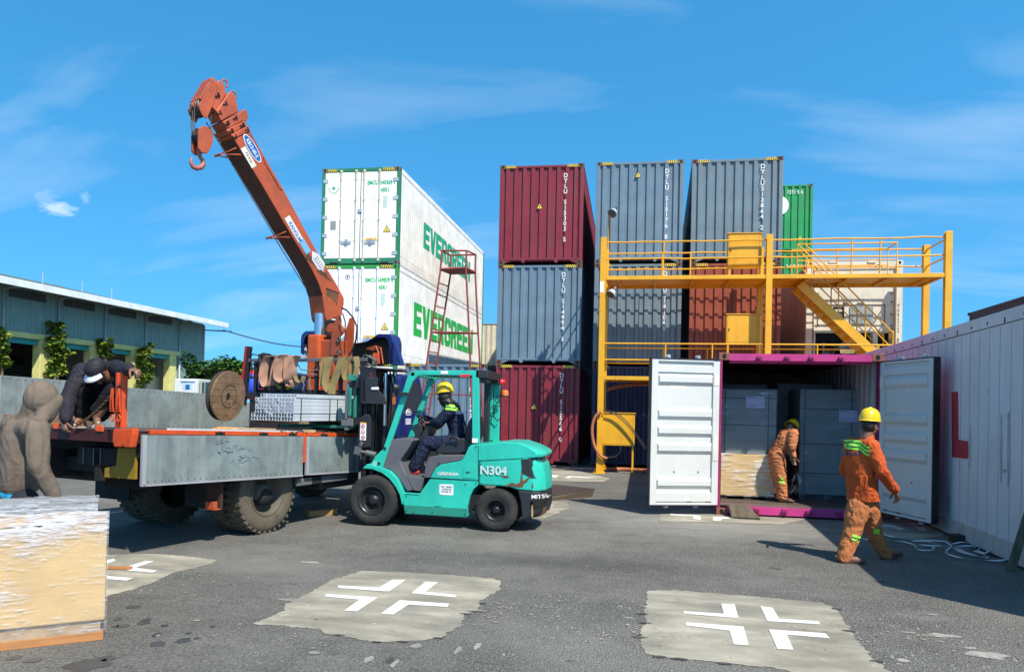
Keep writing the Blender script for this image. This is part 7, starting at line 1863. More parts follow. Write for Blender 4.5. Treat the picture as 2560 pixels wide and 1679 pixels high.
for row in range(7):
    kind = 'open' if row < 2 else 'slot'
    n = 14 if row < 2 else (13 if row < 6 else 12)
    for k in range(n):
        x = -.72+k*TS+(0.0 if row < 2 else .06 if row < 6 else .12)
        kk = 'open' if (row < 2 and not (row == 1 and k == 6)) or (row == 2 and k < 3) or (row == 6 and k == 0) else 'slot'
        if kk not in proto: proto[kk] = tube_mesh(kk, 1.46); o = proto[kk]
        else: o = proto[kk].copy(); COL.objects.link(o)
        o.matrix_parent_inverse = Matrix.Identity(4)
        o.matrix_basis = TM @ Matrix.Translation(Vector((x, 2.32+rnd.uniform(-.006, .006)+(.04 if row == 6 else 0), ZBN+row*(TS+.001))))
xr_ = -.72+14*TS
for y in (2.45, 3.05, 3.22):
    b = LB(False); b.box(-.725, y, ZBN-.004, xr_+.064 if y > 9 else xr_+.015, y+.014, ZBN-.001); b.box(xr_+.012, y, ZBN-.002, xr_+.016, y+.014, ZBN+7*TS+.01); b.box(-.72, y, ZBN+7*TS+.008, xr_+.015, y+.014, ZBN+7*TS+.011)
    b.build('steel_strap', mat('dark_green_strap', (.01, .06, .05), .5), bt)
b = LB(False); b.box(-.9, 2.45, ZBN-.035, .05, 2.55, ZBN-.006); b.box(-.9, 3.35, ZBN-.035, .05, 3.45, ZBN-.006); b.build('bearer', WOOD, bt)
# long white channels and timber on the bed edge
for i, (pa_, pb2, w_) in enumerate((((300, 300), (1590, 365), .05), (( 700, 285), (1500, 335), .04), ((330, 318), (1500, 372), .04))):
    a_ = hit(Z3(*pa_), (0, 0, ZB_+.02), Vector((0, 0, 1))); c_ = hit(Z3(*pb2), (0, 0, ZB_-.06), Vector((0, 0, 1)))
    # keep them on the sloping bed
    la = (a_-O2); y1_ = .45+i*.3; y2_ = 2.6+.2*i; xo = -.14-.11*i
    b = LB(); b.box(xo, y1_, ZB_+.002, xo+w_, y2_, ZB_+.008); b.box(xo, y1_, ZB_+.008, xo+.004, y2_, ZB_+.03); b.box(xo+w_-.004, y1_, ZB_+.008, xo+w_, y2_, ZB_+.03)
    o = b.build('steel_channel', STEEL if i else mat('white_channel', (.62, .66, .68), .4, .2)); o.location = O2
    tag(o, ('white painted channel lying nearest the orange bed edge', 'galvanised channel in the middle of three along the bed edge', 'galvanised channel furthest from the orange bed edge')[i], 'steel channel', 'channels lying along the truck bed edge')
# timber under and round the load
tl_ = [((-1.15, 2.2), (-.2, 3.2), .12, 'light timber batten lying askew below the steel tubes'), ((-.75, 2.05), (.0, 2.75), .09, 'short pale batten beside the steel channels'), ((-1.3, 3.0), (-.1, 3.6), .14, 'dark plank lying behind the steel tubes')]
for i, (p, q, w_, lb) in enumerate(tl_):
    b = LB(); b.beam((p[0], p[1], ZB_+.03), (q[0], q[1], ZB_+.03), w_, .035); o = b.build('timber', WOOD if i == 2 else mat('pale_wood', (.42, .29, .16), .8, dirt_amt=.3, stretch=(1, 6, 6), var=.2), None, .003); o.location = O2; tag(o, lb, 'timber')
b = LB(); rnd = random.Random(8)
for k in range(240):
    x = rnd.uniform(-.6, .02); y = rnd.uniform(2.1, 3.7); s_ = rnd.uniform(.01, .05)
    b.obox((x, y, ZB_+.008+rnd.uniform(0, .015)), (s_, s_*rnd.uniform(.3, 1.6), .006), (rnd.uniform(-.4, .4), rnd.uniform(-.4, .4), rnd.uniform(0, 3)))
o = b.build('wood_debris', mat('bark_chips', (.26, .14, .07), .9, var=.3)); o.location = O2; tag(o, kind='stuff')
b = LB(); 
for k in range(14):
    x = rnd.uniform(-1.1, -.6); y = rnd.uniform(1.95, 2.3); b.obox((x, y, ZB_+.02), (.06, .04, .02), (rnd.uniform(-.4, .4), rnd.uniform(-.6, .6), rnd.uniform(0, 3)))
o = b.build('litter', mat('orange_litter', (.75, .28, .04), .6, rust=.4, rust_col=(.7, .6, .4), rust_scale=9)); o.location = O2; tag(o, kind='stuff')
# cable reel flange
rc = hit(Z7(722, 1020), O2-TBR*1.55+TA*2.72, TBR*.25+TA*.97)
vdir = (Vector((0, 0, EYE))-rc).normalized()
nrm = (Matrix.Rotation(R(-47), 3, 'Z') @ Vector((vdir.x, vdir.y, 0))).normalized()*-1
nrm = (Matrix.Rotation(R(52), 3, 'Z') @ Vector((vdir.x, vdir.y, 0))).normalized()
zax = Vector((0, 0, 1)); xax = zax.cross(nrm).normalized()
MR = Matrix(((xax.x, nrm.x, zax.x, 0), (xax.y, nrm.y, zax.y, 0), (xax.z, nrm.z, zax.z, 0), (0, 0, 0, 1))) @ Matrix.Rotation(R(-6), 4, 'X')
rl = thing('cable_reel', 'worn round wooden cable reel standing on edge beside the steel tubes', 'cable reel', rc)
RW_ = mat('reel_wood', (.22, .13, .07), .85, dirt=(.12, .08, .05), dirt_amt=.55, dirt_scale=4, bump=.5, bump_scale=18, stretch=(.6, 4, 5), var=.2)
b = MB(); b.xf = MR.copy(); Rr = .36
nb = 8
for k in range(nb):
    z0_ = -Rr+2*Rr*k/nb+.002; z1_ = -Rr+2*Rr*(k+1)/nb-.002
    pts = []
    for i in range(7): z = z0_+(z1_-z0_)*i/6; pts.append((math.sqrt(max(Rr*Rr-z*z, .0004)), z))
    b.prism(pts+[(-x, z) for x, z in pts[::-1]], -.015+random.uniform(0, .003), .012+random.uniform(0, .003), 'XZ')
b.build('flange', RW_, rl)
b = MB(); b.xf = MR.copy()
b.tube([(.16*math.cos(t), .016, .16*math.sin(t)) for t in [k*math.pi/16 for k in range(33)]], .004, 4)
b.add([(-.02+.04*math.cos(t), .0165, .0+.05*math.sin(t)) for t in [k*math.pi/8 for k in range(16)]], [tuple(range(16))])
b.add([(.03+.014*math.cos(t), .0165, -.11+.016*math.sin(t)) for t in [k*math.pi/6 for k in range(12)]], [tuple(range(12))]); b.build('hub_hole', DARK, rl, fix=False)
b = MB(); b.xf = MR.copy(); b.lathe([(.001, -.06), (.15, -.06), (.15, -.015)], (0, 0, 0), 'Y', 24); b.lathe([(0, -.09), (Rr*.99, -.09), (Rr*.99, -.06), (0, -.06)], (-.0, 0, 0), 'Y', 40); b.build('rear_flange', mat('dark_wood', (.04, .03, .022), .85), rl)
# slings over the rack
PKS = mat('dusty_pink_webbing', (.40, .22, .15), .9, dirt=(.22, .12, .08), dirt_amt=.45, dirt_scale=10, bump=.4, bump_scale=60)
OLS = mat('olive_webbing', (.22, .165, .065), .9, dirt=(.09, .075, .035), dirt_amt=.55, dirt_scale=8, bump=.4, bump_scale=60)
def sling(pts, crop, y, w_, m_, lab, grp, axis=(.78, .6, 0), th=.010, closed=False):
    w_ *= 1.3; P = [TXY(crop(*p), y) for p in pts]
    # smooth
    S = []; n = len(P)
    for i in range(n-1):
        p0, p1, p2, p3 = P[max(i-1, 0)], P[i], P[i+1], P[min(i+2, n-1)]
        for k in range(6): t = k/6; S.append(.5*((2*p1)+(-p0+p2)*t+(2*p0-5*p1+4*p2-p3)*t*t+(-p0+3*p1-3*p2+p3)*t**3))
    S.append(P[-1])
    b = LB(False); ax = Vector(axis)
    nn = [(ax+Vector((.18*math.sin(i*.55), 0, .1*math.cos(i*.4)))).normalized() for i in range(len(S))]
    vs = []
    for i, p in enumerate(S):
        d = (S[min(i+1, len(S)-1)]-S[max(i-1, 0)]).normalized(); bb = d.cross(nn[i]).normalized(); a = nn[i]
        vs += [p-a*w_/2-bb*th/2, p+a*w_/2-bb*th/2, p+a*w_/2+bb*th/2, p-a*w_/2+bb*th/2]
    k = len(S)
    b.add(vs, [(i*4+j, i*4+(j+1) % 4, i*4+4+(j+1) % 4, i*4+4+j) for i in range(k-1) for j in range(4)]+[(3, 2, 1, 0), tuple(range(4*k-4, 4*k))])
    o = b.build('lifting_sling', m_); o.location = O2
    return tag(o, lab, 'sling', grp)
G1_ = 'webbing slings hung over the truck rack'
sling([(1460, 415), (1370, 430), (1290, 520), (1262, 660), (1262, 800), (1310, 872), (1370, 840), (1420, 720), (1450, 560), (1500, 430)], Z7, yr-.06, .115, PKS, 'leftmost dusty pink sling loop on the truck rack', G1_)
sling([(1560, 395), (1500, 470), (1470, 600), (1470, 740), (1530, 815), (1600, 790), (1660, 680), (1700, 530), (1760, 420), (1850, 425)], Z7, yr-.10, .105, PKS, 'wide dusty pink sling loop in front of the chrome rod', G1_)
sling([(1640, 405), (1620, 540), (1610, 700), (1640, 840), (1690, 880), (1715, 820), (1690, 760)], Z7, yr-.04, .10, PKS, 'pink sling end curling inside the wide pink loop', G1_)
sling([(655, 912), (645, 980), (640, 1060), (640, 1140)], Z5, yr-.08, .055, OLS, 'narrow olive sling hanging straight beside the orange crane cylinder', G1_)
sling([(700, 908), (690, 960), (672, 1040), (668, 1120), (690, 1180), (730, 1190)], Z5, yr-.10, .085, OLS, 'wide olive sling draped left of the dark gap', G1_)
sling([(800, 912), (775, 990), (745, 1070), (722, 1140), (712, 1200)], Z5, yr-.13, .085, OLS, 'olive sling crossing diagonally over its neighbours', G1_)
sling([(855, 908), (830, 950), (815, 1020), (825, 1080), (850, 1095), (868, 1040), (880, 960)], Z5, yr-.09, .07, OLS, 'short olive loop hanging near the black mast', G1_)
sling([(905, 908), (915, 960), (912, 1020), (895, 1080)], Z5, yr-.12, .065, OLS, 'rightmost olive sling beside the forklift mast', G1_)
sling([(300, 1000), (292, 1080), (300, 1165)], Z5, yr-.05, .03, OLS, 'thin olive strap hanging under the pink loops', G1_)
sling([(430, 930), (425, 1010), (440, 1090), (480, 1110), (500, 1060)], Z5, yr-.05, .05, OLS, 'short olive strap end right of the pink loops', G1_)
b = LB(False); q0 = TXY(Z5(150, 890), yr-.02); q1 = TXY(Z5(290, 1170), yr-.02)
nx_ = 14; nz_ = 10; vs = []
for j in range(nz_):
    for i in range(nx_):
        fx, fz_ = i/(nx_-1), j/(nz_-1)
        vs.append((q0.x+(q1.x-q0.x)*fx, yr-.05+.03*math.sin(fx*14+fz_*2), q0.z+(q1.z-q0.z)*fz_+.02*math.sin(fx*5)))
b.add(vs, [(j*nx_+i, j*nx_+i+1, (j+1)*nx_+i+1, (j+1)*nx_+i) for j in range(nz_-1) for i in range(nx_-1)], True)
o = b.build('black_tarp', mat('black_tarp', (.012, .010, .010), .7, dirt_amt=.4)); o.location = O2; tag(o, 'black cloth hanging over the left end of the truck rack', 'tarp')
for k, pts in enumerate(([(75, 900), (110, 890), (150, 905), (135, 960), (90, 965)], [(85, 930), (95, 1010), (80, 1080)], [(440, 960), (480, 1010), (560, 1020), (605, 1010)], [(445, 1035), (520, 1050), (600, 1050)], [(480, 1070), (500, 1130), (490, 1170)], [(545, 1070), (540, 1120), (550, 1168)])):
    P = [TXY(Z5(*p), yr-.04) for p in pts]; b = LB(False); b.tube(P, .010 if k != 5 else .016, 6); o = b.build('slack_rope', mat('grey_rope', (.16, .15, .14), .8) if k > 1 else CAB); o.location = O2
    tag(o, ['black hose looped round the leaning red post', 'thin black line beside the leaning red post', 'grey rope sagging below the rack bar', 'lower grey rope sagging below the rack bar', 'rope end hanging by the olive strap', 'thick pale rope end hanging by the blue cab'][k], 'rope', 'ropes and lines tied to the truck rack')
b = LB(False); rnd = random.Random(1)
for k in range(5):
    c_ = TXY(Z5(1005+rnd.uniform(-15, 15), 945), yr+.0); r_ = rnd.uniform(.06, .10)
    b.tube([(c_.x+r_*math.cos(t)*1.1, c_.y+.02*k, c_.z+r_*.9*math.sin(t)+.02*math.cos(3*t)) for t in [i*math.pi/10 for i in range(21)]], .007, 5)
o = b.build('wire_coil', mat('grey_rope', (.16, .15, .14), .8)); o.location = O2; tag(o, 'tangled coil of thin wire on the right end of the rack', 'wire coil')
# chain
CHN = mat('rusty_chain', (.16, .085, .04), .6, .4, rust=.3)
a_ = TXY(Z2(1122, 400), -.10)+O2*0; c_ = TXY(Z2(700, 800), -.06)
ch = thing('chain', 'rusty steel chain sloping from the orange post down to the crouching person', 'chain', O2)
nL = 30; N_ = []
for k in range(nL+1): f_2 = k/nL; p = a_.lerp(c_, f_2); p.z -= .05*math.sin(math.pi*f_2); N_.append(p)
b = LB(False)
for k in range(nL):
    m_ = (N_[k]+N_[k+1])/2; d = (N_[k+1]-N_[k]); L_ = d.length*.72; d.normalize(); up_ = Vector((0, 1, 0)); s_ = d.cross(up_).normalized()
    if k % 2: s_ = up_
    pts = [m_+d*L_*math.cos(t)+s_*.013*math.sin(t) for t in [i*math.pi/5 for i in range(11)]]
    b.tube(pts, .0048, 5)
b.build('chain_links', CHN, ch)

# ------------------------------------------------------------------ crates in the pink container
def film(name='stretch_film', amt=.55, ang=-.15, sc=(2.0, 2.0, 26), col=(.85, .86, .88), top=None):
    if name in MATS: return MATS[name]
    M = bpy.data.materials.new(name); MATS[name] = M; M.use_nodes = True; T = M.node_tree; L = T.links.new; B = T.nodes['Principled BSDF']
    tc = T.nodes.new('ShaderNodeTexCoord'); mp = T.nodes.new('ShaderNodeMapping'); mp.inputs['Scale'].default_value = sc; mp.inputs['Rotation'].default_value = (ang, ang, 0)
    L(tc.outputs['Object'], mp.inputs[0]); n = T.nodes.new('ShaderNodeTexNoise'); n.inputs['Scale'].default_value = 1.6; n.inputs['Detail'].default_value = 8; n.inputs['Roughness'].default_value = .68; n.inputs['Distortion'].default_value = .8; L(mp.outputs[0], n.inputs['Vector'])
    n2 = T.nodes.new('ShaderNodeTexNoise'); n2.inputs['Scale'].default_value = 2.2; n2.inputs['Detail'].default_value = 3; L(tc.outputs['Object'], n2.inputs['Vector'])
    mu = T.nodes.new('ShaderNodeMath'); mu.operation = 'MULTIPLY_ADD'; mu.inputs[1].default_value = .75; L(n2.outputs[0], mu.inputs[0]); L(n.outputs[0], mu.inputs[2])
    r = T.nodes.new('ShaderNodeMapRange'); r.inputs[1].default_value = 1.12-.5*amt; r.inputs[2].default_value = 1.30-.4*amt; r.inputs[3].default_value = .10; r.inputs[4].default_value = .92; src = mu.outputs[0]
    if top:      # film grows whiter and more opaque towards the top of the load
        sp = T.nodes.new('ShaderNodeSeparateXYZ'); L(tc.outputs['Object'], sp.inputs[0]); rt = T.nodes.new('ShaderNodeMapRange')
        rt.inputs[1].default_value = top[0]; rt.inputs[2].default_value = top[1]; rt.inputs[3].default_value = -.0; rt.inputs[4].default_value = .17
        L(sp.outputs[2], rt.inputs[0]); ad = T.nodes.new('ShaderNodeMath'); ad.operation = 'ADD'; L(src, ad.inputs[0]); L(rt.outputs[0], ad.inputs[1]); src = ad.outputs[0]
    L(src, r.inputs[0]); L(r.outputs[0], B.inputs['Alpha'])  # white streaks put into the film's alpha stand in for glints
    B.inputs['Base Color'].default_value = (*col, 1); B.inputs['Roughness'].default_value = .16; B.inputs['Specular IOR Level'].default_value = .8
    bn = T.nodes.new('ShaderNodeBump'); bn.inputs['Strength'].default_value = .9; bn.inputs['Distance'].default_value = .02; L(n.outputs[0], bn.inputs['Height']); L(bn.outputs[0], B.inputs['Normal'])
    return M
CARD = mat('tan_cardboard', (.60, .40, .16), .8, dirt=(.42, .26, .10), dirt_amt=.35, dirt_scale=2.5, var=.08)
PANEL = mat('grey_crate_panel', (.16, .19, .20), .55, dirt=(.10, .13, .15), dirt_amt=.5, dirt_scale=3, stretch=(1, 1, 4), var=.15)
STRP = mat('black_strapping', (.01, .012, .014), .5)
def crate(name, x0, x1, y0, y1, z0, z1, lab, mpan, straps_z=(), straps_x=(), label_=None, filmm=None, skid=0, grp=None, dots=True):
    c_ = Vector(((x0+x1)/2, y0, z0)); t = thing(name, lab, 'crate' if 'crate' in name else 'box', c_, 0, grp)
    w = (x1-x0)/2; d = y1-y0; h = z1-z0
    b = MB(); b.box(-w, 0, skid, w, d, h)
    b.build('panel', mpan, t, .006)
    if dots:
        b = MB(); n = int(h/.17)
        for i in range(n):
            for k in (-.78, -.62, -.1, .05, .62, .78): b.box(w*k, -.0012, skid+.08+i*.17, w*k+.012, 0, skid+.088+i*.17)
        b.build('screw_row', STRP, t, fix=False)
    if skid:
        for x in (-w, -.05, w-.12): b = MB(); b.box(x, .0, 0, x+.12, d, skid); b.build('skid', mat('dark_wood', (.04, .03, .022), .85), t)
    for z in straps_z: b = MB(); b.box(-w-.002, -.006, z-z0, w+.002, -.0035, z-z0+.014); b.build('strap', STRP, t)
    for x in straps_x: b = MB(); b.box(-w+x, -.009, 0.0, -w+x+.014, -.0065, h); b.build('strap', STRP, t)
    if label_:
        lx, lz, lw, lh = label_; b = MB(); b.box(-w+lx, -.012, lz-z0, -w+lx+lw, -.010, lz-z0+lh); lb_ = b.build('paper_label', mat('lilac_paper', (.42, .42, .62), .6), t)
        b = MB(); b.box(-w+lx+.02, -.0135, lz-z0+lh-.03, -w+lx+lw*.6, -.0125, lz-z0+lh-.02); b.box(-w+lx+.02, -.0135, lz-z0+.05, -w+lx+lw*.9, -.0125, lz-z0+.055); b.box(-w+lx+.02, -.0135, lz-z0+.03, -w+lx+lw*.5, -.0125, lz-z0+.037); b.build('print', mat('grey_print', (.12, .12, .22), .6), lb_)
    if filmm:
        b = MB(); nx_, nz_ = 24, 24; vs = []
        for j in range(nz_):
            for i in range(nx_):
                x = -w-.01+(2*w+.02)*i/(nx_-1); z = -.01+(h+.03)*j/(nz_-1)
                vs.append((x, -.022-.012*noise.noise(Vector((x*4, z*9, 3))), z))
        b.add(vs, [(j*nx_+i, j*nx_+i+1, (j+1)*nx_+i+1, (j+1)*nx_+i) for j in range(nz_-1) for i in range(nx_-1)], True)
        b.add([(w+.008, -.02, 0), (w+.008, d, 0), (w+.008, d, h+.01), (w+.008, -.02, h+.01)], [(0, 1, 2, 3)]); b.add([(-w, -.02, h+.012), (w, -.02, h+.012), (w, d, h+.012), (-w, d, h+.012)], [(0, 1, 2, 3)])
        b.build('stretch_film', filmm, t, fix=False)
    return t
FILM1 = film('crate_film', .30, .25, (1.5, 1.5, 14), (.45, .55, .62))
FILM2 = film('carton_film', .55, .12, (2, 2, 18), (.8, .78, .72))
gC = 'crates loaded inside the pink framed container'
crate('wrapped_crate', 2.68, 3.60, 13.45, 14.5, .175, 2.06, 'tall wrapped grey crate on the right inside the pink container', PANEL, (.62, 1.12, 1.72), (.07, .83), (.63, 1.52, .30, .20), FILM1, .09, gC)
crate('wrapped_crate', 1.32, 2.24, 13.15, 14.2, .935, 2.03, 'wrapped grey crate stacked on the tan carton inside the pink container', PANEL, (1.42, 1.88), (.07, .78), (.42, 1.72, .30, .20), FILM1, 0, gC)
crate('wrapped_carton', 1.31, 2.20, 13.05, 14.2, .24, .93, 'tan wrapped carton on the floor just inside the left container door', CARD, (), (), None, FILM2, 0, gC, False)
b = MB(); b.box(1.31, 13.08, .172, 1.45, 14.2, .24); b.box(1.72, 13.08, .172, 1.84, 14.2, .24); b.box(2.08, 13.08, .172, 2.2, 14.2, .24); o = b.build('skid_timber', mat('dark_wood', (.04, .03, .022), .85)); tag(o, 'dark skid timbers under the tan carton inside the container', 'timber')
crate('wrapped_crate', 1.36, 2.26, 14.35, 15.4, .175, 2.16, 'wrapped crate in the second row behind the stacked left one', PANEL, (1.0,), (), None, None, .09, gC)
crate('wrapped_crate', 2.52, 3.5, 14.7, 15.8, .175, 2.20, 'wrapped crate in the second row behind the tall right one', PANEL, (1.0,), (), None, None, .09, gC)
b = MB(); rnd = random.Random(12)
for k in range(16):
    c_ = at(*c5(1280+rnd.uniform(-45, 70), 1210+rnd.uniform(-80, 100)), y=12.9); b.xf = Matrix.Translation(c_) @ Euler((rnd.uniform(-1, 1), rnd.uniform(-1.2, 1.2), rnd.uniform(0, 3))).to_matrix().to_4x4()
    b.add([(-.12, 0, -.02), (.12, .0, -.015), (.10, .02, .03), (-.05, -.01, .05)], [(0, 1, 2, 3)])
o = b.build('crumpled_film', mat('black_shiny_film', (.02, .022, .028), .12, spec=.9)); tag(o, 'crumpled dark shiny film on the container floor by the bent person', 'plastic film')
# wooden ramp block against the sill
q = [at(*c5(*p_), y=12.12) for p_ in ((752, 1305), (920, 1303), (988, 1470), (762, 1462))]
rb = [Vector((q[0].x, 12.22, .19)), Vector((q[1].x, 12.22, .19)), Vector((q[2].x+.02, 11.86, .035)), Vector((q[3].x, 11.88, .035))]
b = MB(); n_ = Vector((0, -.4, .9)).normalized()*.045
b.add([p-n_ for p in rb]+[p for p in rb], [(3, 2, 1, 0), (4, 5, 6, 7), (0, 1, 5, 4), (1, 2, 6, 5), (2, 3, 7, 6), (3, 0, 4, 7)])
o = b.build('wooden_ramp', mat('weathered_plank', (.12, .095, .065), .9, dirt=(.04, .035, .03), dirt_amt=.6, dirt_scale=9, rust=.4, rust_col=(.25, .2, .13), stretch=(5, 1, 1), var=.25), None, .006); tag(o, 'weathered wooden board leaning on the pink sill as a small ramp', 'board')

# ------------------------------------------------------------------ wrapped box in the near left corner
Gq0 = Vector((-4.07, 4.20, 0)); Gq1 = Vector((-3.61, 4.56, 0)); dB = (Gq1-Gq0).normalized(); nB = Vector((-dB.y, dB.x, 0))
MBx = Matrix(((dB.x, nB.x, 0), (dB.y, nB.y, 0), (0, 0, 1))).to_4x4()
def boxpt(px_, off=0):
    p = hit(ZC([px_])[0], Gq1+nB*off, nB); return ((p-Gq1).dot(dB), p.z)
zt0 = boxpt((915, 255))[1]; zpal = boxpt((890, 1205))[1]; zb0 = boxpt((925, 1100))[1]; xr0 = boxpt((925, 900))[0]
bx = thing('wrapped_carton', 'large tan carton on a wooden pallet wrapped in glossy clear film, nearest the camera', 'box', Gq1)
W1 = 1.15
b = MB(); b.xf = MBx.copy(); b.box(xr0-W1, -.02, zb0, xr0-.005, .62, zt0-.01); b.build('carton', CARD, bx, .012)
b = MB(); b.xf = MBx.copy(); b.box(-W1-.02, -.0, zpal, -.02, .6, zb0); b.build('pallet_top', mat('pale_wood', (.42, .29, .16), .8, dirt_amt=.3, stretch=(1, 6, 6), var=.2), bx)
b = MB(); b.xf = MBx.copy(); b.box(-W1-.02, -.015, 0.0, -.0, .60, zpal); b.build('pallet_block', mat('orange_brown_board', (.45, .20, .07), .8, dirt=(.25, .11, .04), dirt_amt=.5, dirt_scale=6, stretch=(1, 1, 4), var=.15), bx, .004)
def film_sheet(x0, x1, y, z0, z1, amp, name, m_, par, top=True, depth=.6, seed=0, nx_=70, nz_=50):
    b = MB(); b.xf = MBx.copy(); vs = []
    for j in range(nz_):
        for i in range(nx_):
            x = x0+(x1-x0)*i/(nx_-1); z = z0+(z1-z0)*j/(nz_-1)
            a = noise.noise(Vector((x*3+seed, z*22-x*5, 0)))*.6+noise.noise(Vector((x*9+seed, z*60-x*12, 2)))*.4
            edge = 1 if 1 < i < nx_-2 else .3
            zz = z + (.018*noise.noise(Vector((x*6+seed, 5, 0)))+.01*noise.noise(Vector((x*22, 5, 0))) if j == nz_-1 else 0)
            vs.append((x, y-.012-amp*abs(a)*edge, zz))
    b.add(vs, [(j*nx_+i, j*nx_+i+1, (j+1)*nx_+i+1, (j+1)*nx_+i) for j in range(nz_-1) for i in range(nx_-1)], True)
    b.add([(x1, y-.012, z0), (x1, y+depth, z0), (x1, y+depth, z1), (x1, y-.012, z1)], [(0, 1, 2, 3)])
    if top:
        vs = []; m_x, m_y = 40, 14
        for j in range(m_y):
            for i in range(m_x): x = x0+(x1-x0)*i/(m_x-1); yy = y-.012+(depth)*j/(m_y-1); vs.append((x, yy, z1+.02*noise.noise(Vector((x*5, yy*6, seed)))*(1 if j else 0)))
        b.add(vs, [(j*m_x+i, j*m_x+i+1, (j+1)*m_x+i+1, (j+1)*m_x+i) for j in range(m_y-1) for i in range(m_x-1)], True)
    return b.build(name, m_, par, fix=False)
FILM3 = film('glossy_clear_film', .47, .10, (5.0, 5.0, 60), (.88, .88, .92), (.45, .85))
film_sheet(-W1, xr0+.005, -.02, zpal+.01, zt0, .016, 'stretch_film', FILM3, bx)
z2 = boxpt((500, 125), .78)[1]; x2 = boxpt((835, 200), .78)[0]
b2 = thing('wrapped_crate', 'grey crate in cloudy plastic film behind the large tan carton', 'crate', Gq1)
b = MB(); b.xf = MBx.copy(); b.box(x2-W1-.2, .78, .12, x2-.01, 1.5, z2-.01); b.build('panel', mat('pale_grey_panel', (.30, .31, .32), .6, dirt=(.4, .33, .25), dirt_amt=.4, dirt_scale=3), b2, .01)
b = MB(); b.xf = MBx.copy(); b.box(x2-W1-.2, .8, 0, x2-.03, 1.48, .12); b.build('pallet_block', WOOD, b2)
film_sheet(x2-W1-.2, x2+.01, .78, .12, z2, .02, 'stretch_film', film('cloudy_film', .75, .3, (4, 4, 9), (.55, .58, .62)), b2, True, .72, 5)
for k, (pa_, pb2) in enumerate((((325, 83), (430, 132)), ((530, 88), (778, 130)))):
    a_ = boxpt(pa_, 1.1); c_ = boxpt(pb2, 1.1)
    b = MB(); b.xf = MBx.copy(); b.box(a_[0], 1.1, c_[1]-.06, c_[0], 1.3, a_[1]); o = b.build('wrapped_slab', mat('pale_grey_panel', (.30, .31, .32), .6), None, .006); o.location = Gq1
    tag(o, ('narrow striped grey slab on top of the film covered crate, left of the hand', 'wide grey slab on top of the film covered crate, right of the hand')[k], 'slab')

# ------------------------------------------------------------------ small things on the ground
a_ = at(*Z3(1812, 1170), z=0); wb = at(*Z3(2085, 1195), z=0)
b = MB(); d = (at(*Z3(2088, 1180), z=.0)-at(*Z3(1812, 1200), z=.0)); ln = d.length; ang = math.atan2(d.y, d.x)
b.box(0, 0, 0, ln, .16, .09); o = b.build('wood_block', mat('yellow_brown_block', (.32, .20, .08), .85, dirt=(.12, .07, .03), dirt_amt=.5, dirt_scale=8, stretch=(1, 6, 6), var=.2), None, .006)
o.location = at(*Z3(1812, 1200), z=0); o.rotation_euler = (0, 0, ang); tag(o, 'short squared wooden block on the ground between truck wheel and forklift', 'wood block')
b = MB(); o_ = at(*c6(1205, 1270), z=0); b.box(0, 0, 0, .28, .2, .10); o = b.build('wood_block', mat('dark_wood', (.04, .03, .022), .85), None, .006); o.location = o_; tag(o, 'dark wooden block tucked under the long white container', 'wood block')
# steel ramp plate behind the forklift
pr_ = [at(*c4(440, 1278), z=0), at(*c4(812, 1225), z=0.0), at(*c4(835, 1158), z=.22), at(*c4(560, 1128), z=.22), at(*c4(430, 1128), z=.2)]
e1 = at(*c4(812, 1222), z=.0); e2 = at(*c4(440, 1275), z=0); t1 = at(*c4(832, 1158), z=.16); t2 = at(*c4(300, 1200), z=.10); bk1 = at(*c4(560, 1128), z=.14); bk2 = at(*c4(300, 1125), z=.14)
b = MB(); top_ = [e2+Vector((-.3, 0, .05)), t1, bk1, bk2]; b.add(top_+[p-Vector((0, 0, .012)) for p in top_], [(0, 1, 2, 3), (7, 6, 5, 4), (0, 4, 5, 1), (1, 5, 6, 2), (2, 6, 7, 3), (3, 7, 4, 0)])
rp_ = b.build('ramp_plate', mat('brown_steel_plate', (.07, .05, .045), .6, .3, rust=.4, rust_col=(.12, .085, .07), dirt_amt=.4), None); tag(rp_, 'brown steel ramp plate lying on a beam behind the forklift', 'steel plate')
b = MB(); b.add([e2+Vector((-.3, 0, .0)), e1, t1+Vector((0, 0, -.014)), e2+Vector((-.3, 0, .036))]+[p+Vector((.0, .06, 0)) for p in (e2+Vector((-.3, 0, .0)), e1, t1+Vector((0, 0, -.014)), e2+Vector((-.3, 0, .036)))], [(0, 1, 2, 3), (7, 6, 5, 4), (0, 4, 5, 1), (1, 5, 6, 2), (3, 2, 6, 7)])
bm_ = b.build('beam_web', mat('pale_rusty_beam', (.16, .12, .08), .8, rust=.5), rp_)
# white strapping tangle
SW = mat('white_poly_strap', (.68, .72, .72), .4)
def gstrap(pts, lab):
    P = []
    n = len(pts)
    W3 = [at(*c6(*p), z=.012+.02*(i % 3)) for i, p in enumerate(pts)]
    for i in range(n-1):
        p0, p1, p2, p3 = W3[max(i-1, 0)], W3[i], W3[i+1], W3[min(i+2, n-1)]
        for k in range(8): t = k/8; P.append(.5*((2*p1)+(-p0+p2)*t+(2*p0-5*p1+4*p2-p3)*t*t+(-p0+3*p1-3*p2+p3)*t**3))
    P.append(W3[-1]); b = MB()
    nn = []
    for i in range(len(P)):
        d = (P[min(i+1, len(P)-1)]-P[max(i-1, 0)]).normalized(); s_ = Vector((0, 0, 1)).cross(d).normalized(); nn.append((s_*.8+Vector((0, 0, .5*math.sin(i*.25)))).normalized())
    b.ribbon(P, nn, .022, .0015); o = b.build('plastic_strap', SW); tag(o, lab, 'strap', 'white plastic straps tangled on the ground')
gstrap([(620, 1190), (700, 1215), (800, 1228), (930, 1243), (1060, 1250), (1180, 1262)], 'long white strap running from the walking person towards the tangle')
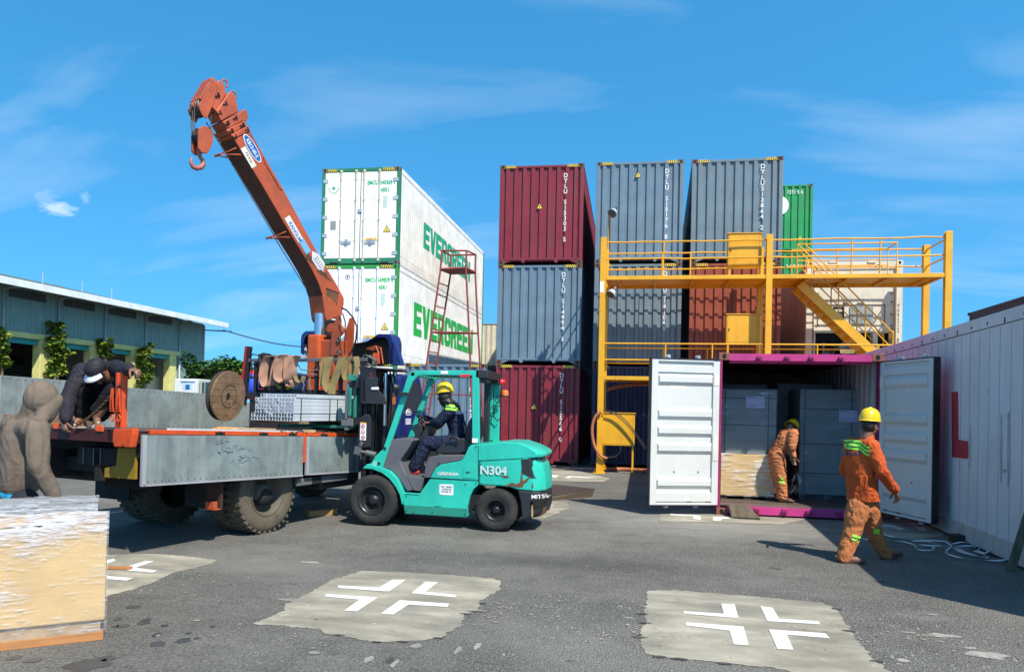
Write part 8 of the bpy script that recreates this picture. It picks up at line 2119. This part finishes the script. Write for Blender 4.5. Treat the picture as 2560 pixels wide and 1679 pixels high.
gstrap([(480, 1232), (560, 1248), (640, 1243), (740, 1250), (840, 1265), (900, 1290), (900, 1310), (960, 1325), (1030, 1320), (1040, 1302), (980, 1292), (900, 1300)], 'white strap curling into a small oval loop left of the tangle')
gstrap([(870, 1255), (980, 1252), (1060, 1275), (1180, 1300), (1240, 1330), (1320, 1360), (1400, 1378), (1470, 1380), (1420, 1350), (1360, 1330)], 'white strap crossing the middle of the tangle')
gstrap([(1120, 1250), (1180, 1290), (1150, 1320), (1140, 1345), (1200, 1370), (1300, 1390), (1420, 1400), (1540, 1405), (1620, 1395)], 'white strap sweeping along the bottom of the tangle')
gstrap([(1190, 1275), (1260, 1262), (1330, 1275), (1370, 1300), (1300, 1310), (1210, 1300)], 'small white strap loop at the top of the tangle')
gstrap([(1230, 1295), (1330, 1290), (1400, 1300), (1390, 1325), (1440, 1345), (1470, 1330), (1455, 1318)], 'white strap end curling beside the container foot')
gstrap([(930, 1280), (1040, 1290), (1150, 1292), (1220, 1305), (1300, 1345), (1400, 1372)], 'second white strap crossing the tangle')
# leaning plank on the right edge
p0_ = at(*c6(1640, 1495), z=.0); p1_ = at(2578, 1262, x=p0_.x+.25)
b = MB(); b.beam(p0_, p0_+(p1_-p0_)*1.6, .085, .03, (0.3, 1, 0)); o = b.build('leaning_plank', mat('weathered_plank', (.12, .095, .065), .9)); tag(o, 'grey brown plank leaning at the right edge by the white container', 'plank')
# wood chip on the left marking
b = MB(); c_ = at(*ZC([(1050, 672)])[0], z=0); b.box(-.12, -.03, .01, .1, .03, .03); o = b.build('wood_scrap', mat('orange_brown_board', (.45, .20, .07), .8)); o.location = c_; o.rotation_euler = (0, 0, .15); tag(o, 'flat brown wood scrap on the white marking beside the wrapped carton', 'wood scrap')
# loose stones
b = MB(); rnd = random.Random(21)
def stone(x, y, s_):
    vs = [(x+s_*rnd.uniform(.7, 1.2)*math.cos(t), y+s_*rnd.uniform(.7, 1.2)*math.sin(t), 0) for t in (0, 1.3, 2.5, 3.8, 5.1)]+[(x+rnd.uniform(-.2, .2)*s_, y, s_*rnd.uniform(.5, 1.1))]
    b.add(vs, [(i, (i+1) % 5, 5) for i in range(5)])
for k in range(1500):
    u_ = rnd.random()
    if u_ < .55: x = rnd.gauss(2.2, .7); y = rnd.gauss(5.4, .8)
    elif u_ < .75: x = rnd.uniform(-.9, .2); y = rnd.uniform(4.8, 6.6)
    else: x = rnd.uniform(-4, 4); y = rnd.uniform(4.6, 11)
    stone(x, y, rnd.choice((.004, .005, .006, .008, .012)))
st_ = b.build('loose_gravel', mat('gravel_grit', (.22, .21, .185), .9, var=.4)); tag(st_, kind='stuff')
# ------------------------------------------------------------------ warehouse
XW = -33.0; XE = XW+1.75
cw1 = lambda x, y: (x/3.717, 650+y/3.717)
def Wp(x, y, xx=XW): return at(*cw1(x, y), x=xx)
yc0, yc1 = Wp(1890, 700).y, Wp(-1500, 700).y
yc1 = 18.0
wh = thing('warehouse', 'teal clad warehouse with pale roof edge and yellow columns on the left', 'warehouse', (XW, yc0, 0))
OW = Vector((XW, yc0, 0))
def WB(): b = MB(); b.xf = Matrix.Translation(-OW); return b
ztop_ = Wp(1890, 605).z; zbt = Wp(1640, 850).z; zbb = Wp(1640, 888).z
TW = mat('teal_cladding', (.19, .30, .26), .6, streak=.3, streak_col=(.07, .12, .12), dirt_amt=.2, var=.06)
YB = mat('pale_yellow_render', (.62, .60, .22), .8, streak=.3, streak_col=(.3, .3, .12), dirt_amt=.25)
CRM = mat('cream_render', (.55, .52, .38), .85, dirt_amt=.2)
b = WB(); n = int((yc0-yc1)/.28)
o_ = [(yc1+i*.28+d, XW+.0+e) for i in range(n) for d, e in ((0, 0), (.13, 0), (.15, .03), (.26, .03))]
vs = [(x, y, zbt) for y, x in o_]+[(x, y, ztop_+.1) for y, x in o_]
m = len(o_); b.add(vs, [(i, i+1, m+i+1, m+i) for i in range(m-1)])
b.add([(XW, yc0, .0), (XW-26, yc0, 0), (XW-26, yc0, ztop_+2.0), (XW-13, yc0, ztop_+3.2), (XW, yc0, ztop_)], [(0, 1, 2, 3, 4)])
b.build('upper_wall', TW, wh)
# right bay is solid to the ground
yb4 = Wp(1655, 900).y
b = WB(); b.box(XW-.1, yb4, Wp(1760, 1110).z-1.5, XW+.035, yc0, zbt); b.build('end_bay_wall', TW, wh)
b = WB(); b.box(XW-.12, yb4, 0, XW+.06, yc0, Wp(1760, 1112).z); b.build('base_wall', mat('white_render', (.66, .68, .66), .8), wh)
b = WB(); b.box(XW-.06, yc1, zbb, XW+.09, yb4+.1, zbt); b.build('lintel_band', YB, wh)
ysx = [Wp(x, 900).y for x in (412, 875, 1252, 1603)]
bay = ysx[2]-ysx[1]
cols_ = [ysx[0]-bay*k for k in (3, 2, 1)]+ysx
for y in cols_:
    b = WB(); b.box(XW-.45, y-.35, 0, XW+.06, y+.35, zbb); b.build('column', YB, wh, .02)
for i in range(len(cols_)-1):
    y0_, y1_ = cols_[i]+.35, cols_[i+1]-.35
    b = WB(); b.box(XW-.3, y0_, zbb-.3, XW-.1, y1_, zbb); b.build('shutter_box', mat('teal_shutter', (.03, .28, .25), .5), wh)
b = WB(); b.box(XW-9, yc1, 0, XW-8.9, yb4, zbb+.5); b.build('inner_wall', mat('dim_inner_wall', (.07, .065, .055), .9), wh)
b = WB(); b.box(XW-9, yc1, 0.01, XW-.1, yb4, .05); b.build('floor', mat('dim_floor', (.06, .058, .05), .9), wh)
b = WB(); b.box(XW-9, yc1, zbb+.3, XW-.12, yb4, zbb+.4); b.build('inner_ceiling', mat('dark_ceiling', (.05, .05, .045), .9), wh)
b = WB(); b.box(XW-9, yb4-.2, 0, XW-.1, yb4, zbb+.3); b.build('inner_wall', CRM, wh)
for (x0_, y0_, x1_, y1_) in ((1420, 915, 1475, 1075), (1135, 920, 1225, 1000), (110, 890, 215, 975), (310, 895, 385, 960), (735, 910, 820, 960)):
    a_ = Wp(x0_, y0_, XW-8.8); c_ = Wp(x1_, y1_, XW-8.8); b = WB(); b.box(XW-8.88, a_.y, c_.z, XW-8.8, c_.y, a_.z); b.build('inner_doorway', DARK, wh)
a_ = Wp(1370, 1080, XW-1); c_ = Wp(1560, 1140, XW-1); b = WB(); b.box(XW-1.2, ysx[2]+.4, 0, XW-1, ysx[3], a_.z); b.build('loading_wall', CRM, wh)
for yy_ in (1005, 1035): z = Wp(1450, yy_, XW-1).z; b = WB(); b.tube([(XW-1, ysx[2]+.4, z), (XW-1, ysx[3]-.3, z)], .03, 6); b.build('railing', BLACK, wh)
# roof with overhang, gutter, vents, down pipes, rods
ze = at(*cw1(1000, 408), x=XE).z; ye = at(*cw1(2110, 632), x=XE).y
b = WB(); b.add([(XE, yc1, ze+.02), (XE, ye, ze+.02), (XW-13, ye, ze+3.0), (XW-13, yc1, ze+3.0), (XE, yc1, ze+.22), (XE, ye, ze+.22), (XW-13, ye, ze+3.3), (XW-13, yc1, ze+3.3)], [(0, 1, 2, 3), (7, 6, 5, 4), (0, 4, 5, 1), (1, 5, 6, 2), (3, 7, 4, 0)])
b.add([(XW-13, yc1, ze+3.0), (XW-13, ye, ze+3.0), (XW-27, ye, ze+.1), (XW-27, yc1, ze+.1)], [(0, 1, 2, 3)]); b.build('roof', mat('roof_sheet_underside', (.10, .115, .11), .7), wh)
b = WB(); b.box(XE, yc1, ze-.02, XE+.12, ye, ze+.34); b.build('gutter', mat('white_gutter', (.72, .76, .74), .5, rust=.25, rust_col=(.12, .2, .18), rust_scale=3), wh, .02)
for k, (xa, xb) in enumerate(((80, 420), (590, 875), (1010, 1265), (1380, 1595))):
    y0_, y1_ = Wp(xa, 400).y, Wp(xb, 400).y; zz = ztop_+.15; b = WB(); b.box(XW+.02, y0_, zz-.6, XW+.05, y1_, zz-.15); b.build('vent', mat('dark_vent', (.05, .06, .06), .7), wh)
for k, (xw_, xe_) in enumerate(((20, 265), (535, 765), (970, 1185), (1350, 1545), (1668, 1855))):
    y = Wp(xw_, 500).y; zc_ = ztop_-.12
    b = WB(); b.tube([(XW+.1, y, .3), (XW+.1, y, zc_), (XW+.12, y, zc_+.03), (XE+.0, y, zc_+.18), (XE+.04, y, ze+.05)], .06, 8); b.build('down_pipe', mat('grey_pipe', (.45, .47, .46), .6), wh)
for (x_, y0_, y1_) in ((395, 235, 110), (762, 310, 195), (1037, 370, 255)):
    a_ = at(*cw1(x_, y0_), x=XE-1.5); b = WB(); b.tube([(XE-1.5, a_.y, a_.z-.3), (XE-1.5, a_.y, at(*cw1(x_, y1_), x=XE-1.5).z)], .022, 5); b.build('lightning_rod', mat('grey_pipe', (.45, .47, .46), .6), wh)
b = WB(); b.tube([(XW, yc0+.0, Wp(1895, 650).z), (XE, yc0+1.0, Wp(1895, 650).z)], .05, 6); b.build('roof_strut', BLACK, wh)
for y in (yc0-.03,): b = WB(); b.box(XW+.0, y, 0, XW+.1, y+.1, ztop_); b.build('corner_trim', mat('grey_pipe', (.45, .47, .46), .6), wh)
# overhead wire
a_ = at(*cw1(2070, 648), x=XE); c_ = at(752, 852, y=a_.y+5)
b = MB(); pts = [a_.lerp(c_+(c_-a_)*.6, k/16)+Vector((0, 0, -.5*math.sin(math.pi*k/16))) for k in range(17)]; b.tube(pts, .05, 5); o = b.build('overhead_cable', mat('blue_grey_cable', (.03, .06, .10), .6)); tag(o, 'dark cable strung from the warehouse eave towards the truck cab', 'cable')

# ------------------------------------------------------------------ foliage
def leafmat(name, c):
    M = mat(name, c, .6, var=.35, spec=.3); return M
LEAF = [leafmat('vine_leaf_yellow', (.16, .20, .02)), leafmat('vine_leaf_green', (.045, .12, .015)), leafmat('leaf_dark', (.018, .05, .012))]
def leaves(b, c, r, n, s_, rnd, squash=(1, 1, 1)):
    for k in range(n):
        while True:
            v = Vector((rnd.uniform(-1, 1), rnd.uniform(-1, 1), rnd.uniform(-1, 1)))
            if v.length < 1: break
        p = Vector(c)+Vector((v.x*r*squash[0], v.y*r*squash[1], v.z*r*squash[2]))
        e = Euler((rnd.uniform(-.9, .9), rnd.uniform(-.9, .9), rnd.uniform(0, 6.3))).to_matrix(); q = s_*rnd.uniform(.6, 1.3)
        b.mi(rnd.choice((0, 0, 1)))
        b.add([p+e @ Vector(w)*q for w in ((0, -1, 0), (.55, -.2, .12), (.35, .7, .05), (0, 1.1, -.1), (-.35, .7, .05), (-.55, -.2, .12))], [(0, 1, 2, 3, 4, 5)])
gv = 'climbing plants on the warehouse columns'
for k, (segs, lab) in enumerate(((((10, 660, 45), (5, 760, 50), (15, 900, 45), (20, 1000, 55)), 'climbing plant on the column cut by the left edge of the picture'),
        (((530, 600, 50), (530, 680, 55), (500, 780, 70), (540, 850, 85), (520, 930, 85), (530, 1010, 70), (510, 1060, 85)), 'tallest climbing plant, reaching above the yellow lintel left of the cap'),
        (((965, 740, 25), (965, 790, 40), (975, 840, 45), (985, 880, 40)), 'climbing plant seen just above the crouching person'),
        (((1365, 800, 30), (1335, 880, 50), (1320, 960, 60), (1325, 1030, 50), (1340, 1110, 70), (1320, 1150, 70)), 'climbing plant right of the orange post'))):
    rnd = random.Random(30+k); c0 = Wp(segs[0][0], 1100, XW+.5)
    t = thing('climbing_plant', lab, 'climbing plant', (XW+.4, c0.y, 0), 0, gv); OB = Vector((XW+.4, c0.y, 0))
    b = MB(); b.xf = Matrix.Translation(-OB)
    for i in range(len(segs)-1):
        for f_ in (0, .33, .66):
            s0, s1 = segs[i], segs[i+1]; p = Wp(s0[0]+(s1[0]-s0[0])*f_, s0[1]+(s1[1]-s0[1])*f_, XW+.5); rr = (s0[2]+(s1[2]-s0[2])*f_)/3.717*p.length/1857
            for q in range(3): leaves(b, p+Vector((rnd.uniform(-.3, .5), rnd.uniform(-1, 1)*rr*.62, rnd.uniform(-.5, .5)*rr)), rr*.52, 14, .16, rnd)
    b.build('foliage', [LEAF[0], LEAF[1]], t, fix=False)
    b = MB(); b.xf = Matrix.Translation(-OB); pts = [Wp(s[0], s[1], XW+.45) for s in segs]; pts.append(Vector((XW+.45, pts[-1].y, 0))); b.tube(pts, .06, 6); b.build('stem', WOOD, t)
def tree(c, h, r, lab, seed, n=26, grp=None, pal=(LEAF[1], LEAF[2])):
    rnd = random.Random(seed); t = thing('tree', lab, 'tree', c, 0, grp)
    b = MB(); b.tube([(0, 0, 0), (.1, 0, h*.35), (0, .1, h*.7)], [.16, .12, .06], 8)
    tips = []
    for k in range(9):
        a = k*.7+rnd.uniform(-.2, .2); q = Vector((math.cos(a)*r*rnd.uniform(.4, .8), math.sin(a)*r*.7, h*rnd.uniform(.6, .95))); b.tube([(.08, 0, h*.35), q*.5+Vector((0, 0, h*.25)), q], [.07, .045, .015], 6); tips.append(q)
    b.build('trunk', WOOD, t)
    b = MB()
    for k in range(n):
        q = rnd.choice(tips)+Vector((rnd.uniform(-.5, .5), rnd.uniform(-.5, .5), rnd.uniform(-.35, .4)))*r*.7
        leaves(b, q, r*.30, 60, .15, rnd, (1, 1, .7))
    b.build('crown', list(pal), t, fix=False); return t
gt = 'low leafy trees behind the truck'
for k, (u, v, d_, hh, r_, lb) in enumerate(((545, 905, 40, 3.7, 1.7, 'broad leaved green tree rising beside the warehouse corner'), (590, 925, 43, 3.4, 1.5, 'lower green tree just left of the leaning red post'), (512, 925, 44, 3.3, 1.4, 'small green tree touching the warehouse corner'), (640, 930, 38, 3.0, 1.5, 'yellowish green tree seen through the truck rack'), (700, 940, 40, 2.9, 1.6, 'green tree mostly hidden behind the slings'))):
    p = at(u, 996, y=d_); tree((p.x, d_, 0), at(u, v, y=d_).z+.1, r_, lb, 50+k, 30, gt, (LEAF[0], LEAF[1]) if k == 3 else (LEAF[1], LEAF[2]))
# white box truck parked beyond
DT = 30.0
a_ = at(*cw1(1640, 1110), y=DT); c_ = at(*cw1(1830, 1110), y=DT); e_ = at(*cw1(1995, 1115), y=DT)
wt = thing('box_truck', 'small white box truck parked beyond the truck bed beside the warehouse', 'truck', (a_.x, DT, 0))
b = MB(); b.box(-.1, 0, .8, c_.x-a_.x, 2.0, a_.z+.05); b.build('cargo_box', mat('white_render', (.66, .68, .66), .8), wt, .03)
b = MB(); s0 = at(*cw1(1700, 1145), y=DT); s1 = at(*cw1(1790, 1200), y=DT); b.box(s0.x-a_.x, -.01, s1.z, s1.x-a_.x, 0, s0.z); b.build('side_sign', mat('pale_blue_sign', (.45, .62, .70), .5), wt)
b = MB(); b.box(s0.x-a_.x-.1, -.015, s0.z+.05, s1.x-a_.x+.1, 0, s0.z+.09); b.box((s0.x+s1.x)/2-a_.x-.1, -.02, s0.z-.25, (s0.x+s1.x)/2-a_.x+.1, -.011, s0.z-.05); b.build('sign_print', LBL, wt)
b = MB(); b.box(c_.x-a_.x+.05, .1, .5, e_.x-a_.x, 1.9, e_.z+.02); cbx = b.build('cab', mat('pale_cab_paint', (.40, .42, .38), .5), wt, .05)
b = MB(); b.box(c_.x-a_.x+.2, .085, 1.55, e_.x-a_.x-.55, .1, e_.z-.1); b.box(e_.x-a_.x-.5, .085, 1.55, e_.x-a_.x-.1, .1, e_.z-.1); b.build('side_window', mat('greenish_glass', (.03, .07, .06), .08), wt)
for x in (.5, c_.x-a_.x+.8): b = MB(); b.lathe([(0, .0), (.38, .0), (.40, .04), (.40, .24), (0, .25)], (x, -.02, .4), 'Y', 20); b.build('wheel', RUB, wt)
# red and blue round board behind the rack
p = at(626, 962, y=20); b = MB(); b.lathe([(0, 0), (.42, 0), (.42, .05), (0, .05)], (0, 0, 0), 'Y', 28); o = tag(b.build('round_board', mat('board_red', (.6, .02, .03), .5)), 'round blue board with a red rim seen through the truck rack', 'sign'); o.location = p
b = MB(); b.lathe([(0, -.01), (.32, -.01), (.32, 0)], (0, 0, 0), 'Y', 28); b.build('board_face', mat('board_blue', (.03, .08, .55), .5), o)
b = MB(); b.box(-.04, .05, -p.z, .04, .1, 0); b.build('board_post', BLACK, o)
